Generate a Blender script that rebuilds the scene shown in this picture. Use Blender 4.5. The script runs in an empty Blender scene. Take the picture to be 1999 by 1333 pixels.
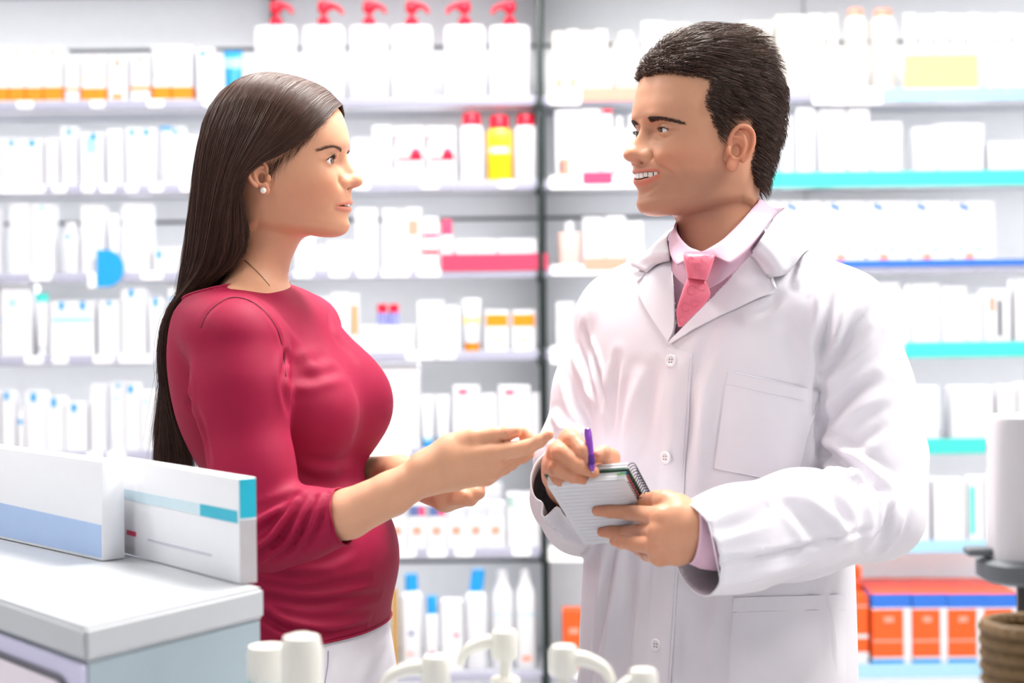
import bpy, bmesh, math, random
import numpy as np
from mathutils import Vector, Matrix
from mathutils.bvhtree import BVHTree

# ------------------------------------------------------------------ camera
SC = bpy.context.scene
COL = SC.collection
FPX = 3331.0            # focal length in pixels of the 1999 px wide frame
CAMZ = 1.38             # camera height
HZ = 560.0              # image row of the horizon
ROLL = 0.0113
cam_data = bpy.data.cameras.new('camera')
cam = bpy.data.objects.new('camera', cam_data)
COL.objects.link(cam)
cam_data.sensor_width = 36.0
cam_data.lens = FPX * 36.0 / 1999.0
cam_data.shift_y = -(666.5 - HZ) / 1999.0
cr, sr = math.cos(ROLL), math.sin(ROLL)
cam.matrix_world = Matrix(((cr, sr, 0, 0), (0, 0, -1, 0), (-sr, cr, 0, CAMZ), (0, 0, 0, 1)))
cam_data.clip_start = 0.05
cam_data.dof.use_dof = True
cam_data.dof.focus_distance = 2.26
cam_data.dof.aperture_fstop = 2.8
SC.camera = cam

# ------------------------------------------------------------------ world, lights, exposure
world = bpy.data.worlds.new('daylight')
SC.world = world
world.use_nodes = True
world.node_tree.nodes['Background'].inputs[0].default_value = (0.93, 0.97, 1.0, 1)
world.node_tree.nodes['Background'].inputs[1].default_value = 0.40

def area_light(name, loc, rot, size, power, col=(1, 1, 1)):
    l = bpy.data.lights.new(name, 'AREA')
    l.shape = 'RECTANGLE'; l.size, l.size_y = size
    l.energy = power; l.color = col
    o = bpy.data.objects.new(name, l)
    o.location = loc; o.rotation_euler = rot
    COL.objects.link(o)
    return o

CEIL = 2.75
PANELS = [(-1.5, 0.6), (1.3, 0.6), (-1.5, 2.35), (0.1, 2.6), (1.5, 2.1), (-1.5, 3.45), (0.1, 3.45), (1.6, 3.45)]
POW = [8, 10, 18, 54, 36, 3, 3, 3]
for (lx, ly), pw in zip(PANELS, POW):
    area_light('ceiling_panel_lamp', (lx, ly, CEIL - 0.05), (0, 0, 0), (0.58, 0.58), pw, (1.0, 0.975, 0.94))

SC.view_settings.view_transform = 'Standard'
SC.view_settings.look = 'None'
SC.view_settings.gamma = 1.0
SC.view_settings.use_curve_mapping = False
SC.view_settings.exposure = 0.30

# light path lengths (soft interior light needs only a few bounces)
SC.cycles.max_bounces = 5; SC.cycles.diffuse_bounces = 3; SC.cycles.glossy_bounces = 2
SC.cycles.use_adaptive_sampling = True; SC.cycles.adaptive_threshold = 0.08; SC.cycles.adaptive_min_samples = 16; SC.cycles.transmission_bounces = 2; SC.cycles.caustics_reflective = False; SC.cycles.caustics_refractive = False

# ------------------------------------------------------------------ helpers
rnd = random.Random(7)
MATS = {}

def srgb(c):
    if isinstance(c, str):
        c = c.lstrip('#'); c = tuple(int(c[i:i + 2], 16) / 255 for i in (0, 2, 4))
    return tuple((v / 12.92 if v <= 0.04045 else ((v + 0.055) / 1.055) ** 2.4) for v in c)

def mat(name, color, rough=0.5, metal=0.0, noise=0.06, nscale=40.0, bump=0.0, bscale=200.0, sss=0.0,
        alpha=1.0, trans=0.0, coat=0.0, vcol=None, emit=None, spec=0.5, stretch=None, sheen=0.0, sssr=(0.012, 0.004, 0.002)):
    if name in MATS:
        return MATS[name]
    m = bpy.data.materials.new(name); m.use_nodes = True
    nt = m.node_tree; b = nt.nodes['Principled BSDF']
    c = srgb(color)
    b.inputs['Roughness'].default_value = rough
    b.inputs['Metallic'].default_value = metal
    b.inputs['Specular IOR Level'].default_value = spec
    if coat: b.inputs['Coat Weight'].default_value = coat; b.inputs['Coat Roughness'].default_value = 0.1
    if sheen: b.inputs['Sheen Weight'].default_value = sheen; b.inputs['Sheen Roughness'].default_value = 0.4
    if trans: b.inputs['Transmission Weight'].default_value = trans
    if alpha < 1: b.inputs['Alpha'].default_value = alpha
    if sss:
        b.inputs['Subsurface Weight'].default_value = sss
        b.inputs['Subsurface Radius'].default_value = sssr
        b.inputs['Subsurface Scale'].default_value = 1.0
    tc = nt.nodes.new('ShaderNodeTexCoord')
    src = tc.outputs['Object']
    if stretch:
        mp = nt.nodes.new('ShaderNodeMapping'); mp.inputs['Scale'].default_value = stretch
        nt.links.new(src, mp.inputs['Vector']); src = mp.outputs['Vector']
    tx = nt.nodes.new('ShaderNodeTexNoise'); tx.inputs['Scale'].default_value = nscale; tx.inputs['Detail'].default_value = 4
    nt.links.new(src, tx.inputs['Vector'])
    mx = nt.nodes.new('ShaderNodeMix'); mx.data_type = 'RGBA'
    lo = tuple(max(0, v * (1 - noise)) for v in c); hi = tuple(min(1, v * (1 + noise)) for v in c)
    mx.inputs[6].default_value = (*lo, 1); mx.inputs[7].default_value = (*hi, 1)
    nt.links.new(tx.outputs['Fac'], mx.inputs[0])
    outc = mx.outputs[2]
    if vcol:
        at = nt.nodes.new('ShaderNodeVertexColor'); at.layer_name = vcol
        m2 = nt.nodes.new('ShaderNodeMix'); m2.data_type = 'RGBA'; m2.blend_type = 'MULTIPLY'
        m2.inputs[0].default_value = 1.0
        nt.links.new(outc, m2.inputs[6]); nt.links.new(at.outputs['Color'], m2.inputs[7]); outc = m2.outputs[2]
    nt.links.new(outc, b.inputs['Base Color'])
    if bump:
        bt = nt.nodes.new('ShaderNodeTexNoise'); bt.inputs['Scale'].default_value = bscale; bt.inputs['Detail'].default_value = 3
        nt.links.new(src, bt.inputs['Vector'])
        bp = nt.nodes.new('ShaderNodeBump'); bp.inputs['Strength'].default_value = bump; bp.inputs['Distance'].default_value = 0.001
        nt.links.new(bt.outputs['Fac'], bp.inputs['Height']); nt.links.new(bp.outputs['Normal'], b.inputs['Normal'])
    if emit:
        b.inputs['Emission Color'].default_value = (*srgb(emit[0]), 1); b.inputs['Emission Strength'].default_value = emit[1]
    MATS[name] = m
    return m

def tag(o, label=None, cat=None, group=None, kind=None):
    if label: o['label'] = label
    if cat: o['category'] = cat
    if group: o['group'] = group
    if kind: o['kind'] = kind
    return o

def empty(name, loc=(0, 0, 0), rz=0.0):
    o = bpy.data.objects.new(name, None); o.location = loc; o.rotation_euler = (0, 0, rz)
    o.empty_display_size = 0.02
    COL.objects.link(o)
    return o

def mesh_obj(name, verts, faces, mats, parent=None, midx=None, smooth=True, angle=None, loc=None):
    me = bpy.data.meshes.new(name)
    if isinstance(verts, np.ndarray): verts = verts.tolist()
    if isinstance(faces, np.ndarray): faces = faces.tolist()
    me.from_pydata(verts, [], faces)
    if not isinstance(mats, (list, tuple)): mats = [mats]
    for m in mats: me.materials.append(m)
    if midx is not None: me.polygons.foreach_set('material_index', np.asarray(midx, dtype=np.int32))
    if smooth: me.polygons.foreach_set('use_smooth', np.ones(len(me.polygons), dtype=bool))
    me.update()
    if angle is not None:
        me.set_sharp_from_angle(angle=angle)
    o = bpy.data.objects.new(name, me); COL.objects.link(o)
    if parent is not None: o.parent = parent
    if loc is not None: o.location = loc
    return o

class MB:
    """collects simple solids for one mesh object"""
    def __init__(s): s.v = []; s.f = []; s.m = []
    def add(s, v, f, m=0):
        n = len(s.v); s.v += [tuple(p) for p in v]; s.f += [tuple(i + n for i in q) for q in f]; s.m += [m] * len(f)
    def box(s, x0, x1, y0, y1, z0, z1, m=0, bev=0.0):
        if bev <= 0:
            v = [(x, y, z) for x in (x0, x1) for y in (y0, y1) for z in (z0, z1)]
            s.add(v, [(0, 1, 3, 2), (4, 6, 7, 5), (0, 4, 5, 1), (2, 3, 7, 6), (0, 2, 6, 4), (1, 5, 7, 3)], m); return
        bm = bmesh.new(); bmesh.ops.create_cube(bm, size=1)
        for v in bm.verts: v.co = Vector(((x0 + x1) / 2 + v.co.x * (x1 - x0), (y0 + y1) / 2 + v.co.y * (y1 - y0), (z0 + z1) / 2 + v.co.z * (z1 - z0)))
        bmesh.ops.bevel(bm, geom=bm.edges[:], offset=bev, segments=2, profile=0.5, affect='EDGES')
        s.add_bm(bm, m); bm.free()
    def add_bm(s, bm, m=0):
        bm.verts.index_update()
        s.add([tuple(v.co) for v in bm.verts], [tuple(v.index for v in f.verts) for f in bm.faces], m)
    def lathe(s, prof, n=24, c=(0, 0), m=0, sx=1.0, sy=1.0, cap=True, sup=2.0):
        """prof: (r, z) list from bottom to top; sup>2 squares the section"""
        v = []; f = []
        for r, z in prof:
            for k in range(n):
                a = 2 * math.pi * k / n; ca, sa = math.cos(a), math.sin(a)
                q = (abs(ca) ** sup + abs(sa) ** sup) ** (-1 / sup)
                v.append((c[0] + r * sx * ca * q, c[1] + r * sy * sa * q, z))
        for i in range(len(prof) - 1):
            for k in range(n):
                k2 = (k + 1) % n
                f.append((i * n + k, i * n + k2, (i + 1) * n + k2, (i + 1) * n + k))
        if cap:
            f.append(tuple(range(n - 1, -1, -1))); f.append(tuple((len(prof) - 1) * n + k for k in range(n)))
        s.add(v, f, m)
    def tube(s, pts, rad, n=8, m=0, cap=True):
        V, F = tube_mesh(pts, rad, n, cap); s.add(V, F, m)
    def build(s, name, mats, parent=None, smooth=True, angle=0.6, loc=None):
        return mesh_obj(name, s.v, s.f, mats, parent, s.m, smooth, angle if smooth else None, loc)

def tube_mesh(pts, rad, n=8, cap=True):
    pts = np.asarray(pts, float); m = len(pts)
    rad = np.full(m, rad) if np.isscalar(rad) else np.asarray(rad, float)
    t = np.gradient(pts, axis=0); t /= np.linalg.norm(t, axis=1)[:, None] + 1e-12
    up = np.array([0, 0, 1.0]) if abs(t[0][2]) < 0.9 else np.array([1.0, 0, 0])
    u = np.cross(up, t[0]); u /= np.linalg.norm(u)
    V = []
    for i in range(m):
        u = u - t[i] * np.dot(u, t[i]); u /= np.linalg.norm(u) + 1e-12
        w = np.cross(t[i], u)
        for k in range(n):
            a = 2 * math.pi * k / n
            V.append(tuple(pts[i] + rad[i] * (math.cos(a) * u + math.sin(a) * w)))
    F = []
    for i in range(m - 1):
        for k in range(n):
            k2 = (k + 1) % n
            F.append((i * n + k, i * n + k2, (i + 1) * n + k2, (i + 1) * n + k))
    if cap:
        F.append(tuple(range(n - 1, -1, -1))); F.append(tuple((m - 1) * n + k for k in range(n)))
    return V, F

def P(x, y, Y):
    """the point of the room at depth Y that a frame position (x, y) looks at"""
    dx, dy = x - 999.5, y - HZ
    X = dx * cr - dy * sr; D = dx * sr + dy * cr
    return np.array([X * Y / FPX, Y, CAMZ - D * Y / FPX])

def crom(keys, n):
    """smooth (Catmull-Rom) resampling of rows of numbers to n rows, by chord index"""
    K = np.asarray(keys, float)
    if K.ndim == 1: K = K[:, None]
    m = len(K); t = np.linspace(0, m - 1, n); i = np.clip(t.astype(int), 0, m - 2); a = (t - i)[:, None]
    p0 = K[np.clip(i - 1, 0, m - 1)]; p1 = K[i]; p2 = K[i + 1]; p3 = K[np.clip(i + 2, 0, m - 1)]
    # finite ends
    p0 = np.where((i == 0)[:, None], 2 * p1 - p2, p0); p3 = np.where((i == m - 2)[:, None], 2 * p2 - p1, p3)
    return 0.5 * (2 * p1 + (p2 - p0) * a + (2 * p0 - 5 * p1 + 4 * p2 - p3) * a ** 2 + (3 * p1 - p0 - 3 * p2 + p3) * a ** 3)
# ------------------------------------------------------------------ the room
M_wall = mat('wall_paint', '#d9dbdf', 0.7, noise=0.02)
M_floor = mat('floor_vinyl', '#c3bfb8', 0.35, noise=0.08, nscale=6)
M_ceil = mat('ceiling_paint', '#f1f1ef', 0.8, noise=0.02)
M_white = mat('white_board', '#f2f2f4', 0.45, noise=0.02)
M_shelf = mat('grey_shelf_board', '#c9cbd3', 0.4, noise=0.03)
M_rail = mat('lavender_rail', '#a6a6ba', 0.4, noise=0.03)
M_back = mat('shelf_back_panel', '#f1f3f6', 0.55, noise=0.03)
M_dark = mat('dark_steel', '#26302f', 0.4, metal=0.3)
M_slot = mat('dark_slot', '#5b6068', 0.5)
M_lamp = mat('lamp_diffuser', '#ffffff', 0.5, emit=('#ffffff', 3.0))

mb = MB(); mb.box(-3.2, 3.2, -2.5, 4.35, -0.05, 0.0); tag(mb.build('floor', M_floor, smooth=False), kind='structure')
mb = MB(); mb.box(-3.2, 3.2, -2.5, 4.35, CEIL, CEIL + 0.05); tag(mb.build('ceiling', M_ceil, smooth=False), kind='structure')
mb = MB(); mb.box(-3.2, 3.2, 4.30, 4.40, 0, CEIL); tag(mb.build('wall_back', M_wall, smooth=False), kind='structure')
mb = MB(); mb.box(-3.3, -3.2, -2.5, 4.4, 0, CEIL); tag(mb.build('wall_left', M_wall, smooth=False), kind='structure')
mb = MB(); mb.box(3.2, 3.3, -2.5, 4.4, 0, CEIL); tag(mb.build('wall_right', M_wall, smooth=False), kind='structure')
for i, (lx, ly) in enumerate(PANELS):
    e = empty('ceiling_panel', (lx, ly, CEIL - 0.03))
    tag(e, 'square white ceiling light panel, ' + ('in front of the shelves' if ly > 3 else 'over the two people' if ly > 1 else 'towards the shop front'), 'ceiling light', 'ceiling light panels')
    mb = MB(); mb.box(-0.31, 0.31, -0.31, 0.31, 0.0, 0.03, bev=0.004); mb.build('frame', M_white, e)
    mb = MB(); mb.box(-0.28, 0.28, -0.28, 0.28, -0.003, 0.003); mb.build('diffuser', M_lamp, e, smooth=False)

# ------------------------------------------------------------------ wall shelving
YS = 3.93                     # front edge of the shelves
SP = YS / FPX                 # metres per frame pixel there
def wx(x, y): return ((x - 999.5) * cr - (y - HZ) * sr) * SP
def wz(x, y): return CAMZ - ((x - 999.5) * sr + (y - HZ) * cr) * SP
LEVEL = [wz(1050, y) for y in (187, 352, 523, 685, 873, 1070, 1311)]
BAYS = [(-1.95, wx(497, 30)), (wx(497, 30), wx(1063, 600)), (wx(1063, 600), wx(1614, 300)), (wx(1614, 300), 1.95)]
BAYN = ['left bay', 'middle bay', 'right bay', 'far right bay']
ORD = ['top', 'second', 'third', 'fourth', 'fifth', 'sixth', 'lowest']
NTH = ['first', 'second', 'third', 'fourth', 'fifth', 'sixth', 'seventh', 'eighth', 'ninth', 'tenth', 'eleventh', 'twelfth', 'thirteenth', 'fourteenth', 'fifteenth', 'sixteenth', 'seventeenth', 'eighteenth']
SD = 0.30
ADDED_LEDP = 1.1  # strength of the added under-shelf lamps
unit_label = ['grey pharmacy shelving behind the woman\'s back, full of cartons', 'grey pharmacy shelving between the two people',
              'grey pharmacy shelving behind the man in the white coat', 'grey pharmacy shelving at the right edge, beyond the man']
for bi, (x0, x1) in enumerate(BAYS):
    e = empty('shelving_unit', ((x0 + x1) / 2, YS + SD / 2, 0))
    tag(e, unit_label[bi], 'shelving', 'wall shelving bays')
    w = (x1 - x0) / 2 - 0.002
    mb = MB(); mb.box(-w, w, SD / 2 - 0.012, SD / 2, 0.0, 2.45); mb.build('back_panel', M_back, e, smooth=False)
    for zz in ([wz(1050, 55), wz(1050, 416), wz(1050, 1132)] if bi != 3 else [wz(1050, 55)]):
        mb = MB(); mb.box(-w, w, SD / 2 - 0.018, SD / 2 - 0.012, zz - 0.004, zz + 0.004); mb.build('slotted_strip', M_slot, e, smooth=False)
    for zi, z in enumerate(LEVEL + [0.16, 2.12]):
        mb = MB(); mb.box(-w, w, -SD / 2 + 0.004, SD / 2 - 0.013, z - 0.018, z, bev=0.0015); sh = mb.build('shelf', M_shelf, e)
        mb = MB(); mb.box(-w, w, -SD / 2, -SD / 2 + 0.004, z - 0.021, z + 0.001, bev=0.001); mb.build('price_rail', M_rail, sh)
    mb = MB(); mb.box(-w, w, -SD / 2 + 0.03, SD / 2, 0.0, 0.14); mb.build('plinth', M_shelf, e, smooth=False)
    for z in LEVEL + [2.12]:        # added lamp bar and area light under each board, to brighten the shelves
        mb = MB(); mb.box(-w + 0.02, w - 0.02, -SD / 2 + 0.060, -SD / 2 + 0.078, z - 0.0215, z - 0.0175, bev=0.001); mb.build('added_lamp_bar', M_white, e)
        a = area_light('added_shelf_lamp', (0, -SD / 2 + 0.069, z - 0.0225), (0.35, 0, 0), (2 * w - 0.06, 0.012), ADDED_LEDP * 2 * w, (1.0, 0.985, 0.97)); a.parent = e
    if bi in (1, 2):
        mb = MB(); mb.box(-w - (0.002 if bi == 1 else 0.002), -w + 0.008, SD / 2 - 0.04, SD / 2 - 0.012, 0.0, 2.45); mb.build('upright', M_dark if bi == 1 else M_dark, e, smooth=False)
    if bi == 1:
        mb = MB(); mb.box(w - 0.011, w + 0.0015, -SD / 2 - 0.008, -SD / 2 + 0.002, 0, 2.45, bev=0.001); fp = mb.build('front_post', M_dark, e)
        for z in LEVEL:
            mb = MB(); mb.box(w - 0.015, w + 0.0015, -SD / 2 - 0.010, -SD / 2 + 0.012, z - 0.034, z - 0.010, bev=0.002); mb.build('bracket', M_dark, fp)
        mb = MB(); mb.box(w - 0.006, w, -SD / 2, SD / 2, 0, 2.45); mb.build('side_panel', M_slot, e, smooth=False)

# ------------------------------------------------------------------ products
M_pk = mat('white_carton', '#dedee4', 0.45, noise=0.02)
M_pk2 = mat('cream_carton', '#e2dcd5', 0.45, noise=0.02)
M_pkg = mat('pale_grey_carton', '#d9dce2', 0.45, noise=0.03)
COLS = {'W': M_pk, 'C': M_pk2, 'G': M_pkg,
        'o': mat('orange_print', '#f28a08', 0.45), 'O': mat('vermilion_print', '#ee5a1e', 0.45), 'y': mat('pale_yellow_print', '#f2df8c', 0.5),
        'Y': mat('yellow_lotion', '#fdc312', 0.3), 'b': mat('cyan_blue_print', '#1596dc', 0.45), 'B': mat('mid_blue_print', '#2f6fce', 0.45),
        'l': mat('light_blue_print', '#9fcbea', 0.5), 't': mat('turquoise_print', '#42cbc4', 0.45), 'r': mat('crimson_print', '#dd0a36', 0.4),
        'p': mat('pink_print', '#e8416c', 0.45), 's': mat('salmon_print', '#f29a86', 0.5), 'k': mat('charcoal_print', '#4a4d55', 0.5),
        'n': mat('navy_print', '#5a6a9c', 0.5), 'g': mat('green_print', '#5d9a86', 0.5), 'a': mat('grey_text_print', '#c3c7d2', 0.5),
        'd': mat('crimson_sign', '#c23a5c', 0.5), 'v': mat('violet_glass', '#8d90d8', 0.25), 'q': mat('blush_glass', '#e8c4bd', 0.2),
        'u': mat('gold_print', '#b98a2a', 0.35)}
CNAME = {'o': 'orange', 'O': 'vermilion', 'y': 'pale yellow', 'b': 'blue', 'B': 'blue', 'l': 'light blue', 't': 'turquoise', 'r': 'red', 'p': 'pink', 's': 'salmon', 'k': 'dark', 'n': 'navy', 'g': 'green', 'a': 'grey', 'u': 'gold'}
SHELFREC = {}
def mats_for(keys): return [COLS[k] for k in keys]

def carton(x, z, w, h, d, body='W', bands=(), marks=(), yoff=0.012, rz=0.0):
    """bands: (z0, z1, colour) fractions of the height; marks: (x0, x1, z0, z1, colour) fractions of the front"""
    keys = [body]
    for b in bands:
        if b[2] not in keys: keys.append(b[2])
    for b in marks:
        if b[4] not in keys: keys.append(b[4])
    zs = sorted(set([0.0, 1.0] + [b[0] for b in bands] + [b[1] for b in bands]))
    mb = MB(); X = w / 2; bv = min(0.0012, w * 0.06)
    ring = [(-X + bv, 0), (X - bv, 0), (X, bv), (X, d - bv), (X - bv, d), (-X + bv, d), (-X, d - bv), (-X, bv)]
    n = len(ring)
    for zf in zs: mb.v += [(a, b, zf * h) for a, b in ring]
    for i in range(len(zs) - 1):
        zc = (zs[i] + zs[i + 1]) / 2; mi = 0
        for b in bands:
            if b[0] <= zc <= b[1]: mi = keys.index(b[2])
        for k in range(n):
            mb.f.append((i * n + k, i * n + (k + 1) % n, (i + 1) * n + (k + 1) % n, (i + 1) * n + k)); mb.m.append(mi)
    mb.f.append(tuple(range(n - 1, -1, -1))); mb.m.append(0)
    top = len(zs) - 1
    mi = 0
    for b in bands:
        if b[1] >= 0.999: mi = keys.index(b[2])
    mb.f.append(tuple(top * n + k for k in range(n))); mb.m.append(mi)
    # tuck flap
    mb.box(-X * 0.92, X * 0.92, d * 0.04, d * 0.5, h, h + 0.0006, mi)
    for i, (a0, a1, b0, b1, c) in enumerate(marks):
        mb.box(-X + a0 * w, -X + a1 * w, -0.0004 - 0.0003 * i, 0.0004, b0 * h, b1 * h, keys.index(c))
    o = mb.build('product_carton', mats_for(keys), None, smooth=False)
    o.location = (x, YS + yoff, z); o.rotation_euler = (0, 0, rz)
    return o

def bottle(x, z, w, h, d, body='W', cap='b', caph=0.18, capw=0.55, shoulder=0.1, marks=(), sup=3.0, yoff=0.012, capslant=0.0):
    e = empty('product_bottle', (x, YS + yoff + d / 2, z)); R = w / 2; sy = d / w
    bh = h * (1 - caph)
    pr = [(R * 0.92, 0), (R, 0.004), (R, bh * (1 - shoulder)), (R * 0.93, bh * (1 - shoulder * 0.45)), (R * capw * 1.02, bh * 0.985), (R * capw, bh)]
    keys = [body] + [m[4] for m in marks]
    mb = MB(); mb.lathe(pr, 28, sx=1, sy=sy, sup=sup)
    for (a0, a1, b0, b1, c) in marks:
        pts = 6; yv = []
        for i in range(pts + 1):
            a = (a0 + (a1 - a0) * i / pts) * 2 - 1
            q = max(0.0, 1 - abs(a) ** sup) ** (1 / sup)
            yv.append((a * R, -q * R * sy - 0.0006))
        v = [(p[0], p[1], b0 * bh) for p in yv] + [(p[0], p[1], b1 * bh) for p in yv]
        mb.add(v, [(i, i + 1, pts + 2 + i, pts + 1 + i) for i in range(pts)], keys.index(c))
    mb.build('bottle_body', mats_for(keys), e)
    cw = R * capw
    mb = MB(); mb.lathe([(cw, bh), (cw, h * 0.985), (cw * 0.93, h)], 20, sy=min(1.0, sy * 1.3))
    if capslant:
        mb.v = [(a + (c - bh) * capslant, b, c) for a, b, c in mb.v]
    mb.build('cap', COLS[cap], e)
    return e

def tube_pack(x, z, w, h, d, body='W', cap='W', caph=0.14, marks=(), inv=True, yoff=0.012, bands=()):
    """squeeze tube standing on its cap: round at the cap, crimped flat at the top"""
    e = empty('product_tube', (x, YS + yoff + d / 2, z)); n = 24; rows = 12
    keys = [body] + [b[2] for b in bands]
    V = []; Fc = []; mi = []
    for i in range(rows + 1):
        t = i / rows; zz = h * caph + (h - h * caph) * t
        rx = w * (0.40 + 0.10 * t); ry = d * 0.5 * (1 - t) ** 0.7 + 0.0012
        for k in range(n):
            a = 2 * math.pi * k / n; V.append((rx * math.cos(a), ry * math.sin(a), zz))
    for i in range(rows):
        tc = (i + 0.5) / rows; m = 0
        for b in bands:
            if b[0] <= tc <= b[1]: m = keys.index(b[2])
        for k in range(n):
            Fc.append((i * n + k, i * n + (k + 1) % n, (i + 1) * n + (k + 1) % n, (i + 1) * n + k)); mi.append(m)
    Fc.append(tuple(range(n - 1, -1, -1))); mi.append(0); Fc.append(tuple(rows * n + k for k in range(n))); mi.append(mi[-2])
    mesh_obj('tube_body', V, Fc, mats_for(keys), e, mi, True, 0.8)
    mb = MB(); mb.lathe([(w * 0.37, 0), (w * 0.39, 0.003), (w * 0.39, h * caph)], 24, sy=d / w); mb.build('cap', COLS[cap], e)
    return e

def pump_bottle(loc, w, h, d, body, pump, turn=0.0, name='pump_bottle', spout=0.05, sup=4.0, ph=0.045):
    e = empty(name, loc); R = w / 2
    mb = MB(); mb.lathe([(R * 0.94, 0), (R, 0.005), (R, h * 0.93), (R * 0.9, h * 0.975), (R * 0.32, h)], 32, sy=d / w, sup=sup); mb.build('bottle_body', body, e)
    mb = MB(); mb.lathe([(0.014, h), (0.0145, h + 0.002), (0.0145, h + 0.014), (0.012, h + 0.016)], 20); mb.build('collar', pump, e)
    mb = MB(); mb.lathe([(0.0055, h + 0.014), (0.0055, h + ph * 0.62)], 14, cap=False)
    mb.lathe([(0.0125, h + ph * 0.55), (0.0140, h + ph * 0.6), (0.0140, h + ph * 0.92), (0.011, h + ph)], 20)
    c, s = math.cos(turn), math.sin(turn)
    pts = [(0, 0, h + ph * 0.80), (c * spout * 0.45, s * spout * 0.45, h + ph * 0.80), (c * spout * 0.85, s * spout * 0.85, h + ph * 0.66), (c * spout, s * spout, h + ph * 0.45)]
    mb.tube(crom(pts, 12), np.linspace(0.0085, 0.0042, 12), 12); mb.build('pump_head', pump, e)
    return e

def shelf_item(s, b, x0, x1, yt, kind='carton', desc=None, d=None, dz=0.0, yoff=None, **kw):
    """an item on shelf s of bay b, spanning frame columns x0..x1 with its top at row yt"""
    xc = (x0 + x1) / 2; X = wx(xc, yt + 40); w = (x1 - x0) * SP * 0.985
    z = LEVEL[s] + 0.0015 + dz; h = wz(xc, yt) - z
    if d is None: d = min(0.11, max(0.03, w * 0.9)) if kind == 'carton' else min(w, 0.07)
    if yoff is None: yoff = 0.012 + 0.006 * rnd.random()
    f = {'carton': carton, 'bottle': bottle, 'tube': tube_pack}[kind]
    o = f(X, z, w, h, d, yoff=yoff, **kw)
    if desc is None:
        cs = [k[2] for k in kw.get('bands', ())] + [k[4] for k in kw.get('marks', ())]
        cs = [CNAME[c] for c in dict.fromkeys(cs) if c in CNAME]
        size = 'tall' if h > 0.115 else 'low' if h < 0.06 else ''
        desc = (size + ' white ' + kind).strip() + ((' with ' + ' and '.join(cs[:2]) + ' print') if cs else '')
    SHELFREC.setdefault((s, b), []).append((X, o, desc, kind))
    return o

T1 = [(0.35, 0.55, 0.82, 0.93, 'b')]
def bluemark(a=0.45, w=0.28, top=0.985, hh=0.14, c='b'): return (a - w / 2, a + w / 2, top - hh, top, c)
txt = lambda z, x0=0.2, x1=0.8, h=0.025: (x0, x1, z, z + h, 'a')

# --- left bay
I = shelf_item
OB = ((0.02, 0.26, 'o'),)
for (a, b, t) in [(-20, 12, 92), (13, 45, 92), (46, 80, 91), (81, 118, 90)]:
    I(0, 0, a, b, t, bands=OB, marks=[(0.4, 0.62, 0.86, 0.95, 's'), txt(0.4)], d=0.07)
I(0, 0, 123, 151, 111, bands=((0.24, 0.3, 'o'),))
I(0, 0, 155, 204, 104, bands=((0.02, 0.27, 'o'), (0.45, 0.48, 'y')), marks=[(0.42, 0.58, 0.86, 0.95, 's')])
I(0, 0, 208, 246, 110, marks=[(0.38, 0.62, 0.78, 0.95, 's'), (0.2, 0.75, 0.04, 0.14, 'o')])
I(0, 0, 251, 290, 104, bands=((0.22, 0.3, 'o'),), marks=[(0.42, 0.62, 0.82, 0.95, 's')])
for (a, b) in [(295, 330), (331, 372)]:
    I(0, 0, a, b, 87, bands=((0.02, 0.24, 'o'),), marks=[(0.38, 0.56, 0.86, 0.96, 's'), (0.1, 0.9, 0.44, 0.46, 'g')], d=0.07)
I(0, 0, 382, 417, 92, marks=[bluemark(0.35, 0.24, 0.95, 0.12), txt(0.5)])
I(0, 0, 431, 470, 96, 'tube', desc='blue squeeze tube standing on its cap', body='b', cap='b', bands=((0.55, 0.85, 'l'),))
for (a, b, t, k) in [(-45, -2, 268, 1), (0, 33, 270, 1), (34, 80, 270, 1), (85, 110, 268, 0), (115, 145, 246, 1)]:
    I(1, 0, a, b, t, marks=[bluemark(0.55, 0.25, 0.97, 0.13)] if k else [txt(0.75), (0.3, 0.6, 0.86, 0.94, 'l')])
I(1, 0, 153, 198, 256, body='W', marks=[(0.25, 0.7, 0.6, 0.9, 'l'), (0.45, 0.7, 0.86, 0.97, 'b'), txt(0.4)])
I(1, 0, 206, 237, 250, marks=[(0.3, 0.5, 0.86, 0.96, 'l')])
I(1, 0, 243, 267, 247, marks=[bluemark(0.5, 0.34, 0.96, 0.11)]); I(1, 0, 268, 300, 247, marks=[bluemark(0.45, 0.3, 0.97, 0.12), txt(0.6)])
I(1, 0, 309, 332, 245, 'tube', body='W', cap='W', bands=((0.9, 1, 'b'),)); I(1, 0, 333, 358, 246, marks=[bluemark(0.3, 0.3, 0.97, 0.11)])
I(1, 0, 361, 392, 262, marks=[(0.4, 0.5, 0.7, 0.76, 'b')]); I(1, 0, 396, 430, 255); I(1, 0, 434, 480, 262, marks=[txt(0.5)])
I(2, 0, -40, -4, 405); I(2, 0, 14, 55, 396, marks=[txt(0.6)]); I(2, 0, 57, 101, 398, marks=[bluemark(0.5, 0.2, 0.98, 0.08, 'l'), txt(0.55)])
I(2, 0, 113, 150, 434, 'bottle', cap='W', caph=0.16, capw=0.6, shoulder=0.3, sup=2.4, marks=[(0.36, 0.56, 0.8, 0.92, 'b')])
I(2, 0, 154, 199, 400, marks=[txt(0.8), txt(0.7)])
I(2, 0, 203, 230, 416, 'tube', body='W', cap='W')
I(2, 0, 236, 290, 398, body='W', marks=[(0.0, 0.62, 0.0, 0.97, 'W')]); I(2, 0, 296, 360, 484, marks=[(0.12, 0.26, 0.55, 0.9, 'b')], desc='low white carton with small blue mark')
I(2, 0, 364, 410, 470); I(2, 0, 414, 470, 440)
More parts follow.
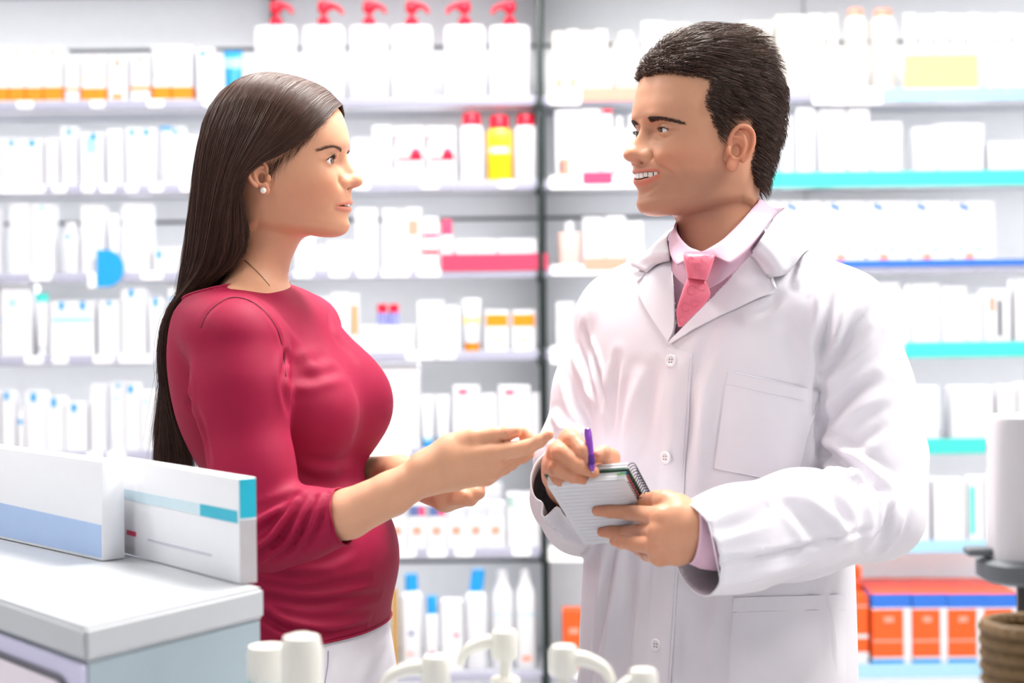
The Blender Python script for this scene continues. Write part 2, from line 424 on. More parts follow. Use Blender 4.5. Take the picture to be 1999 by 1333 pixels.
I(3, 0, -60, -8, 560, marks=[(0.7, 0.95, 0.2, 0.3, 'b')]); I(3, 0, -4, 57, 557, marks=[(0, 1, 0.5, 0.52, 'l'), (0.3, 0.5, 0.7, 0.8, 'l')], d=0.09)
I(3, 0, 63, 89, 572, 'tube', cap='W', bands=((0.85, 1, 't'),))
I(3, 0, 94, 181, 588, marks=[(0.2, 0.32, 0.84, 0.99, 'b'), (0.68, 0.8, 0.84, 0.99, 'b'), (0.05, 0.95, 0.62, 0.7, 'l')], d=0.09)
I(3, 0, 188, 231, 586, marks=[(0.42, 0.62, 0.9, 0.99, 'b'), (0.42, 0.6, 0.74, 0.79, 'l')])
I(3, 0, 234, 281, 563, marks=[(0.32, 0.52, 0.87, 0.99, 'b')]); I(3, 0, 288, 316, 580, marks=[(0.3, 0.62, 0.83, 0.99, 'b')]); I(3, 0, 325, 356, 552, marks=[(0.1, 0.4, 0.75, 0.8, 'b')])
I(3, 0, 360, 400, 570); I(3, 0, 404, 460, 580)
I(4, 0, -50, -6, 768, marks=[bluemark()]); I(4, 0, -2, 24, 765, marks=[bluemark(0.4, 0.35, 0.99, 0.13)]); I(4, 0, 27, 45, 790, 'bottle', cap='W', marks=[(0.3, 0.7, 0.7, 0.85, 'b')])
I(4, 0, 47, 85, 766, marks=[bluemark(0.4, 0.28, 0.99, 0.15)]); I(4, 0, 86, 122, 777, marks=[bluemark(0.42, 0.28, 0.99, 0.17)]); I(4, 0, 124, 168, 788, marks=[bluemark(0.4, 0.25, 0.99, 0.17)])
I(4, 0, 173, 203, 753, marks=[txt(0.9), (0.35, 0.5, 0.6, 0.66, 'l')]); I(4, 0, 213, 239, 749, marks=[(0.4, 0.7, 0.93, 0.99, 'b'), (0.35, 0.55, 0.75, 0.8, 'b')]); I(4, 0, 241, 270, 750, marks=[bluemark(0.4, 0.35, 0.98, 0.12)])
I(4, 0, 272, 308, 764, marks=[(0.2, 0.4, 0.75, 0.88, 'l')]); I(4, 0, 312, 352, 770); I(4, 0, 356, 400, 760)
for k in range(7): I(5, 0, 20 + 62 * k, 78 + 62 * k, 975 + 8 * (k % 3), marks=[bluemark()])
# --- middle bay
PUMPR = COLS['r']
for k, (a, b, tu) in enumerate([(492, 575, -0.45), (586, 670, -0.15), (679, 756, -0.5), (761, 843, -0.5), (865, 948, -2.7), (954, 1038, -2.75)]):
    xc = (a + b) / 2; h = wz(xc, 43) - LEVEL[0] - 0.002
    e = pump_bottle((wx(xc, 100), YS + 0.05, LEVEL[0] + 0.002), (b - a) * SP * 0.98, h, 0.062, M_pk, PUMPR, tu, spout=0.045, ph=0.055, sup=6)
    mb = MB(); R = (b - a) * SP / 2
    for zz in (0.55, 0.42, 0.36): mb.box(-R * 0.55, R * 0.55, -0.0312, -0.0306, zz * h, zz * h + 0.004)
    mb.build('printed_label', COLS['a'], e, smooth=False)
    SHELFREC.setdefault((0, 1), []).append((wx(xc, 100), e, 'large white dispenser bottle with red pump', 'bottle'))
I(1, 1, 640, 676, 285); I(1, 1, 679, 724, 303, desc='low white carton under a grey one'); 
I(1, 1, 684, 721, 266, body='G', dz=(wz(700, 303) - LEVEL[1]), yoff=0.05, d=0.06, desc='pale grey carton lying on a low white one')
I(1, 1, 726, 763, 243, marks=[txt(0.5), (0.2, 0.8, 0.62, 0.65, 'g')])
for (a, b) in [(767, 827), (831, 889)]:
    I(1, 1, a, b, 245, marks=[(0.08, 0.92, 0.77, 0.81, 'p'), (0.02, 0.06, 0.62, 0.84, 'k'), (0.1, 0.95, 0.38, 0.43, 'r'), (0.55, 0.92, 0.43, 0.53, 'r'), (0.62, 0.85, 0.53, 0.6, 'p'), (0.02, 0.05, 0.24, 0.4, 'k')], desc='white carton with red and pink stripes', d=0.06)
I(1, 1, 896, 944, 217, 'bottle', cap='r', caph=0.19, capw=0.78, shoulder=0.08, sup=4, marks=[(0.25, 0.75, 0.6, 0.63, 'a')], desc='white bottle with red cap')
I(1, 1, 949, 1000, 221, 'bottle', body='Y', cap='r', caph=0.21, capw=0.75, shoulder=0.1, sup=4, marks=[(0.04, 0.96, 0.52, 0.64, 'C')], desc='yellow lotion bottle with red cap')
I(1, 1, 1003, 1052, 219, 'bottle', cap='r', caph=0.18, capw=0.75, shoulder=0.1, sup=4, marks=[(0.25, 0.75, 0.6, 0.63, 'a')], desc='white bottle with red cap beside the yellow one')
I(2, 1, 575, 611, 455, marks=[txt(0.5), txt(0.3)]); I(2, 1, 616, 636, 480); I(2, 1, 638, 689, 471, marks=[txt(0.45, 0, 1, 0.06)])
I(2, 1, 692, 735, 406, marks=[(0.0, 1.0, 0.6, 0.66, 'a'), txt(0.3)]); I(2, 1, 746, 774, 407, marks=[txt(0.6)]); I(2, 1, 777, 786, 409)
I(2, 1, 789, 821, 405, marks=[(0.2, 0.85, 0.55, 0.8, 's')]); I(2, 1, 824, 856, 423, marks=[(0.05, 0.95, 0.6, 0.68, 'p'), (0.0, 1, 0.28, 0.36, 'r')])
I(2, 1, 859, 884, 428, 'bottle', cap='p', caph=0.32, capw=0.8, desc='small white bottle with pink cap'); I(2, 1, 890, 970, 467, d=0.08); I(2, 1, 972, 1050, 466, d=0.08)
I(3, 1, 600, 640, 580); I(3, 1, 645, 681, 571, marks=[txt(0.7), txt(0.5)]); I(3, 1, 684, 699, 573, body='G', marks=[(0.2, 0.8, 0.3, 0.8, 'u')])
lowbox = I(3, 1, 703, 810, 637, marks=[(0.0, 1, 0.35, 0.42, 'a')], d=0.09, desc='long low white carton carrying two small red-capped jars')
for (a, b) in [(734, 754), (757, 777)]:
    I(3, 1, a, b, 594, 'bottle', body='v', cap='r', caph=0.4, capw=0.98, shoulder=0.05, dz=wz(750, 637) - LEVEL[3], yoff=0.03, desc='small violet jar with red lid')
I(3, 1, 814, 864, 588, d=0.08); I(3, 1, 867, 897, 597); I(3, 1, 901, 939, 583, 'tube', cap='o', caph=0.16, bands=((0.45, 0.55, 'y'),), desc='white squeeze tube with orange cap')
for (a, b) in [(947, 993), (999, 1046)]:
    I(3, 1, a, b, 606, marks=[(0.04, 0.96, 0.6, 0.9, 'o'), (0.4, 0.6, 0.2, 0.35, 'y')], desc='square white carton with orange panel')
I(4, 1, 737, 817, 712, body='W', marks=[txt(0.8), txt(0.6), txt(0.3)], d=0.09, desc='large white carton')
for (a, b) in [(820, 846), (849, 878)]: I(4, 1, a, b, 772, 'tube', cap='b', caph=0.12, bands=((0.0, 0.12, 'l'),), desc='white squeeze tube with blue cap')
I(4, 1, 884, 936, 755, marks=[(0.2, 0.55, 0.87, 0.95, 'p'), txt(0.5)]); I(4, 1, 939, 969, 770); I(4, 1, 973, 1036, 755, marks=[(0.2, 0.5, 0.86, 0.94, 'p'), txt(0.4)]); I(4, 1, 1038, 1060, 768)
for k in range(6):
    I(5, 1, 757 + 38.5 * k, 794 + 38.5 * k, 985, marks=[(0.06, 0.94, 0.72, 0.96, 'n' if k in (1, 2) else 'a'), (0.6, 0.9, 0.74, 0.92, 'p' if k in (1, 2) else 'a'), (0.25, 0.7, 0.3, 0.48, 's')], d=0.06)
I(5, 1, 990, 1056, 968, marks=[(0.05, 0.95, 0.78, 0.97, 'g'), (0.15, 0.85, 0.8, 0.95, 'W')], d=0.08, desc='white carton with green framed label')
I(5, 1, 700, 752, 985); I(5, 1, 918, 980, 955, yoff=0.10, desc='white carton behind the row of small printed cartons')
I(6, 1, 764, 774, 1155, body='u', desc='narrow gold carton'); I(6, 1, 700, 758, 1180)
I(6, 1, 778, 824, 1127, 'bottle', cap='b', caph=0.17, capw=0.56, shoulder=0.13, marks=[(0.4, 0.62, 0.45, 0.5, 'n'), (0.3, 0.6, 0.2, 0.23, 's')], desc='tall white bottle with blue cap')
I(6, 1, 828, 856, 1168, 'bottle', cap='b', caph=0.24, capw=0.72, shoulder=0.08, marks=[(0.3, 0.75, 0.2, 0.34, 'p')], desc='small white bottle with blue cap and red dot')
I(6, 1, 861, 903, 1176, marks=[(0.6, 0.8, 0.48, 0.54, 'p')])
I(6, 1, 906, 951, 1118, 'bottle', cap='b', caph=0.21, capw=0.62, shoulder=0.14, capslant=0.12, marks=[(0.3, 0.7, 0.4, 0.42, 'a')], desc='white bottle with leaning blue cap')
I(6, 1, 959, 1002, 1120, 'bottle', cap='W', caph=0.1, capw=0.5, shoulder=0.3, marks=[(0.1, 0.9, 0.62, 0.64, 'l')], desc='white bottle with sloping shoulders'); I(6, 1, 1005, 1049, 1118, 'bottle', cap='W', caph=0.1, capw=0.5, shoulder=0.3, marks=[(0.1, 0.9, 0.62, 0.64, 'l'), (0.3, 0.7, 0.1, 0.16, 's')], desc='white slope-shouldered bottle beside the post')
# --- right bay
for (a, b, t) in [(1079, 1104, 60), (1107, 1131, 56), (1134, 1158, 60), (1162, 1186, 56)]: I(0, 2, a, b, t, body='C', marks=[(0.2, 0.75, 0.12, 0.28, 's')] if a < 1130 else [txt(0.4)])
I(0, 2, 1197, 1252, 58, 'bottle', body='C', cap='C', caph=0.14, capw=0.5); I(0, 2, 1255, 1300, 40); I(0, 2, 1305, 1350, 44, body='C')
I(0, 2, 1450, 1510, 40, body='C'); I(0, 2, 1518, 1578, 28, body='C'); I(0, 2, 1581, 1611, 26)
I(1, 2, 1084, 1131, 211, marks=[(0.12, 0.6, 0.05, 0.3, 's'), (0.15, 0.3, 0.1, 0.26, 'k')]); I(1, 2, 1132, 1172, 211, marks=[txt(0.5)]); I(1, 2, 1175, 1196, 211, body='G', marks=[(0.1, 1, 0.93, 1, 'r')])
I(1, 2, 1199, 1222, 225, 'bottle', cap='W'); I(1, 2, 1224, 1246, 222, 'bottle', cap='W'); I(1, 2, 1250, 1296, 230); I(1, 2, 1300, 1350, 222)
I(1, 2, 1530, 1549, 226); I(1, 2, 1557, 1591, 210); 
I(2, 2, 1089, 1136, 432, 'bottle', body='q', cap='W', caph=0.22, capw=0.36, shoulder=0.05, sup=5, desc='square blush-coloured flask with white stopper')
for (a, b, t) in [(1139, 1180, 424), (1183, 1222, 422), (1225, 1256, 432)]: I(2, 2, a, b, t, marks=[txt(0.5)])
I(3, 2, 1086, 1122, 590, marks=[(0.3, 0.8, 0.86, 0.95, 'l')]); I(3, 2, 1126, 1166, 600); I(4, 2, 1082, 1110, 790); I(5, 2, 1084, 1140, 985, marks=[(0.4, 0.95, 0.1, 0.3, 's')])
I(5, 2, 1143, 1190, 990)
I(6, 2, 1099, 1143, 1197, body='O', marks=[(0.28, 0.72, 0.62, 0.72, 's')], d=0.07, desc='small vermilion carton beside the dark post')
STR = [1523, 1607, 1691]
for k in range(6):
    a = 1440 + 84.5 * k
    b_ = 2 if k < 2 else 3
    I(2, b_, a, a + 83, 393, bands=((0.0, 0.055, 'B'),), marks=[(0.16, 0.3, 0.9, 0.97, 'B'), (0.26, 0.4, 0.86, 0.93, 'B'), (0.5, 0.72, 0.19, 0.26, 'l'), (0.3, 0.5, 0.06, 0.16, 's'), (0.1, 0.3, 0.2, 0.26, 'l')], d=0.08, desc='broad white carton with blue stripes')
# --- far right bay
I(0, 3, 1618, 1637, 26, body='C')
for (a, b) in [(1655, 1698), (1707, 1757)]: I(0, 3, a, b, 12, 'bottle', body='C', cap='s', caph=0.1, capw=0.7, desc='tall cream bottle with salmon cap')
for k in range(9): I(0, 3, 1770 + 31 * k, 1798 + 31 * k, 22 + 3 * (k % 2), 'tube', body='W' if k % 2 else 'G', cap='W', desc='tall white tube in the row of tubes')
I(1, 3, 1601, 1654, 209, d=0.07); I(1, 3, 1657, 1700, 206); I(1, 3, 1703, 1764, 237, d=0.08); I(1, 3, 1788, 1832, 247); I(1, 3, 1834, 1925, 240, d=0.09); I(1, 3, 1932, 2010, 276, d=0.09); I(1, 3, 2014, 2060, 260)
I(3, 3, 1711, 1759, 553); I(3, 3, 1761, 1780, 567); I(3, 3, 1783, 1839, 555, marks=[txt(0.4, 0, 1)], d=0.07); I(3, 3, 1842, 1891, 560, d=0.07); I(3, 3, 1893, 1922, 576)
I(3, 3, 1925, 1978, 564, marks=[(0.5, 0.66, 0.15, 0.8, 'k'), (0.2, 0.4, 0.6, 0.85, 's')]); I(3, 3, 1985, 2040, 545); I(3, 3, 1640, 1706, 560, d=0.08)
I(4, 3, 1789, 1836, 757, d=0.07); I(4, 3, 1862, 1943, 757, d=0.08); I(4, 3, 1950, 1987, 754); I(4, 3, 1991, 2040, 750); I(4, 3, 1700, 1782, 750, d=0.08)
I(5, 3, 1780, 1818, 928); I(5, 3, 1826, 1890, 940, d=0.07); I(5, 3, 1893, 1925, 932, marks=[(0.1, 0.4, 0.12, 0.85, 't')]); I(5, 3, 1928, 1985, 935); I(5, 3, 1700, 1776, 930, d=0.07)
OW = [(1704, 1766), (1783, 1836), (1852, 1908), (1923, 1978)]
for row in range(3):
    for k, (a, b) in enumerate(OW):
        o = I(6, 3, a, b + 16, 1160, body='W', bands=((0.0, 0.09, 'b'), (0.12, 0.78, 'O'), (0.8, 0.995, 'B'), (0.995, 1.0, 'O')), marks=[(0.8, 1.0, 0.0, 0.8, 'W'), (0.0, 0.78, 0.33, 0.36, 's'), (0.3, 0.55, 0.6, 0.68, 's')], d=0.06, yoff=0.012 + row * 0.075, desc=['front', 'second', 'rear'][row] + '-row vermilion carton with blue edge')
for row in range(2): I(6, 3, 1655, 1697, 1120 if row else 1165, body='W', bands=((0.2, 0.4, 'O'), (0.45, 0.85, 'O'), (0.86, 1, 'O')), d=0.06, yoff=0.012 + row * 0.075, desc=['front', 'taller rear'][row] + ' vermilion and white banded carton')

for (s, b), rec in SHELFREC.items():
    rec.sort(key=lambda r: r[0])
    cnt = {}
    for r in rec: cnt[r[2]] = cnt.get(r[2], 0) + 1
    seen = {}
    for X, o, desc, kind in rec:
        if cnt[desc] > 1:
            k = seen[desc] = seen.get(desc, 0) + 1
            lab = f'{desc}, {NTH[k - 1]} from left, {ORD[s]} shelf, {BAYN[b]}'
        else:
            lab = f'{desc}, {ORD[s]} shelf, {BAYN[b]}'
        tag(o, lab, kind, f'products on the {ORD[s]} shelf of the {BAYN[b]}')

# --- price tags and shelf signs (flat plastic pieces clipped to the rails)
M_tag = mat('white_price_tag', '#fbfbfd', 0.4, noise=0.01)
TAGREC = {}
def price_tag(s, x0, x1, dy=16, c=None, top=0.002, label=None, name='price_tag', cat='price tag', yy=None):
    z = LEVEL[s] + top; h = dy * SP; X = wx((x0 + x1) / 2, yy or 600); w = (x1 - x0) * SP
    bm = bmesh.new(); bmesh.ops.create_cube(bm, size=1)
    for v in bm.verts: v.co = Vector((v.co.x * w, v.co.y * 0.0016, v.co.z * h))
    bmesh.ops.bevel(bm, geom=[e for e in bm.edges if abs(e.verts[0].co.y - e.verts[1].co.y) > 0.001], offset=min(0.0025, h * 0.2), segments=2, affect='EDGES')
    mb = MB(); mb.add_bm(bm); bm.free()
    o = mb.build(name, c or M_tag, None, smooth=False); o.location = (X, YS - 0.0022, z - h / 2)
    if label: tag(o, label, cat)
    else: TAGREC.setdefault(s, []).append((X, o))
    return o
ROWY = [190, 355, 526, 688, 876, 1073, 1314]
for s, spans in {0: [(33, 65), (177, 204), (287, 320), (396, 440)], 1: [(-2, 88), (103, 130), (160, 184), (196, 224), (245, 270), (292, 318), (352, 384), (690, 722), (822, 857), (972, 1004)],
                 2: [(60, 100), (275, 318), (574, 611), (643, 680), (697, 732), (745, 800), (815, 860)], 3: [(48, 84), (102, 133), (182, 222), (232, 300), (585, 640), (668, 700), (792, 850), (855, 890)],
                 4: [(170, 200), (210, 245), (705, 800)], 5: [(775, 812), (835, 872), (888, 925), (1000, 1036)], 6: [(1120, 1150)]}.items():
    for a, b in spans: price_tag(s, a, b, yy=ROWY[s])
for s, rec in TAGREC.items():
    rec.sort(key=lambda r: r[0])
    for k, (X, o) in enumerate(rec):
        tag(o, f'small white price tag, {NTH[k]} from left on the {ORD[s]} shelf rail', 'price tag', 'price tags on the shelf rails')
price_tag(0, 1071, 1134, 30, top=0.014, label='plain white rail card next to the salmon sign on the top shelf', name='shelf_sign', cat='shelf sign', yy=190)
price_tag(0, 1135, 1290, 26, COLS['s'], top=0.017, label='salmon shelf sign on the top rail left of the man\'s forehead', name='shelf_sign', cat='shelf sign', yy=185)
price_tag(0, 1586, 1722, 32, top=0.01, label='plain white rail card right of the man\'s hair on the top shelf', name='shelf_sign', cat='shelf sign', yy=190)
price_tag(0, 1725, 2060, 24, COLS['l'], top=0.007, label='pale blue rail strip on the top shelf at the right edge', name='shelf_sign', cat='shelf sign', yy=190)
price_tag(1, 1072, 1250, 26, top=0.010, label='white rail card on the second shelf left of the man\'s nose', name='shelf_sign', cat='shelf sign', yy=355)
price_tag(1, 1137, 1196, 24, COLS['p'], top=0.018, label='small red sign on the second shelf left of the man\'s nose', name='shelf_sign', cat='shelf sign', yy=350).location.y -= 0.002
price_tag(1, 1494, 2060, 30, COLS['t'], top=0.012, label='long turquoise shelf sign at the man\'s neck height, uppermost turquoise one', name='shelf_sign', cat='shelf sign', yy=355)
price_tag(2, 862, 1070, 33, COLS['d'], top=0.034, label='crimson shelf sign on the third shelf between the people', name='shelf_sign', cat='shelf sign', yy=507)
price_tag(2, 1075, 1245, 20, top=0.006, label='white rail card left of the man\'s shoulder', name='shelf_sign', cat='shelf sign', yy=525)
price_tag(2, 1140, 1222, 24, COLS['s'], top=0.022, label='salmon shelf sign left of the man\'s shoulder', name='shelf_sign', cat='shelf sign', yy=515).location.y -= 0.002
price_tag(2, 1645, 2060, 12, COLS['B'], top=0.008, label='thin blue rail strip under the row of broad white cartons', name='shelf_sign', cat='shelf sign', yy=510)
price_tag(3, 1074, 1125, 36, top=0.012, label='white rail card left of the man\'s upper arm', name='shelf_sign', cat='shelf sign', yy=690)
price_tag(3, 1766, 2060, 30, COLS['t'], top=0.010, label='turquoise shelf sign right of the man\'s shoulder, middle turquoise one', name='shelf_sign', cat='shelf sign', yy=684)
price_tag(4, 1800, 1926, 30, COLS['t'], top=0.010, label='short turquoise shelf sign beside the man\'s elbow, lowest turquoise one', name='shelf_sign', cat='shelf sign', yy=876)
price_tag(5, 1070, 1165, 32, top=0.006, label='white rail card below the notebook', name='shelf_sign', cat='shelf sign', yy=1075)
price_tag(5, 1700, 1930, 24, COLS['l'], top=0.008, label='pale blue rail strip above the vermilion cartons', name='shelf_sign', cat='shelf sign', yy=1060)
price_tag(6, 1640, 1990, 28, COLS['l'], top=0.010, label='pale blue rail strip under the vermilion cartons', name='shelf_sign', cat='shelf sign', yy=1310)
# yellow note on the top shelf
o = price_tag(0, 1766, 1910, 78, COLS['y'], top=0.085, label='pale yellow paper note stuck on the white tubes, top right', name='paper_note', cat='note', yy=128); o.location.y = YS + 0.006
# half-round blue wobbler sign
e = empty('wobbler_sign', (wx(190, 524), YS - 0.006, wz(190, 524)))
tag(e, 'blue half-round hanging shelf sign left of the woman\'s hair', 'shelf sign')
mb = MB(); R = 36 * SP; n = 24
pts = [(0, -R)] + [(0.022, -R)] + [(0.022 + R * 0.95 * math.cos(a), R * math.sin(a)) for a in np.linspace(-math.pi / 2, math.pi / 2, n)] + [(0, R)]
v = [(a, 0, b) for a, b in pts] + [(a, 0.0015, b) for a, b in pts]; m_ = len(pts)
mb.add(v, [tuple(range(m_)), tuple(range(2 * m_ - 1, m_ - 1, -1))] + [((k + 1) % m_, k, m_ + k, m_ + (k + 1) % m_) for k in range(m_)])
mb.build('sign_disc', COLS['b'], e, smooth=False)
mb = MB(); mb.box(-0.021, -0.002, 0, 0.003, -0.045, -0.010, bev=0.0008); mb.build('clip', M_tag, e)

# ------------------------------------------------------------------ foreground
M_counter = mat('counter_laminate', '#bec0c5', 0.35, noise=0.02)
M_cabside = mat('cabinet_side', '#a3b0b9', 0.45, noise=0.03)
M_cabface = mat('cabinet_face', '#c9c6e2', 0.4, noise=0.03)
M_pinkin = mat('cabinet_panel', '#e6dbe6', 0.5, noise=0.03)
M_seal = mat('grey_seal', '#5c5a66', 0.6)
# sales counter that carries everything in front of the two people
CT = 0.86
e = empty('sales_counter', (0, 1.5, 0)); tag(e, 'long white sales counter in front of the two people', 'counter')
mb = MB(); mb.box(-1.3, 1.0, -0.25, 0.38, CT - 0.04, CT, bev=0.006); mb.build('worktop', M_counter, e)
for x in np.arange(-1.28, 0.98, 0.452):
    mb = MB(); mb.box(x, x + 0.445, -0.22, 0.33, 0.08, CT - 0.041, bev=0.003); mb.build('panel', M_white, e)
mb = MB(); mb.box(-1.25, 0.95, -0.18, 0.30, 0.0, 0.08); mb.build('plinth', M_slot, e, smooth=False)

# display cabinet on the counter (lower left of the frame)
ZT = 1.06
def top_pt(x, y, z=ZT):
    dx, dy = x - 999.5, y - HZ
    D = dx * sr + dy * cr
    return P(x, y, (CAMZ - z) * FPX / D)
c0 = top_pt(166, 1226); c1 = top_pt(517, 1146); c2 = top_pt(0, 1171)
a1 = math.atan2(c1[1] - c0[1], c1[0] - c0[0])
L1 = np.linalg.norm((c1 - c0)[:2]); v2 = (c2 - c0)[:2]; u2 = v2 / np.linalg.norm(v2)
e1 = (c1 - c0)[:2] / L1; L2 = 0.62
cab = empty('display_cabinet', (c0[0], c0[1], CT)); tag(cab, 'white countertop display cabinet with rounded front panel at lower left', 'cabinet')
def prism(base, z0, z1):
    n = len(base)
    return [(x, y, z0) for x, y in base] + [(x, y, z1) for x, y in base], [tuple(range(n - 1, -1, -1)), tuple(range(n, 2 * n))] + [(k, (k + 1) % n, n + (k + 1) % n, n + k) for k in range(n)]
def quad_base(g):   # plan outline of the cabinet grown by g
    o = np.zeros(2); A = e1; B = u2
    return [tuple(o - g * A - g * B), tuple(L1 * A + g * A - g * B), tuple(L1 * A + L2 * B + g * A + g * B), tuple(L2 * B - g * A + g * B)]
def bev_prism(name, base, z0, z1, mt, parent, bev):
    v, f = prism(base, z0, z1); bm = bmesh.new(); vs = [bm.verts.new(p) for p in v]
    for q in f: bm.faces.new([vs[i] for i in q])
    bmesh.ops.recalc_face_normals(bm, faces=bm.faces[:]); bmesh.ops.bevel(bm, geom=bm.edges[:], offset=bev, segments=3, affect='EDGES')
    mb = MB(); mb.add_bm(bm); bm.free(); return mb.build(name, mt, parent)
H = ZT - CT
bev_prism('cabinet_top', quad_base(0.0), H - 0.034, H, M_counter, cab, 0.004)
bev_prism('cabinet_body', quad_base(-0.004), 0.001, H - 0.034, M_cabside, cab, 0.002)
# rounded door on the left face
nrm = np.array([u2[1], -u2[0]]); nrm = nrm if np.dot(nrm, e1) < 0 else -nrm
def face_loop(x0, x1, z0, z1, r, off):
    out = []
    for (cx, cz, s0) in ((x1 - r, z1 - r, 0), (x0 + r, z1 - r, 1), (x0 + r, z0 + r, 2), (x1 - r, z0 + r, 3)):
        for a in np.linspace(0, math.pi / 2, 6):
            t = s0 * math.pi / 2 + a; q = u2 * (cx + r * math.cos(t)) + nrm * off
            out.append((q[0], q[1], cz + r * math.sin(t)))
    return out
def face_panel(name, args, t, mt, parent):
    l0 = face_loop(*args, -0.002); l1 = face_loop(*args, t); n = len(l0)
    return mesh_obj(name, l0 + l1, [tuple(range(n)), tuple(range(2 * n - 1, n - 1, -1))] + [(k, n + k, n + (k + 1) % n, (k + 1) % n) for k in range(n)], mt, parent, None, False)
face_panel('face_frame', (0.002, L2 - 0.002, 0.002, H - 0.036, 0.006), 0.003, M_cabface, cab)
dr = face_panel('door_seal', (0.022, L2 - 0.03, -0.0 + 0.02, H - 0.052, 0.03), 0.006, M_seal, cab)
face_panel('door_panel', (0.028, L2 - 0.036, 0.026, H - 0.058, 0.026), 0.009, M_pinkin, dr)

# cartons standing on the cabinet
def cab_point(a, b): return c0[:2] + e1 * a + u2 * b
M_big = mat('glossy_white_carton', '#f0f1f6', 0.35, noise=0.02)
M_bluish = mat('soft_blue_print', '#a9c3ea', 0.4, noise=0.05)
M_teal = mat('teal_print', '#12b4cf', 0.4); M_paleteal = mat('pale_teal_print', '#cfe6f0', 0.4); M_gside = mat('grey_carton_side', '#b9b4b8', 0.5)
def big_carton(name, pA, pB, h, depth, bands, label, side=None):
    """front face from pA to pB (plan points), seen from the shop side"""
    pA, pB = np.array(pA), np.array(pB); w = np.linalg.norm(pB - pA); ang = math.atan2(pB[1] - pA[1], pB[0] - pA[0])
    e = empty(name, (pA[0], pA[1], ZT + 0.001), ang); tag(e, label, 'carton')
    mb = MB(); mb.box(0, w, 0, depth, 0, h, bev=0.0015); mb.build('carton_body', M_big, e)
    for (poly, mt, nm) in bands:
        n = len(poly)
        v = [(a * w, -0.0006, b * h) for a, b in poly] + [(a * w, 0.0004, b * h) for a, b in poly]
        mesh_obj(nm, v, [tuple(range(n)), tuple(range(2 * n - 1, n - 1, -1))] + [((k + 1) % n, k, n + k, n + (k + 1) % n) for k in range(n)], mt, e, None, False)
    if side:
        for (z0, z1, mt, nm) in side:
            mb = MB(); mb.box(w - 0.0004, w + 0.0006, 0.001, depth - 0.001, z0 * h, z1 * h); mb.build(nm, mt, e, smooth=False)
    return e
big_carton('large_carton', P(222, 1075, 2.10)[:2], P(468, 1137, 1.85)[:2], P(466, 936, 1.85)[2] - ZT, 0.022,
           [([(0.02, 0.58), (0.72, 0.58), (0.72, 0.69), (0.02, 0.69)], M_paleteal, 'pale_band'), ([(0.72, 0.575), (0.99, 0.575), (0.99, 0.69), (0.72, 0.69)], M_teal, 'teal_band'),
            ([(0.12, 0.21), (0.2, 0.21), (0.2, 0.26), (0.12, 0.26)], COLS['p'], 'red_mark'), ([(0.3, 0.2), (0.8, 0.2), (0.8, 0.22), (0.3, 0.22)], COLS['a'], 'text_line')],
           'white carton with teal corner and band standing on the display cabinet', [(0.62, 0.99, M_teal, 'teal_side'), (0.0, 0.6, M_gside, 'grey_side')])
big_carton('large_carton', P(-110, 1000, 2.34)[:2], P(200, 1064, 2.02)[:2], P(196, 903, 2.02)[2] - ZT, 0.030,
           [([(0.0, 0.03), (0.995, 0.03), (0.995, 0.36), (0.0, 0.42)], M_bluish, 'blue_base_band')],
           'long white carton with soft blue base, left of the teal-cornered carton')

# pump dispensers and a tube on the counter, just inside the lower edge of the frame
M_pumpw = mat('ivory_pump_plastic', '#e9e6de', 0.35, noise=0.02); M_pbody = mat('milky_bottle', '#eef3f2', 0.3, noise=0.03)
def front_pump(px, py, Y, turn, lab, spout=0.052, h=None):
    p = P(px, py, Y); ph = 0.062
    e = pump_bottle((p[0], p[1], CT + 0.001), 0.058, p[2] - CT - ph, 0.045, M_pbody, M_pumpw, turn, spout=spout, sup=2.6, ph=ph)
    tag(e, lab, 'bottle', 'pump dispensers on the counter')
front_pump(850, 1282, 1.62, math.pi - 0.15, 'ivory pump dispenser with spout to the left, below the woman\'s hem')
front_pump(985, 1232, 1.68, math.pi - 0.1, 'tallest ivory pump dispenser, midway between the two people', spout=0.045)
front_pump(1100, 1262, 1.62, -0.18, 'ivory pump dispenser with spout to the right, under the notebook', spout=0.046)
front_pump(1255, 1308, 1.60, math.pi + 0.25, 'lowest ivory pump dispenser, below the coat\'s bottom button', spout=0.03)
p = P(588, 1238, 1.62)
e = empty('white_canister', (p[0], p[1], CT + 0.001)); tag(e, 'white canister with domed lid in front of the woman\'s hip', 'canister')
hh = p[2] - CT
mb = MB(); mb.lathe([(0.019, 0), (0.021, 0.003), (0.021, hh * 0.70), (0.019, hh * 0.74)], 28); mb.build('body', M_pbody, e)
mb = MB(); mb.lathe([(0.0195, hh * 0.72), (0.020, hh * 0.75), (0.020, hh * 0.93), (0.017, hh * 0.985), (0.008, hh)], 28); mb.build('lid', M_pumpw, e)
p = P(524, 1262, 1.72)
e = empty('white_tub', (p[0], p[1], CT + 0.001)); tag(e, 'short white tub with turquoise edge beside the display cabinet', 'tub'); hh = p[2] - CT
mb = MB(); mb.lathe([(0.018, 0), (0.020, 0.003), (0.020, hh * 0.8)], 24); mb.build('body', M_pbody, e)
mb = MB(); mb.lathe([(0.0206, hh * 0.45), (0.0206, hh * 0.78)], 24, cap=False); mb.build('turquoise_edge', COLS['t'], e)
mb = MB(); mb.lathe([(0.0215, hh * 0.8), (0.022, hh * 0.82), (0.022, hh * 0.95), (0.020, hh)], 24); mb.build('lid', M_pumpw, e)

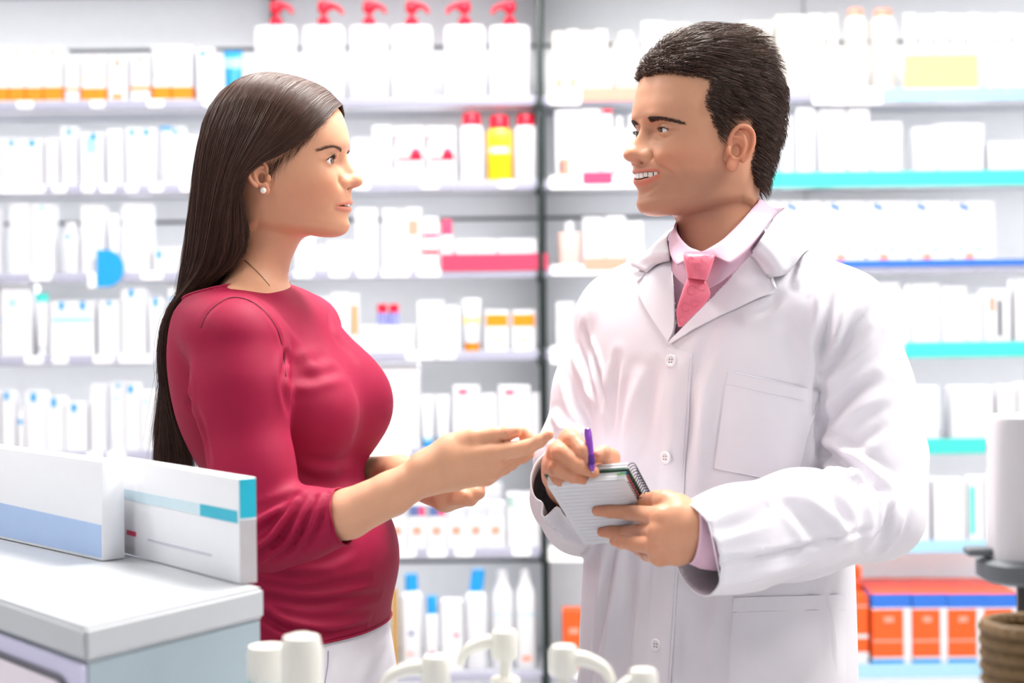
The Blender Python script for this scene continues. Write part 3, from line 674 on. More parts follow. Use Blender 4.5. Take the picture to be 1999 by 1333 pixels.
# till screen and wicker basket at the right edge
M_mon = mat('till_shell', '#d9d4da', 0.45, noise=0.03); M_monb = mat('till_rim', '#666a70', 0.5); M_blk = mat('dark_base', '#1d1716', 0.5)
M_wick = mat('brown_wicker', '#6d5230', 0.6, noise=0.35, nscale=90, bump=0.5)
e = empty('till_screen', tuple(P(2050, 1085, 1.75)[:2]) + (CT,)); tag(e, 'white backed till screen on a dark stand, cut by the right edge', 'till screen')
zb = P(1960, 1090, 1.75)[2] - CT; zt = P(1960, 812, 1.75)[2] - CT
hw = 0.060
mb = MB(); mb.lathe([(hw * 1.03, zb + 0.002), (hw * 1.03, zb + 0.006), (hw, zt - 0.006), (hw * 0.96, zt)], 40, sup=3.5, sy=0.6); mb.build('screen_shell', M_mon, e)
mb = MB(); mb.lathe([(hw * 1.12, zb - 0.022), (hw * 1.22, zb - 0.018), (hw * 1.22, zb - 0.002), (hw * 1.05, zb + 0.002)], 40, sup=3.0, sy=0.7); mb.build('lower_rim', M_monb, e)
mb = MB(); mb.lathe([(0.05, 0.0), (0.05, 0.008), (0.034, 0.012), (0.034, zb - 0.02)], 28, sy=0.8); mb.build('stand', M_blk, e)
mb = MB(); mb.box(-hw * 1.45, -hw * 0.95, -0.012, 0.012, zb + 0.004, zb + 0.012, bev=0.003); mb.build('card_reader', M_monb, e)
bp = P(2003, 1212, 1.62); bz = bp[2] - CT
e = empty('wicker_basket', (bp[0] + 0.0, bp[1], CT)); tag(e, 'small brown woven basket in the lower right corner', 'basket')
rows = 16; prof_r = lambda t: 0.030 + 0.008 * t
mb = MB(); mb.lathe([(0.028, 0.001), (0.030, 0.004)] + [(prof_r(t), bz * t) for t in np.linspace(0.05, 0.97, 8)] + [(prof_r(1) - 0.003, bz * 0.97)] + [(prof_r(t) - 0.003, bz * t) for t in np.linspace(0.9, 0.06, 7)], 36, cap=True); mb.build('basket_wall', M_wick, e)
for k in range(rows):
    t = (k + 0.5) / rows; n = 48; r = prof_r(t)
    pts = [((r + 0.0016 * (1 if (i + k) % 2 else -0.2)) * math.cos(2 * math.pi * i / n), (r + 0.0016 * (1 if (i + k) % 2 else -0.2)) * math.sin(2 * math.pi * i / n), bz * t) for i in range(n + 1)]
    mb = MB(); mb.tube(pts, bz / rows * 0.52, 6, cap=False); mb.build('woven_strand', M_wick, e)
mb = MB(); mb.tube([((prof_r(1)) * math.cos(a), (prof_r(1)) * math.sin(a), bz - 0.003) for a in np.linspace(0, 2 * math.pi, 40)], 0.0045, 10, cap=False); mb.build('rim', M_wick, e)
o = MB(); o.lathe([(0.009, 0.0), (0.010, 0.002), (0.010, 0.07), (0.006, 0.078)], 16); ob = o.build('white_stick', M_pk, None); ob.location = (bp[0] + 0.004, bp[1] + 0.008, CT + bz * 0.5); ob.rotation_euler = (0.2, 0.1, 0)
tag(ob, 'white rounded stick standing in the wicker basket', 'stick')
# ------------------------------------------------------------------ sculpting tools (signed distance fields, polygonised)
def smin(a, b, k):
    h = np.maximum(k - np.abs(a - b), 0.0) / k
    return np.minimum(a, b) - h * h * k * 0.25
def smax(a, b, k): return -smin(-a, -b, k)
def V3(*p): return np.array(p, float)
def sd_cone(p, a, b, ra, rb):
    a = np.asarray(a, float); b = np.asarray(b, float); ba = b - a
    q = p - a; t = np.clip(q @ ba / (ba @ ba), 0, 1)
    return np.linalg.norm(q - t[:, None] * ba, axis=1) - (ra + (rb - ra) * t)
def sd_ell(p, c, r, R=None):
    q = p - np.asarray(c, float)
    if R is not None: q = q @ R          # columns of R: the ellipsoid's axes
    r = np.asarray(r, float)
    k0 = np.linalg.norm(q / r, axis=1); k1 = np.linalg.norm(q / (r * r), axis=1) + 1e-9
    return k0 * (k0 - 1.0) / k1
def axes(x, up=(0, 0, 1)):
    x = np.asarray(x, float); x = x / np.linalg.norm(x); up = np.asarray(up, float)
    y = np.cross(up, x); y /= np.linalg.norm(y) + 1e-12; z = np.cross(x, y)
    return np.stack([x, y, z], axis=1)
def polygonise(fn, lo, hi, h, newton=2):
    """surface nets with a coarse pass; fn takes (n,3) points"""
    lo = np.asarray(lo, float); hi = np.asarray(hi, float)
    n = np.ceil((hi - lo) / h).astype(int) + 1
    n = ((n + 3) // 4) * 4 + 1
    ax = [lo[i] + h * np.arange(n[i]) for i in range(3)]
    cx = [a[::4] for a in ax]
    G = np.stack(np.meshgrid(*cx, indexing='ij'), -1).reshape(-1, 3)
    dc = fn(G).reshape([len(c) for c in cx])
    near = np.abs(dc) < 4 * h * 1.75
    D = np.repeat(np.repeat(np.repeat(dc, 4, 0), 4, 1), 4, 2)[2:2 + n[0], 2:2 + n[1], 2:2 + n[2]] if False else None
    # cells of the coarse grid touched by a near corner
    m = near[:-1, :-1, :-1]
    for dx in (0, 1):
        for dy in (0, 1):
            for dz in (0, 1):
                m = m | near[dx:dx + m.shape[0], dy:dy + m.shape[1], dz:dz + m.shape[2]]
    D = np.full(n, 9.0, np.float32)
    # fill signs from the coarse corners
    sg = np.where(dc < 0, -9.0, 9.0).astype(np.float32)
    D[:] = np.repeat(np.repeat(np.repeat(sg, 4, 0), 4, 1), 4, 2)[:n[0], :n[1], :n[2]]
    mask = np.zeros(n, bool)
    mm = np.repeat(np.repeat(np.repeat(m, 4, 0), 4, 1), 4, 2)
    mask[:mm.shape[0], :mm.shape[1], :mm.shape[2]] |= mm
    mask[1:, 1:, 1:] |= mm
    ii = np.argwhere(mask)
    pts = lo + ii * h
    val = np.empty(len(pts), np.float32)
    for s in range(0, len(pts), 400000): val[s:s + 400000] = fn(pts[s:s + 400000])
    D[mask] = val
    ins = D < 0
    cn = n - 1
    acc = np.zeros((*cn, 3), np.float32); cnt = np.zeros(cn, np.float32)
    edges = []
    for axn in range(3):
        sl0 = [slice(None)] * 3; sl1 = [slice(None)] * 3
        sl0[axn] = slice(0, -1); sl1[axn] = slice(1, None)
        cross = ins[tuple(sl0)] != ins[tuple(sl1)]
        e = np.argwhere(cross)
        a = D[tuple(sl0)][cross]; b = D[tuple(sl1)][cross]
        t = a / (a - b)
        p = e.astype(np.float32); p[:, axn] += t
        o1, o2 = [(1, 2), (2, 0), (0, 1)][axn]
        for d1 in (0, -1):
            for d2 in (0, -1):
                c = e.copy(); c[:, o1] += d1; c[:, o2] += d2
                ok = np.all((c >= 0) & (c < cn), axis=1)
                np.add.at(acc, tuple(c[ok].T), p[ok]); np.add.at(cnt, tuple(c[ok].T), 1)
        edges.append((e, ins[tuple(sl0)][cross], o1, o2))
    cells = np.argwhere(cnt > 0)
    idx = np.full(cn, -1, np.int64); idx[tuple(cells.T)] = np.arange(len(cells))
    Vv = lo + (acc[tuple(cells.T)] / cnt[tuple(cells.T)][:, None]) * h
    F = []
    for (e, s, o1, o2) in edges:
        qs = []
        ok = np.ones(len(e), bool)
        for (d1, d2) in ((0, 0), (-1, 0), (-1, -1), (0, -1)):
            c = e.copy(); c[:, o1] += d1; c[:, o2] += d2
            ok &= np.all((c >= 0) & (c < cn), axis=1)
            qs.append(np.clip(c, 0, cn - 1))
        q = np.stack([idx[tuple(c.T)] for c in qs], 1)
        q = np.where(s[:, None], q, q[:, ::-1])
        F.append(q[ok])
    F = np.concatenate(F)
    Vv = Vv.astype(float)
    for _ in range(newton):
        d, g = sdf_grad(fn, Vv, h * 0.5)
        Vv = Vv - g * np.clip(d, -h, h)[:, None]
    return Vv, F
def sdf_grad(fn, p, e):
    d = fn(p); g = np.empty_like(p)
    for i in range(3):
        q = p.copy(); q[:, i] += e; g[:, i] = (fn(q) - d) / e
    L = np.linalg.norm(g, axis=1)[:, None] + 1e-9
    return d / L[:, 0], g / L
def vert_normals(V, F):
    N = np.zeros_like(V); a, b, c, d = (V[F[:, i]] for i in range(4))
    nf = np.cross(c - a, d - b)
    for i in range(4): np.add.at(N, F[:, i], nf)
    return N / (np.linalg.norm(N, axis=1)[:, None] + 1e-12)
def relax(V, F, it=2, lam=0.5):
    for _ in range(it):
        S = np.zeros_like(V); C = np.zeros(len(V))
        for i in range(4):
            for j in ((i + 1) % 4, (i + 3) % 4):
                np.add.at(S, F[:, i], V[F[:, j]]); np.add.at(C, F[:, i], 1)
        V = V + lam * (S / np.maximum(C, 1)[:, None] - V)
    return V
def stroke_dist(V, poly):
    """distance to a polyline and parameter along it"""
    best = np.full(len(V), 9.0); tt = np.zeros(len(V)); poly = np.asarray(poly); m = len(poly) - 1
    for i in range(m):
        a, b = poly[i], poly[i + 1]; ba = b - a
        q = V - a; t = np.clip(q @ ba / (ba @ ba + 1e-12), 0, 1)
        d = np.linalg.norm(q - t[:, None] * ba, axis=1)
        k = d < best; best[k] = d[k]; tt[k] = (i + t[k]) / m
    return best, tt
def cast(bvh, x, y, Y0=1.0):
    o = Vector((0, 0, CAMZ)); p = Vector(P(x, y, 2.0)); h = bvh.ray_cast(o, (p - o).normalized())
    return None if h[0] is None else np.array(h[0])
def folds(V, F, strokes):
    """press creases and ridges into a cloth surface; strokes: (frame polyline, width m, height m)"""
    bvh = BVHTree.FromPolygons(V.tolist(), F.tolist())
    N = vert_normals(V, F); disp = np.zeros(len(V))
    for (pl, w, hgt) in strokes:
        pts = crom(np.array(pl, float), max(6, 5 * len(pl)))
        w3 = [cast(bvh, x, y) for x, y in pts]; w3 = np.array([q for q in w3 if q is not None])
        if len(w3) < 3: continue
        dep = np.median(w3[:, 1]); w3 = w3[np.abs(w3[:, 1] - dep) < 0.09]
        if len(w3) < 3: continue
        lo = w3.min(0) - 3 * w; hi = w3.max(0) + 3 * w
        k = np.where(np.all((V > lo) & (V < hi), axis=1) & (N[:, 1] < 0.5))[0]
        if len(k) == 0: continue
        d, t = stroke_dist(V[k], w3)
        env = np.sin(np.pi * np.clip(t * 0.94 + 0.03, 0, 1)) ** 0.6
        disp[k] += hgt * env * (np.exp(-(d / w) ** 2) - 0.45 * np.exp(-((d - 1.9 * w) / (0.9 * w)) ** 2))
    return V + N * disp[:, None]
def vnoise(p, seed=0):
    """cheap smooth noise from a few sines"""
    r = np.random.RandomState(seed); out = np.zeros(len(p))
    for k in range(6):
        d = r.normal(size=3); d /= np.linalg.norm(d); out += np.sin(p @ d * (0.7 + 1.1 * r.rand()) + 6.28 * r.rand())
    return out / 6
def join_parts(parts):
    """parts: list of (V, F, colour (n,3) or None) -> one mesh"""
    Vs, Fs, Cs = [], [], []; n = 0
    for V, F, C in parts:
        V = np.asarray(V, float); Vs.append(V); Fs += [tuple(int(i) + n for i in f) for f in F]
        Cs.append(np.ones((len(V), 3)) if C is None else C); n += len(V)
    return np.concatenate(Vs), Fs, np.concatenate(Cs)
def set_colors(o, C, name='Col'):
    at = o.data.color_attributes.new(name, 'FLOAT_COLOR', 'POINT')
    at.data.foreach_set('color', np.concatenate([C, np.ones((len(C), 1))], 1).astype(np.float32).ravel())
def fix_normals(o):
    bm = bmesh.new(); bm.from_mesh(o.data); bmesh.ops.recalc_face_normals(bm, faces=bm.faces[:]); bm.to_mesh(o.data); bm.free()

# ------------------------------------------------------------------ heads
def gauss(x, s): return np.exp(-(x / s) ** 2)
def sstep(x, a, b):
    t = np.clip((x - a) / (b - a), 0, 1); return t * t * (3 - 2 * t)

class Head:
    """head in its own frame: f forward, s towards the viewer's side, u up, origin between the ear canals"""
    def __init__(self, keys, cfg, per=13, ns=288):
        self.cfg = cfg
        K = crom(np.array(keys, float), (len(keys) - 1) * per + 1)
        phi = np.linspace(0, 2 * math.pi, ns, endpoint=False); th = phi - 0.45 * np.sin(phi)
        c, s = np.cos(th)[None], np.sin(th)[None]
        Ff, Fu, Sw, Sf, Su, Bf, Bu, nF, nB = (K[:, i][:, None] for i in range(9))
        front = c >= 0
        n = np.where(front, nF, nB); ac = np.abs(c) ** (2 / n); as_ = np.sign(s) * np.abs(s) ** (2 / n)
        f = np.where(front, Sf + (Ff - Sf) * ac, Sf + (Bf - Sf) * ac)
        lin = np.abs(c) ** 1.25
        u = np.where(front, Su + (Fu - Su) * lin, Su + (Bu - Su) * lin)
        w = Sw * as_
        self.shape = f.shape
        self.V = np.stack([f, w, u], -1).reshape(-1, 3)
        self.front = np.repeat(np.clip(c, 0, 1), len(K), 0).ravel()
        R, C = f.shape
        i = np.arange(R - 1)[:, None] * C; k = np.arange(C)[None]; k2 = (k + 1) % C
        self.F = np.stack([i + k, i + k2, i + C + k2, i + C + k], -1).reshape(-1, 4)
        self.C = np.ones((len(self.V), 3))
        self.face_features()
    def face_features(self):
        g = self.cfg; V = self.V; S = np.abs(V[:, 1]); s = V[:, 1]; u = V[:, 2].copy(); f = V[:, 0]
        fr = self.front > 0.02
        d = np.zeros(len(V))
        wgt = sstep(f, 0.015, 0.04) * fr
        # brow, socket, cheek
        ue, se, fe = g['eye']
        d += -g['socket'] * gauss(S - se * 1.0, 0.0165) * gauss(u - ue - 0.001, 0.013)
        d += -g['socket'] * 0.8 * gauss(S - 0.014, 0.008) * gauss(u - ue - 0.003, 0.012)
        d += g['brow'] * gauss(S - 0.026, 0.022) * gauss(u - ue - 0.019, 0.008)
        d += g['cheek'] * gauss(S - 0.047, 0.017) * gauss(u - ue + 0.030, 0.017)
        for (ss, uu, ws, wu, a) in g.get('bumps', ()): d += a * gauss(S - ss, ws) * gauss(u - uu, wu)
        # nose
        nu = np.array(g['nose']); o = np.argsort(nu[:, 0])
        pk = crom(nu[o], 80); prot = np.interp(u, pk[:, 0], pk[:, 1], 0, 0); sig = np.interp(u, pk[:, 0], pk[:, 2])
        d += np.maximum(prot, 0) * np.exp(-(S / sig) ** 2.3)
        un, an = g['ala']           # alar wing height and half spread
        d += 0.0062 * g['alar'] * gauss(S - an, 0.0052) * gauss(u - un, 0.0068)
        d += -0.0030 * gauss(S - an - 0.0075, 0.0030) * gauss(u - un - 0.000, 0.0062)
        d += -0.0085 * gauss(S - an * 0.62, 0.0036) * gauss(u - un + 0.0062, 0.0024)
        # lips
        um, wm, smile = g['mouth']
        a = np.clip(S / wm, 0, 1); uc = um + smile * S ** 2
        tau = np.sqrt(np.clip(1 - a ** 2.2, 0, 1)) * 0.86 + 0.14
        v = (u - uc) / tau
        A = np.clip(1 - a ** 2.6, 0, 1)
        pts = np.array(g['lips']); lp = np.interp(v, crom(pts, 60)[:, 0], crom(pts, 60)[:, 1], 0, 0)
        inm = S < wm * 1.0
        d += np.where(inm, lp * A, 0)
        d += -0.0022 * gauss(S - wm * 1.04, 0.0045) * gauss(u - uc, 0.006)
        d += -0.0013 * gauss(S, 0.0035) * gauss(u - um - 0.0135, 0.005)
        for (pl, ww, a_) in g.get('creases', ()):
            q = np.stack([S, u, np.zeros_like(u)], 1); p3 = np.array([(x, y, 0) for x, y in pl])
            dd, tt = stroke_dist(q, crom(p3, 24)); d += a_ * np.exp(-(dd / ww) ** 2) * np.sin(np.pi * np.clip(tt, 0.03, 0.97)) ** 0.6
        d *= wgt
        V[:, 0] += d
        # rounded nose tip and wings
        for (bf, bs, bu, br, bk) in g.get('balls', ()):
            for sg in ((1, -1) if bs else (1,)):
                c = np.array([bf, sg * bs, bu]); q = V - c; rr = np.linalg.norm(q, axis=1)
                k = np.where((rr < br * 2.2) & (q[:, 0] > -br * 1.1))[0]
                if len(k) == 0: continue
                rn = smax(rr[k], np.full(len(k), br), bk); fade = sstep(-rr[k], -br * 2.2, -br * 1.3)
                V[k] = c + q[k] / (rr[k][:, None] + 1e-9) * (rr[k] + (rn - rr[k]) * fade)[:, None]
        # mouth opening
        ov, ou = g['gape']       # upper and lower lip edge at the centre (relative to the mouth line)
        wo = wm * g['gapew']
        ao = np.clip(S / wo, 0, 1); sh = np.clip(1 - ao ** 2, 0, 1) ** 0.6
        up_e = ov * sh; lo_e = ou * sh
        vv = u - uc
        e1_ = np.minimum(up_e - vv, vv - lo_e)
        op = (S < wo) & (e1_ > 0) & (wgt > 0.5)
        V[:, 0] -= np.where((S < wo) & (wgt > 0.5), 0.010 * sstep(e1_, -0.0004, 0.0016), 0)
        # colours
        C = self.C
        lu, ll = g['lipedge']
        lip = (sstep(v, ll - 0.0012, ll + 0.0012) * (1 - sstep(v, lu - 0.0010, lu + 0.0010))) * (1 - sstep(a, 0.93, 1.0)) * (wgt > 0.3)
        C += lip[:, None] * (np.array(g['lipcol']) - 1)
        inside = op & (V[:, 0] < 9)
        C[inside] = np.array((0.28, 0.08, 0.07))
        bl = gauss(S - 0.045, 0.02) * gauss(u - ue + 0.035, 0.018) * wgt
        C *= 1 + bl[:, None] * (np.array(g['blush']) - 1)
        nz = gauss(S, 0.014) * gauss(u - un - 0.004, 0.012) * wgt * 0.7
        C *= 1 + nz[:, None] * (np.array(g['blush']) - 1)
        if 'stubble' in g:
            st = sstep(-u, -(um + 0.012), -(um - 0.004)) * (1 - sstep(-u, 0.085, 0.105)) * sstep(f, -0.005, 0.03)
            ms = gauss(S, 0.03) * gauss(u - um - 0.012, 0.006) * wgt
            st = np.clip(np.maximum(st, ms), 0, 1) * (1 - lip)
            nzz = 0.85 + 0.15 * np.random.RandomState(3).rand(len(V))
            C *= 1 + (st * nzz)[:, None] * (np.array(g['stubble']) - 1)
        # eyes: lids wrap a sphere; the opening drops behind the eyeball
        for sg in (1, -1):
            E = np.array([fe, sg * se, ue]); q = V - E; r = np.linalg.norm(q, axis=1)
            k = np.where((r < 0.03) & (q[:, 0] > -0.004))[0]
            q = q[k]; r_ = r[k]
            yaw = g.get('eyeaxis', 0.14)
            lat = q[:, 1] * sg; fw = q[:, 0]
            lat2 = lat * math.cos(yaw) - fw * math.sin(yaw); fw2 = fw * math.cos(yaw) + lat * math.sin(yaw)
            az = np.arctan2(lat2, fw2); el = np.arctan2(q[:, 2], np.hypot(lat2, fw2))
            rl = 0.0136
            blend = sstep(-np.hypot(az * 0.8, el), -1.45, -0.95)
            rn = smax(r_, np.full_like(r_, rl), 0.004)
            rn = r_ + (rn - r_) * blend
            a0, a1 = g['eyeaz']; t = np.clip((az - a0) / (a1 - a0), 0, 1)
            hU, hL = g['eyeel']; tilt = g.get('eyetilt', 0.06)
            mid = tilt * (t - 0.5)
            shU = np.sin(np.pi * t ** 0.85) ** 0.75; shL = np.sin(np.pi * t ** 1.1) ** 0.8
            eu = mid + hU * shU; el_ = mid - hL * shL
            cre = gauss(el - (eu + 0.20), 0.07) * (t > 0.02) * (t < 0.98)
            rn = rn - 0.0010 * cre * blend
            op = (t > 0) & (t < 1) & (el < eu) & (el > el_)
            rn = np.where(op, 0.0098, rn)
            V[k] = E + q / r_[:, None] * rn[:, None]
            lidc = gauss(el - eu, 0.16) * blend * (~op)
            C[k] *= 1 + lidc[:, None] * (np.array(g.get('lidcol', (0.9, 0.82, 0.8))) - 1)
            rim = np.maximum(gauss(el - eu, 0.05), gauss(el - el_, 0.05)) * (t > 0) * (t < 1) * blend
            C[k] *= 1 + (rim * ~op)[:, None] * (np.array((0.72, 0.5, 0.48)) - 1)
            C[k[op]] = (0.5, 0.25, 0.22)
    def lid_edge(self, sg, which, n=24, r=0.0139, t0=0.0, t1=1.0):
        g = self.cfg; ue, se, fe = g['eye']; a0, a1 = g['eyeaz']; hU, hL = g['eyeel']; yaw = g.get('eyeaxis', 0.14); tilt = g.get('eyetilt', 0.06)
        out = []
        for t in np.linspace(t0, t1, n):
            mid = tilt * (t - 0.5)
            e = mid + hU * math.sin(math.pi * t ** 0.85) ** 0.75 if which > 0 else mid - hL * math.sin(math.pi * t ** 1.1) ** 0.8
            az = a0 + (a1 - a0) * t + yaw
            out.append((fe + r * math.cos(e) * math.cos(az), sg * (se + r * math.cos(e) * math.sin(az)), ue + r * math.sin(e)))
        return np.array(out)

def eyeball(parent, E, gaze, xf, iris='brown', name='eye'):
    """E centre in world, gaze unit vector (world)"""
    R = axes(gaze); n = 28; rows = [0.0, 0.10, 0.17, 0.235, 0.36, 0.44, 0.49, 0.54, 0.62, 0.8, 1.1, 1.5, 2.1, 2.8, math.pi]
    V = []; F = []; m = []
    r = 0.0122
    for i, a in enumerate(rows):
        rr = r + (0.0008 * (1 - (a / 0.54) ** 2) if a < 0.54 else 0)
        for k in range(n):
            b = 2 * math.pi * k / n
            V.append(E + R @ np.array([rr * math.cos(a), rr * math.sin(a) * math.cos(b), rr * math.sin(a) * math.sin(b)]))
    for i in range(len(rows) - 1):
        a = (rows[i] + rows[i + 1]) / 2
        mi = 0 if a < 0.17 else 1 if a < 0.44 else 2 if a < 0.50 else 3
        for k in range(n): F.append((i * n + k, i * n + (k + 1) % n, (i + 1) * n + (k + 1) % n, (i + 1) * n + k)); m.append(mi)
    ms = [mat('eye_pupil', '#050505', 0.05, coat=1), mat('eye_iris_' + iris, {'brown': '#3d2616', 'hazel': '#5a4230'}[iris], 0.08, coat=1, noise=0.4, nscale=900), mat('eye_limbus', '#1d1512', 0.08, coat=1), mat('eye_sclera', '#e8e2e0', 0.12, coat=0.8, noise=0.04)]
    return mesh_obj(name, np.array(V), F, ms, parent, m)

def ear_mesh(scale=1.0, seed=0):
    """ear in its own frame: x back, y outward from the head, z up, ear canal near the origin; about 62 mm tall"""
    out = [(0.004, 0.012), (0.006, 0.026), (0.013, 0.034), (0.023, 0.034), (0.030, 0.026), (0.031, 0.012), (0.027, -0.002), (0.020, -0.013), (0.013, -0.022), (0.005, -0.026), (0.000, -0.019)]
    hel = crom([(0.006, 0.001, 0.004), (0.001, 0.003, 0.011), (0.002, 0.007, 0.022), (0.009, 0.011, 0.032), (0.020, 0.014, 0.034), (0.029, 0.016, 0.027), (0.031, 0.017, 0.013), (0.027, 0.016, -0.002), (0.020, 0.013, -0.012)], 24)
    ant = crom([(0.014, 0.007, 0.026), (0.019, 0.011, 0.019), (0.021, 0.013, 0.008), (0.018, 0.012, -0.004), (0.012, 0.009, -0.010), (0.007, 0.007, -0.009)], 16)
    ant2 = crom([(0.007, 0.006, 0.019), (0.013, 0.009, 0.018), (0.019, 0.0115, 0.013)], 8)
    def chain(p, pts, r0, r1):
        d = None; n = len(pts)
        for i in range(n - 1):
            ra = r0 + (r1 - r0) * i / (n - 1); rb = r0 + (r1 - r0) * (i + 1) / (n - 1)
            q = sd_cone(p, pts[i], pts[i + 1], ra, rb); d = q if d is None else np.minimum(d, q)
        return d
    def fn(p):
        # plate, tilted outward towards the back
        pl = p.copy(); pl[:, 1] = p[:, 1] - (0.001 + 0.42 * p[:, 0])
        d = sd_ell(pl, (0.016, 0, 0.010), (0.0150, 0.0030, 0.0235))
        d = smin(d, chain(p, hel, 0.0030, 0.0030), 0.003)
        d = smin(d, chain(p, ant, 0.0028, 0.0026), 0.004)
        d = smin(d, chain(p, ant2, 0.0018, 0.002), 0.003)
        d = smin(d, sd_ell(p, (0.008, 0.006, -0.019), (0.0085, 0.0040, 0.0095)), 0.005)      # lobe
        d = smin(d, sd_ell(p, (0.000, 0.0055, -0.001), (0.0045, 0.0035, 0.0065)), 0.003)     # tragus
        d = smin(d, sd_cone(p, (0.004, -0.006, 0.012), (0.004, -0.004, -0.010), 0.007, 0.006), 0.005)
        d = smax(d, -sd_ell(p, (0.0105, 0.0095, 0.001), (0.0066, 0.0080, 0.0095)), 0.002)    # concha
        return d
    V, F = polygonise(fn, (-0.014, -0.016, -0.034), (0.040, 0.026, 0.044), 0.0011, 1)
    return V * scale, F

def fast_mesh(name, V, Q, mats, parent=None, colors=None, smooth=True):
    me = bpy.data.meshes.new(name); nv, nq = len(V), len(Q)
    me.vertices.add(nv); me.vertices.foreach_set('co', np.asarray(V, np.float32).ravel())
    me.loops.add(nq * 4); me.loops.foreach_set('vertex_index', np.asarray(Q, np.int32).ravel())
    me.polygons.add(nq); me.polygons.foreach_set('loop_start', np.arange(0, nq * 4, 4, dtype=np.int32))
    if smooth: me.polygons.foreach_set('use_smooth', np.ones(nq, bool))
    for m in (mats if isinstance(mats, (list, tuple)) else [mats]): me.materials.append(m)
    me.update(calc_edges=True); me.validate()
    o = bpy.data.objects.new(name, me); COL.objects.link(o)
    if parent is not None: o.parent = parent
    if colors is not None: set_colors(o, colors)
    return o
def strands_mesh(S, r0, r1, n=3):
    """S: (N, M, 3) strand points -> thin tapering tubes"""
    N, M, _ = S.shape
    T = np.gradient(S, axis=1); T /= np.linalg.norm(T, axis=2, keepdims=True) + 1e-12
    ref = np.random.RandomState(1).normal(size=(N, 1, 3)); U = ref - T * np.sum(ref * T, 2, keepdims=True); U /= np.linalg.norm(U, axis=2, keepdims=True) + 1e-12
    Wv = np.cross(T, U)
    prof = np.linspace(0, 1, M); rad = np.asarray(r0)[..., None, None] * (1 - prof[None, :, None] ** 2.0) + r1 * prof[None, :, None] ** 2.0
    V = np.stack([S + rad * (math.cos(2 * math.pi * k / n) * U + math.sin(2 * math.pi * k / n) * Wv) for k in range(n)], 2)
    idx = np.arange(N * M * n).reshape(N, M, n)
    Q = np.stack([idx[:, :-1], np.roll(idx, -1, 2)[:, :-1], np.roll(idx, -1, 2)[:, 1:], idx[:, 1:]], -1).reshape(-1, 4)
    return V.reshape(-1, 3), Q
# ------------------------------------------------------------------ the woman
WYAW = math.radians(8)
WF = V3(math.cos(WYAW), -math.sin(WYAW), 0); WS = V3(-math.sin(WYAW), -math.cos(WYAW), 0); WU = V3(0, 0, 1)
WORG = P(537, 352, 2.31) + WS * 0.0 + V3(0.005, 0, -0.0035)
def w_head(p): p = np.atleast_2d(p); return WORG + p[:, :1] * WF + p[:, 1:2] * WS + p[:, 2:3] * WU
#        Ff     Fu      Sw     Sf      Su     Bf      Bu     nF   nB
WKEYS = [(-0.010, 0.1385, 0.0005, -0.012, 0.1385, -0.014, 0.1385, 2.0, 2.0),
         (0.030, 0.134, 0.030, -0.012, 0.134, -0.045, 0.132, 2.0, 2.0),
         (0.062, 0.119, 0.053, -0.010, 0.121, -0.068, 0.117, 2.1, 2.0),
         (0.0825, 0.099, 0.0665, -0.006, 0.102, -0.081, 0.097, 2.2, 2.0),
         (0.0905, 0.082, 0.0720, -0.002, 0.083, -0.086, 0.078, 2.3, 2.0),
         (0.0945, 0.067, 0.0730, 0.002, 0.066, -0.088, 0.060, 2.35, 2.0),
         (0.0960, 0.053, 0.0720, 0.004, 0.050, -0.088, 0.043, 2.4, 2.0),
         (0.0935, 0.038, 0.0705, 0.006, 0.034, -0.086, 0.026, 2.4, 2.0),
         (0.0925, 0.024, 0.0690, 0.007, 0.019, -0.082, 0.009, 2.35, 2.0),
         (0.0945, 0.008, 0.0675, 0.007, 0.005, -0.076, -0.008, 2.25, 2.0),
         (0.0975, -0.007, 0.0650, 0.006, -0.008, -0.070, -0.022, 2.15, 2.0),
         (0.0990, -0.020, 0.0620, 0.003, -0.019, -0.066, -0.034, 2.05, 2.0),
         (0.0975, -0.034, 0.0585, -0.001, -0.029, -0.062, -0.045, 1.98, 2.0),
         (0.0950, -0.048, 0.0550, -0.006, -0.038, -0.060, -0.055, 1.92, 2.0),
         (0.0950, -0.060, 0.0525, -0.010, -0.045, -0.059, -0.064, 1.88, 2.0),
         (0.0905, -0.0695, 0.0510, -0.013, -0.051, -0.058, -0.072, 1.86, 2.0),
         (0.0780, -0.0745, 0.0480, -0.015, -0.056, -0.058, -0.079, 1.86, 2.0),
         (0.0600, -0.0745, 0.0440, -0.018, -0.061, -0.058, -0.086, 1.9, 2.0),
         (0.0440, -0.0715, 0.0420, -0.021, -0.068, -0.059, -0.093, 1.95, 2.0),
         (0.0300, -0.0770, 0.0420, -0.023, -0.080, -0.061, -0.100, 2.0, 2.0),
         (0.0200, -0.0930, 0.0440, -0.026, -0.093, -0.064, -0.108, 2.0, 2.0),
         (0.0130, -0.1090, 0.0480, -0.030, -0.108, -0.068, -0.117, 2.0, 2.0),
         (0.0095, -0.1230, 0.0560, -0.034, -0.120, -0.073, -0.127, 2.0, 2.0),
         (0.0095, -0.1360, 0.0710, -0.038, -0.132, -0.080, -0.140, 2.0, 2.0),
         (0.0150, -0.1500, 0.0960, -0.041, -0.144, -0.088, -0.156, 2.0, 2.0),
         (0.0250, -0.1680, 0.1230, -0.044, -0.158, -0.096, -0.176, 2.0, 2.1),
         (0.0350, -0.1850, 0.1420, -0.046, -0.178, -0.102, -0.200, 2.1, 2.2)]
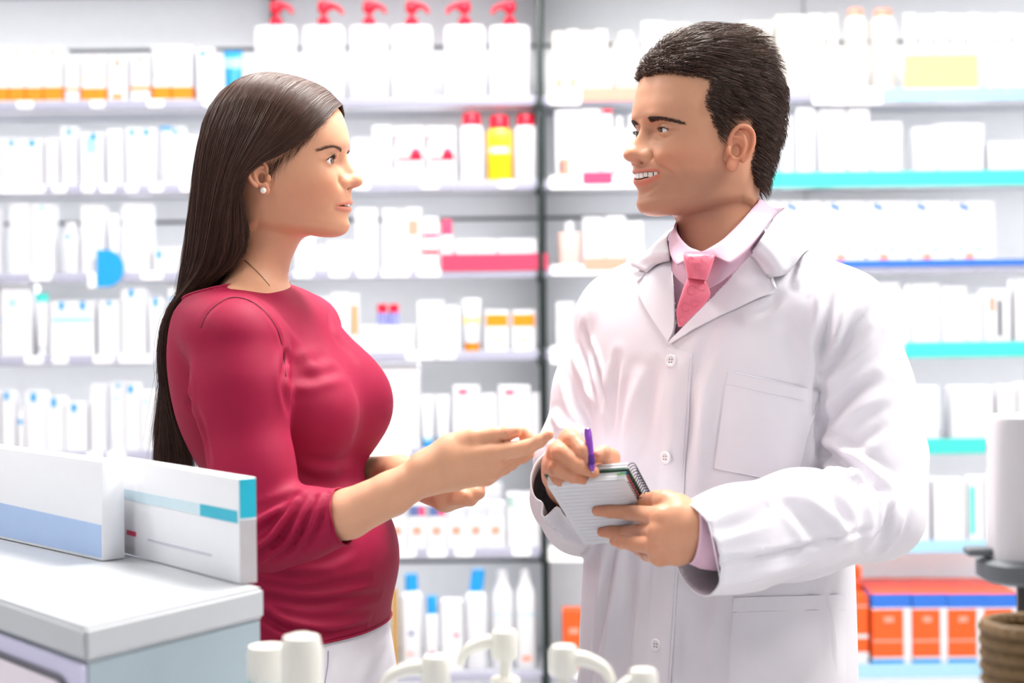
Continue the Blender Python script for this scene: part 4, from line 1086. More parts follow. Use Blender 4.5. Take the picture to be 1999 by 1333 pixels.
WCFG = dict(eye=(0.0250, 0.0315, 0.0705), socket=0.0070, brow=0.0012, cheek=0.0030,
            nose=[(0.043, 0.0, 0.007), (0.036, 0.0012, 0.0070), (0.026, 0.0058, 0.0072), (0.017, 0.0108, 0.0076), (0.0105, 0.0145, 0.0080), (0.005, 0.0174, 0.0098), (0.0005, 0.0182, 0.0108), (-0.0030, 0.0172, 0.0112), (-0.0058, 0.0132, 0.0112), (-0.0082, 0.0072, 0.0104), (-0.0105, 0.0030, 0.010), (-0.015, 0.0004, 0.008), (-0.019, 0.0, 0.008)],
            ala=(-0.0022, 0.0138), alar=0.5, balls=[(0.1062, 0, 0.0014, 0.0066, 0.007), (0.0930, 0.0108, -0.0042, 0.0058, 0.008)],
            mouth=(-0.0325, 0.0280, -2.5), lips=[(-0.024, 0.0), (-0.0175, -0.0004), (-0.0120, 0.0000), (-0.0066, 0.0026), (-0.0030, 0.0020), (0.0, -0.0014), (0.0026, 0.0024), (0.0052, 0.0030), (0.0075, 0.0016), (0.013, 0.0006), (0.018, 0.0)],
            lipedge=(0.0068, -0.0094), lipcol=(0.97, 0.70, 0.78), gape=(0.0010, -0.0011), gapew=0.86, blush=(1.0, 0.90, 0.88),
            eyeaz=(-0.72, 0.86), eyeel=(0.47, 0.30), eyetilt=0.10, lidcol=(0.88, 0.78, 0.76),
            bumps=[(0.0075, 0.0010, 0.006, 0.006, 0.0030), (0.0, -0.060, 0.016, 0.009, 0.0022), (0.034, -0.040, 0.018, 0.02, 0.001), (0.0245, -0.002, 0.0065, 0.010, -0.0032)])
M_skinw = mat('skin_warm', '#d59f80', 0.46, noise=0.04, nscale=60, sss=0.25, vcol='Col', bump=0.04, bscale=900, spec=0.3)
M_lash = mat('lash_dark', '#140d0b', 0.5)
M_brow = mat('brow_hair', '#5e4130', 0.55)
def hair_strand(V, F, pts, r0, r1, n=3):
    v, f = tube_mesh(pts, np.linspace(r0, r1, len(pts)), n, cap=False); k = len(V); V += v; F += [tuple(i + k for i in q) for q in f]
def face_extras(head, xf, parent, brow, lash_len, seed, browmat, sides=(1, -1), nbrow=170, lashn=34, browr=0.00032, liner=0.00055):
    """lashes, lid lines and brows; brow: polyline of (s, u) with half widths, laid on the face surface"""
    r = np.random.RandomState(seed)
    tri = BVHTree.FromPolygons(head.V.tolist(), head.F.tolist())
    for sg in sides:
        up = head.lid_edge(sg, 1, 26, 0.0139)
        V, F = tube_mesh(xf(up), np.interp(np.linspace(0, 1, 26), [0, 0.3, 1], [0.4, 1, 0.9]) * liner, 6)
        g = head.cfg; E = np.array([g['eye'][2], sg * g['eye'][1], g['eye'][0]])
        for k in range(lashn):
            t = 0.12 + 0.86 * k / (lashn - 1); b = np.array([np.interp(t * 25, range(26), up[:, i]) for i in range(3)])
            d = (b - E) / np.linalg.norm(b - E); d2 = d + np.array([0.1, sg * 0.25 * t, 0.35]); L = lash_len * (0.6 + 0.5 * t) * (0.85 + 0.3 * r.rand())
            pts = np.array([b, b + d * L * 0.5 + np.array([0, 0, -0.0002]), b + d2 / np.linalg.norm(d2) * L])
            hair_strand(V, F, xf(crom(pts, 6)), 0.00028, 0.00005)
        mesh_obj('eyelashes', np.array(V), F, M_lash, parent)
        V, F = [], []
        bl = crom(np.array(brow, float), 60)
        for k in range(nbrow):
            t = r.rand() ** 0.9; row = bl[int(t * 59)]; hw = row[2] * (r.rand() * 2 - 1)
            s0 = row[0]; u0 = row[1] + hw
            ang = np.interp(t, [0, 0.25, 1], [0.45, 0.30, -0.15]) + (-0.3 if hw > 0 else 0.35) * min(1, 0.4 + t); L = 0.0075 * (0.8 + 0.4 * r.rand()) * (1 - 0.35 * t)
            p2 = []
            for q in np.linspace(0, 1, 4):
                ss, uu = s0 + math.cos(ang) * L * q, u0 + math.sin(ang) * L * q
                o = Vector((0.02, sg * ss * 0.6, uu)); h = tri.ray_cast(Vector((0.16, sg * (ss * 1.0), uu)), Vector((-1, 0, 0)))
                if h[0] is None: break
                p2.append(np.array(h[0]) + np.array(h[1]) * (0.0004 + 0.0009 * math.sin(math.pi * q)) * (1 if h[1][0] > 0 else -1))
            if len(p2) == 4: hair_strand(V, F, xf(np.array(p2)), browr, 0.00008)
        mesh_obj('eyebrow', np.array(V), F, browmat, parent)

W = Head(WKEYS, WCFG)
earV, earF = ear_mesh(0.80)
def place_ear(E, sg, org, tilt, splay):
    """ear frame -> head frame"""
    c, s = math.cos(tilt), math.sin(tilt)
    x = -(E[:, 0] * c + E[:, 2] * s); z = -E[:, 0] * s + E[:, 2] * c
    cs, ss = math.cos(splay), math.sin(splay)
    y = E[:, 1] * cs - 0 * x; 
    return np.stack([org[0] + x, sg * (org[1] + y), org[2] + z], 1)
wparts = [(w_head(W.V), W.F, W.C)]
for sg in (1, -1): wparts.append((w_head(place_ear(earV, sg, (0.006, 0.0665, 0.003), 0.12, 0)), earF, np.tile((1.0, 0.86, 0.83), (len(earV), 1))))
# ------------------------------------------------------------------ torso, arms and clothes of the woman
def PP(l): return [P(*q[:3]) for q in l]
class Torso:
    """stack of super-elliptic sections; rows: (frame row, frame column of the centre at depth Y0, half depth, half width, exponent)"""
    def __init__(s, rows, Y0, yaw, facing):
        s.yaw = yaw
        K = np.array([[P(cx, y, Y0)[2], P(cx, y, Y0)[0], A, B, n] for (y, cx, A, B, n) in rows])
        K = K[np.argsort(K[:, 0])]
        K = crom(K, 160); o = np.argsort(K[:, 0]); s.K = K[o]; s.Y0 = Y0
        s.F = facing; s.R = V3(facing[1], -facing[0], 0)
    def at(s, z): return [np.interp(z, s.K[:, 0], s.K[:, i]) for i in (1, 2, 3, 4)]
    def d(s, p, grow=0.0):
        cx, A, B, n = s.at(p[:, 2]); A = A + grow; B = B + grow
        x = p[:, 0] - cx; y = p[:, 1] - s.Y0
        a = np.abs(x * s.F[0] + y * s.F[1]) / A; b = np.abs(x * s.R[0] + y * s.R[1]) / B
        rho = (a ** n + b ** n) ** (1 / n)
        d = (rho - 1) * np.minimum(A, B)
        zt = s.K[-1, 0]; zb = s.K[0, 0]
        return np.maximum(d, np.maximum(p[:, 2] - zt, zb - p[:, 2]))
def chain_sdf(p, pts, radii, k=0.004):
    d = None
    for i in range(len(pts) - 1):
        q = sd_cone(p, pts[i], pts[i + 1], radii[i], radii[i + 1])
        d = q if d is None else smin(d, q, k)
    return d
WB = math.radians(17)
WTF = V3(math.cos(WB), -math.sin(WB), 0)
wt = Torso([(548, 489, 0.030, 0.055, 2), (562, 491, 0.055, 0.105, 2), (582, 494, 0.074, 0.143, 2), (620, 499, 0.092, 0.163, 2.1), (700, 506, 0.105, 0.162, 2.2), (800, 512, 0.102, 0.148, 2.2), (880, 535, 0.097, 0.137, 2.2), (950, 573, 0.093, 0.131, 2.2),
            (1000, 588, 0.098, 0.135, 2.2), (1100, 586, 0.114, 0.154, 2.2), (1200, 576, 0.121, 0.167, 2.2), (1330, 572, 0.124, 0.173, 2.2), (1480, 572, 0.120, 0.172, 2.2)], 2.33, WB, WTF)
WTR = wt.R
def wloc(f, s, y):     # torso frame point at frame row y
    z = P(540, y, 2.33)[2]; cx = wt.at(np.array([z]))[0][0]
    return V3(cx, 2.33, z) + f * WTF + s * WTR
near_arm = [(463, 672, 2.165, .0590), (470, 764, 2.150, .0590), (493, 916, 2.125, .0495), (523, 1036, 2.110, .0470)]
near_fore = [(523, 1036, 2.110, .0470), (590, 1022, 2.100, .0420), (668, 1008, 2.085, .0350)]
far_arm = [(590, 650, 2.490, .050), (600, 760, 2.51, .050), (610, 880, 2.50, .045), (628, 965, 2.47, .042)]
far_fore = [(628, 965, 2.47, .042), (668, 945, 2.44, .034), (705, 932, 2.415, .030)]
rad = lambda l: [q[3] for q in l]
def top_sdf(p, grow=0.0):
    d = wt.d(p, grow)
    for s_ in (0.064, -0.064):
        c = wloc(0.083, s_, 800 if s_ > 0 else 792)
        d = smin(d, sd_ell(p, c, (0.080 + grow, 0.072 + grow, 0.078 + grow), np.stack([WTF, WTR, V3(0, 0, 1)], 1)), 0.055)
    d = smin(d, sd_ell(p, wloc(0.060, 0, 1080), (0.062, 0.10, 0.07), np.stack([WTF, WTR, V3(0, 0, 1)], 1)), 0.05)
    a = smin(chain_sdf(p, PP(near_arm), [r + grow for r in rad(near_arm)], 0.02), chain_sdf(p, PP(near_fore), [r + grow for r in rad(near_fore)], 0.02), 0.018)
    b = smin(chain_sdf(p, PP(far_arm), [r + grow for r in rad(far_arm)], 0.02), chain_sdf(p, PP(far_fore), [r + grow for r in rad(far_fore)], 0.02), 0.018)
    # arm joins the torso at the shoulder only
    k = 0.008 + 0.045 * sstep(p[:, 2], P(0, 760, 2.2)[2], P(0, 640, 2.2)[2])
    h = np.maximum(k - np.abs(d - a), 0) / k; d = np.minimum(d, a) - h * h * k * 0.25
    h = np.maximum(k - np.abs(d - b), 0) / k; d = np.minimum(d, b) - h * h * k * 0.25
    return d
def cut_sdf(p):
    """hem, cuffs and neckline of the top as half spaces (positive = outside the cloth)"""
    cuts = [P(600, 1262, 2.17)[2] - p[:, 2]]
    a, b = P(590, 1022, 2.100), P(668, 1008, 2.085); n = (b - a) / np.linalg.norm(b - a)
    near = np.linalg.norm(p - b, axis=1) < 0.09
    cuts.append(np.where(near, (p - b) @ n, -1))
    a, b = P(668, 945, 2.44), P(705, 932, 2.415); n = (b - a) / np.linalg.norm(b - a)
    near = np.linalg.norm(p - b, axis=1) < 0.07
    cuts.append(np.where(near, (p - b) @ n, -1))
    return cuts
NECKC = None
Vt, Ft = polygonise(lambda p: top_sdf(p), (-0.56, 2.02, 0.83), (-0.12, 2.62, 1.44), 0.0037, 2)
# sleeve, waist and bust creases
WF_STROKES = [([(556, 700), (585, 715), (640, 695)], .010, -.0020), ([(560, 735), (600, 735), (660, 722)], .010, -.0028), ([(560, 690), (553, 740), (562, 800)], .008, -.003),
  ([(455, 1075), (520, 1030), (573, 965)], .007, -.0032), ([(470, 1085), (530, 1045), (580, 975)], .006, .0022), ([(490, 1090), (545, 1055), (590, 975)], .006, -.0030), ([(510, 1090), (560, 1060), (602, 975)], .005, .0022), ([(530, 1088), (575, 1058), (614, 970)], .005, -.0026),
  ([(560, 1080), (600, 1040), (628, 965)], .005, .0018), ([(590, 1072), (618, 1030), (640, 962)], .004, -.0020), ([(640, 1066), (648, 1010), (650, 962)], .003, -.0012), ([(480, 1000), (530, 985), (575, 962)], .006, -.0018), ([(470, 1025), (520, 1010), (572, 975)], .005, .002),
  ([(385, 800), (400, 850), (410, 905)], .008, -.002), ([(370, 740), (372, 790)], .008, -.002),
  ([(520, 1140), (600, 1150), (720, 1130)], .007, -.0016), ([(515, 1165), (620, 1178), (740, 1160)], .007, -.0022), ([(515, 1190), (560, 1212), (650, 1222), (735, 1200)], .006, .0020), ([(515, 1205), (570, 1232), (650, 1240), (740, 1212)], .006, -.0026), ([(520, 1120), (580, 1128), (640, 1124)], .006, -.0014),
  ([(575, 930), (640, 945), (720, 925)], .008, -.0020), ([(575, 905), (640, 915), (715, 900)], .008, .0014), ([(580, 1100), (640, 1092), (690, 1070)], .008, -.0014),
  ([(560, 640), (600, 700), (640, 740)], .012, .0012), ([(640, 600), (650, 650), (690, 700)], .008, -.0016)]
Vt = relax(Vt, Ft, 1, 0.4)
Vt = folds(Vt, Ft, [(pl, w * 0.85, hh * 1.9) for pl, w, hh in WF_STROKES])
# armhole seam
seam = [(392, 640), (405, 612), (430, 590), (456, 580), (490, 588), (520, 612), (542, 645), (554, 690), (558, 735)]
Vt = folds(Vt, Ft, [(seam, .0040, -.0022)])
# neckline: an inclined plane through the collar
nA = P(440, 557, 2.23); nB = P(577, 541, 2.33); nC = P(385, 592, 2.33)
nP = np.cross(nB - nA, nC - nA); nP /= np.linalg.norm(nP); nP = nP if nP[2] > 0 else -nP
keep = np.ones(len(Vt), bool)
nd = (Vt - nA) @ nP
keep &= ~((nd > 0) & (np.linalg.norm(Vt[:, :2] - nA[:2], axis=1) < 0.16) & (Vt[:, 2] > 1.33))
for c in cut_sdf(Vt): keep &= c < 0
fk = keep[Ft].all(1)
Vtop, Ftop = Vt, Ft[fk]
def compact(V, F):
    u, inv = np.unique(F, return_inverse=True); return V[u], inv.reshape(F.shape)
Vtop, Ftop = compact(Vtop, Ftop)
# snap the ragged borders onto the cutting planes
def border(F):
    E = np.concatenate([F[:, [i, (i + 1) % 4]] for i in range(4)]); s = np.sort(E, 1)
    u, c = np.unique(s, axis=0, return_counts=True); return np.unique(u[c == 1])
bd = border(Ftop)
for _ in range(1):
    q = Vtop[bd]; nd = (q - nA) @ nP
    k = (np.abs(nd) < 0.007) & (q[:, 2] > 1.33) & (np.linalg.norm(q[:, :2] - nA[:2], axis=1) < 0.17); q[k] -= nd[k][:, None] * nP
    zc = P(600, 1262, 2.17)[2]; k = np.abs(q[:, 2] - zc) < 0.006; q[k, 2] = zc
    for (a, b) in ((P(590, 1022, 2.100), P(668, 1008, 2.085)), (P(668, 945, 2.44), P(705, 932, 2.415))):
        n = (b - a) / np.linalg.norm(b - a); dd = (q - b) @ n; k = (np.abs(dd) < 0.006) & (np.linalg.norm(q - b, axis=1) < 0.08); q[k] -= dd[k][:, None] * n
    Vtop[bd] = q
M_top = mat('crimson_jersey', '#940b38', 0.66, noise=0.05, nscale=60, bump=0.10, bscale=1400, spec=0.25)
M_pant = mat('white_denim', '#eceaf2', 0.7, noise=0.03, bump=0.12, bscale=1200)
M_pearl = mat('pearl', '#f4efe9', 0.15, coat=0.6, noise=0.02); M_gold = mat('fine_gold_chain', '#8d7a56', 0.3, metal=0.9)
def rim_loop(V, F, test, n=None):
    """ordered border loop whose vertices satisfy test"""
    E = np.concatenate([F[:, [i, (i + 1) % 4]] for i in range(4)]); s = np.sort(E, 1)
    u, c = np.unique(s, axis=0, return_counts=True); b = u[c == 1]
    b = b[test(V[b[:, 0]]) & test(V[b[:, 1]])]
    nb = {}
    for i, j in b.tolist(): nb.setdefault(i, []).append(j); nb.setdefault(j, []).append(i)
    best = []; seen = set()
    for st in nb:
        if st in seen: continue
        path = [st]; seen.add(st); cur = st
        while True:
            nx = [k for k in nb[cur] if k not in seen]
            if not nx: break
            cur = nx[0]; seen.add(cur); path.append(cur)
        if len(path) > len(best): best = path
    return V[best]
def smooth_loop(L, it=6):
    for _ in range(it): L = 0.25 * np.roll(L, 1, 0) + 0.5 * L + 0.25 * np.roll(L, -1, 0)
    return L
def build_woman_clothes(parent):
    t = fast_mesh('long_sleeved_top', Vtop, Ftop, M_top, parent)
    md = t.modifiers.new('thick', 'SOLIDIFY'); md.thickness = 0.0016; md.offset = -1
    for test, r, nm in ((lambda q: (np.abs((q - nA) @ nP) < 0.004) & (q[:, 2] > 1.33), 0.0026, 'neckline_binding'),):
        L = smooth_loop(rim_loop(Vtop, Ftop, test), 8)
        L = np.concatenate([L, L[:1]]); v, f = tube_mesh(L, r, 8, False); mesh_obj(nm, v, f, M_top, t)
    for (b, rr, nm) in ((P(668, 1008, 2.085), 0.06, 'cuff_hem'),):
        L = smooth_loop(rim_loop(Vtop, Ftop, lambda q: np.linalg.norm(q - b, axis=1) < rr), 6)
        L = np.concatenate([L, L[:1]]); v, f = tube_mesh(L, 0.0014, 8, False); mesh_obj(nm, v, f, M_top, t)
    zc = P(600, 1262, 2.17)[2]
    L = smooth_loop(rim_loop(Vtop, Ftop, lambda q: np.abs(q[:, 2] - zc) < 0.004), 6)
    L = np.concatenate([L, L[:1]]); v, f = tube_mesh(L, 0.0018, 8, False); mesh_obj('bottom_hem', v, f, M_top, t)
    tb = BVHTree.FromPolygons(Vtop.tolist(), Ftop.tolist())
    q = [cast(tb, x, y) for x, y in crom(np.array(seam, float), 60)]; q = np.array([k for k in q if k is not None])
    for _ in range(3): q[1:-1] = 0.5 * q[1:-1] + 0.25 * (q[:-2] + q[2:])
    v, f = tube_mesh(q, 0.0008, 6); mesh_obj('sleeve_seam', v, f, mat('crimson_seam', '#5c0722', 0.8), t)
    # trousers
    hipl, hipr = wloc(-0.005, 0.085, 1480), wloc(-0.005, -0.085, 1480)
    pant = Torso([(1190, 576, 0.110, 0.158, 2.2), (1230, 576, 0.1175, 0.166, 2.2), (1290, 577, 0.124, 0.174, 2.2), (1350, 577, 0.128, 0.179, 2.2), (1450, 575, 0.128, 0.180, 2.2), (1560, 572, 0.112, 0.170, 2.2)], 2.33, WB, WTF)
    legs = []
    for s_ in (0.085, -0.085):
        a = wloc(-0.005, s_, 1480); legs.append([a, V3(a[0] + 0.01, a[1], 0.48), V3(a[0] - 0.01, a[1], 0.07)])
    def fn(p):
        d = pant.d(p)
        for l in legs: d = smin(d, chain_sdf(p, l, [0.090, 0.066, 0.052], 0.03), 0.04)
        return np.maximum(d, 0.07 - p[:, 2])
    V, F = polygonise(fn, (-0.60, 2.08, 0.05), (-0.08, 2.62, 0.98), 0.007, 1)
    V = folds(V, F, [([(640, 1275), (630, 1333)], .006, -.003), ([(735, 1262), (700, 1333)], .010, .003), ([(755, 1262), (735, 1330)], .007, -.003)])
    pt = fast_mesh('trousers', V, F, M_pant, parent)
    bv = BVHTree.FromPolygons(V.tolist(), F.tolist())
    def seam_tube(name, pl, r, m):
        q = [cast(bv, x, y) for x, y in crom(np.array(pl, float), 14)]; q = np.array([k for k in q if k is not None])
        if len(q) > 3: v, f = tube_mesh(q - V3(0, r * 0.3, 0), r, 6); mesh_obj(name, v, f, m, pt)
    seam_tube('pocket_seam', [(641, 1270), (640, 1300), (634, 1333)], 0.0009, mat('seam_thread', '#b9b6c4', 0.8))
    seam_tube('belt_loop', [(521, 1228), (520, 1254)], 0.0011, MATS['seam_thread'])
    for l in legs:
        a = l[2]; mb = MB(); mb.lathe([(0.045, 0.0), (0.05, 0.012), (0.047, 0.05), (0.038, 0.085), (0.03, 0.10)], 24, sx=1.0, sy=0.75)
        mb.v = [(x * (1.9 if x > 0 else 1.0) * (1 if z < 0.05 else 0.8), y, z) for x, y, z in mb.v]
        sh = mb.build('shoe', mat('dark_shoe', '#2b2624', 0.4), parent); sh.location = (a[0], a[1], 0.001); sh.rotation_euler = (0, 0, -WB)

# ------------------------------------------------------------------ hands
def hand_mesh(meta, fingers, extra=(), h=0.0016, kp=0.010, kf=0.0016, skin=(1, 1, 1), nails=()):
    """meta: list of (pts, radii) palm chains; fingers: list of (pts, radii); all points in room coordinates"""
    def fn(p):
        d = None
        for pts, r in meta:
            q = chain_sdf(p, pts, r, 0.006); d = q if d is None else smin(d, q, kp)
        for (c, rr, R) in extra: d = smin(d, sd_ell(p, c, rr, R), kp)
        fd = None
        for pts, r in fingers:
            q = chain_sdf(p, pts, r, 0.003)
            fd = q if fd is None else smin(fd, q, kf)
        return smin(d, fd, 0.006)
    allp = np.concatenate([np.array(m[0]) for m in meta] + [np.array(m[0]) for m in fingers])
    rm = 0.045
    V, F = polygonise(fn, allp.min(0) - rm, allp.max(0) + rm, h, 1)
    C = np.tile(np.array(skin, float), (len(V), 1))
    # redder knuckles and fingertips
    for pts, r in fingers:
        for i, (q, rr) in enumerate(zip(pts, r)):
            w = np.exp(-(np.linalg.norm(V - q, axis=1) / (rr * 1.3)) ** 2) * (0.9 if i == len(pts) - 1 else 0.6)
            C *= 1 + w[:, None] * (np.array((1.0, 0.88, 0.87)) - 1)
    N = vert_normals(V, F)
    for (c, ax, rl, rw, nrm) in nails:
        ax = np.array(ax) / np.linalg.norm(ax); nrm = np.array(nrm, float); nrm -= ax * (nrm @ ax); nrm /= np.linalg.norm(nrm); sd = np.cross(ax, nrm)
        q = V - np.array(c); e = ((q @ ax) / rl) ** 2 + ((q @ sd) / rw) ** 2
        k = (e < 1.25) & ((q @ nrm) > -0.002) & (np.linalg.norm(q, axis=1) < 0.02) & (N @ nrm > 0.2)
        w = 1 - sstep(e[k], 0.85, 1.1)
        C[k] = C[k] * (1 - w[:, None]) + np.array((1.0, 0.86, 0.90)) * w[:, None]
        V[k] += N[k] * (0.0007 * w - 0.0005 * np.exp(-((e[k] - 1.08) / 0.12) ** 2))[:, None]
    return V, F, C
def fin(l): return PP(l), [q[3] for q in l]
# near (right) forearm and hand, thumb upwards, fingers towards the man
meta = [fin([(560, 1035, 2.105, .028), (630, 1018, 2.092, .0285), (680, 1003, 2.083, .0300), (765, 963, 2.068, .0265), (835, 922, 2.058, .0225)]),
        fin([(835, 920, 2.058, .0215), (880, 892, 2.050, .0180), (962, 884, 2.042, .0125)]),
        fin([(835, 925, 2.058, .0215), (885, 910, 2.050, .0180), (966, 901, 2.047, .0120)]),
        fin([(838, 928, 2.060, .0200), (885, 922, 2.056, .0170), (962, 917, 2.056, .0112)]),
        fin([(838, 930, 2.062, .0190), (885, 932, 2.064, .0150), (948, 931, 2.066, .0105)]),
        fin([(835, 912, 2.058, .0200), (880, 874, 2.056, .0165), (920, 858, 2.052, .0125)])]
fing = [fin([(905, 862, 2.053, .0125), (925, 856, 2.050, .0110), (967, 849, 2.046, .0095), (990, 846, 2.044, .0088), (1008, 843, 2.043, .0068)]),
        fin([(962, 884, 2.042, .0115), (1030, 873, 2.032, .0090), (1053, 861, 2.030, .0078), (1072, 849, 2.029, .0060)]),
        fin([(966, 900, 2.047, .0110), (1022, 878, 2.058, .0088), (1029, 856, 2.064, .0078), (1019, 843, 2.062, .0066)]),
        fin([(962, 917, 2.056, .0105), (1003, 898, 2.060, .0082), (1020, 892, 2.064, .0074), (1034, 886, 2.066, .0060)]),
        fin([(948, 931, 2.066, .0098), (985, 914, 2.070, .0074), (1000, 906, 2.072, .0066), (1012, 899, 2.073, .0054)])]
nails_ = [(P(1000, 842, 2.036), P(1012, 840, 2.036) - P(990, 846, 2.036), .0090, .0060, (0.1, -0.75, 0.6)), (P(1070, 848, 2.024), P(1072, 847, 2.03) - P(1050, 862, 2.03), .006, .0045, (0.1, -0.7, 0.5))]
wparts.append(hand_mesh(meta, fing, nails=nails_))
# far (left) forearm and cupped hand below it
meta = [fin([(650, 955, 2.45, .032), (705, 932, 2.415, .0290), (780, 925, 2.35, .0255), (838, 942, 2.29, .0225)]),
        fin([(838, 948, 2.29, .0205), (870, 968, 2.26, .0170), (893, 968, 2.245, .0125)]),
        fin([(838, 948, 2.29, .0205), (870, 973, 2.27, .0165), (895, 972, 2.268, .0120)]),
        fin([(838, 948, 2.29, .0200), (870, 970, 2.29, .0160), (893, 968, 2.292, .0115)])]
fing = [fin([(893, 970, 2.245, .0110), (915, 972, 2.238, .0090), (930, 962, 2.240, .0082), (935, 949, 2.246, .0068)]),
        fin([(895, 974, 2.262, .0108), (918, 974, 2.258, .0090), (934, 962, 2.262, .0080), (938, 948, 2.268, .0066)]),
        fin([(895, 972, 2.280, .0104), (916, 970, 2.280, .0088), (930, 958, 2.284, .0078), (932, 946, 2.288, .0064)]),
        fin([(892, 966, 2.296, .0098), (908, 964, 2.298, .0078), (920, 954, 2.302, .0068), (922, 944, 2.304, .0056)]),
        fin([(858, 955, 2.255, .0125), (878, 940, 2.235, .0100), (894, 932, 2.230, .0086), (906, 928, 2.230, .0066)])]
wparts.append(hand_mesh(meta, fing))
# long straight hair: guide locks in the head frame, from the parting down to the waist
G_ = [
 [(.089,.002,.1030),(.085,.022,.097),(.078,.043,.081),(.065,.061,.062),(.047,.073,.043),(.022,.081,.028),(-.008,.088,.019),(-.027,.090,.002),(-.028,.086,-.028),(-.021,.068,-.058),(-.022,.060,-.080),(-.035,.060,-.105),(-.065,.066,-.125),(-.100,.064,-.150),(-.126,.054,-.190),(-.136,.046,-.235),(-.132,.042,-.275),(-.120,.040,-.33),(-.108,.040,-.395)],
 [(.064,.002,.1275),(.060,.030,.121),(.046,.060,.096),(.022,.078,.061),(-.012,.088,.025),(-.034,.089,-.010),(-.036,.082,-.050),(-.035,.071,-.090),(-.055,.068,-.120),(-.085,.068,-.145),(-.118,.058,-.190),(-.136,.047,-.250),(-.136,.041,-.310),(-.124,.040,-.395)],
 [(.027,.002,.1430),(.023,.035,.136),(.009,.068,.106),(-.010,.084,.060),(-.036,.091,.010),(-.051,.089,-.040),(-.060,.080,-.090),(-.080,.074,-.140),(-.112,.062,-.190),(-.137,.047,-.260),(-.146,.037,-.330),(-.141,.036,-.400)],
 [(-.010,.002,.1500),(-.015,.035,.142),(-.030,.068,.107),(-.045,.082,.060),(-.062,.087,0),(-.075,.085,-.060),(-.090,.075,-.120),(-.115,.064,-.180),(-.141,.043,-.260),(-.153,.031,-.330),(-.154,.031,-.402)],
 [(-.040,.002,.1470),(-.051,.030,.134),(-.071,.056,.096),(-.084,.067,.040),(-.093,.069,-.030),(-.103,.062,-.100),(-.123,.047,-.170),(-.147,.031,-.260),(-.161,.021,-.330),(-.165,.021,-.398)],
 [(-.060,0,.1395),(-.082,.012,.119),(-.099,.018,.080),(-.109,.019,.020),(-.119,.018,-.050),(-.137,.014,-.140),(-.154,.009,-.226),(-.168,.008,-.303),(-.175,.008,-.392)]]
LH = 44
near_ = [crom(np.array(g, float), LH) for g in G_]
# even spacing along each guide
def even(c, n):
    d = np.r_[0, np.cumsum(np.linalg.norm(np.diff(c, axis=0), axis=1))]; t = np.linspace(0, d[-1], n)
    return np.stack([np.interp(t, d, c[:, i]) for i in range(3)], 1)
near_ = [even(crom(np.array(g, float), 200), LH) for g in G_]
far_ = [g * np.array([1, -1, 1]) for g in near_]
GA = np.array(near_[:5] + [near_[5]] + far_[:5][::-1])       # 11 guides, near face edge -> back -> far face edge
_hb = BVHTree.FromPolygons(W.V.tolist(), W.F.tolist())
_tq = Vtop - WORG; _tl = np.stack([_tq @ WF, _tq @ WS, _tq[:, 2]], 1)
_tb = BVHTree.FromPolygons(_tl.tolist(), Ftop.tolist())
_ch = np.array([-0.06, 0.0])
def push_top(G, need):
    G = G.copy()
    for i in range(G.shape[0]):
        for k in range(G.shape[1]):
            if G[i, k, 2] > -0.10: continue
            h = _tb.find_nearest(Vector(G[i, k]), 0.12)
            if h[0] is None: continue
            c = np.array(h[0]); nn = np.array(h[1]); o = c - np.array([0.0, 0, c[2] - 0.02 if c[2] > -0.17 else c[2]]) - np.array([-0.03, 0, 0])
            if nn @ o < 0: nn = -nn
            sd = (G[i, k] - c) @ nn
            if sd < need: G[i, k] = G[i, k] + nn * (need - sd)
    return G
def push_out(G, d0, d1):
    G = G.copy(); n, m, _ = G.shape
    for k in range(m):
        need = d0 + (d1 - d0) * min(1.0, k / (m * 0.12))
        for i in range(n):
            h = _hb.find_nearest(Vector(G[i, k]), 0.06)
            if h[0] is None: continue
            nn = np.array(h[1]); c = np.array(h[0]); 
            if nn @ (c - np.array([-0.005, 0, c[2] * 0.7])) < 0: nn = -nn
            sd = (G[i, k] - c) @ nn
            if sd < need: G[i, k] = G[i, k] + nn * (need - sd)
    return G
def guide(a):
    """a in [0, 1] across the guides -> (n, LH, 3)"""
    t = np.clip(a, 0, 1) * (len(GA) - 1); i = np.clip(t.astype(int), 0, len(GA) - 2); w = (t - i)[:, None, None]
    p0 = GA[np.clip(i - 1, 0, 10)]; p1 = GA[i]; p2 = GA[i + 1]; p3 = GA[np.clip(i + 2, 0, 10)]
    return 0.5 * (2 * p1 + (p2 - p0) * w + (2 * p0 - 5 * p1 + 4 * p2 - p3) * w ** 2 + (3 * p1 - p0 - 3 * p2 + p3) * w ** 3)
GA0 = guide(np.linspace(0, 1, 81)); GA1 = push_out(GA0, 0.0025, 0.0075)
GA1 = push_out(0.25 * np.roll(GA1, 1, 1) + 0.5 * GA1 + 0.25 * np.roll(GA1, -1, 1), 0.0025, 0.0075); GA1[:, 0] = GA0[:, 0]; GA1[:, -1] = GA0[:, -1]
GA1 = push_top(GA1, 0.008); GA1[:, 1:-1] = 0.25 * GA1[:, :-2] + 0.5 * GA1[:, 1:-1] + 0.25 * GA1[:, 2:]; GA1 = push_top(GA1, 0.007)
def guide(a):
    t = np.clip(a, 0, 1) * 80; i = np.clip(t.astype(int), 0, 79); w = (t - i)[:, None, None]
    return GA1[i] * (1 - w) + GA1[i + 1] * w
r_ = np.random.RandomState(11)
NST = 8200
aa = np.where(r_.rand(NST) < 0.68, r_.rand(NST) * 0.5, 0.5 + r_.rand(NST) * 0.5)
S = guide(aa)
sel = np.linspace(0, LH - 1, 20).astype(int); S = S[:, sel]; tt = np.linspace(0, 1, 20)
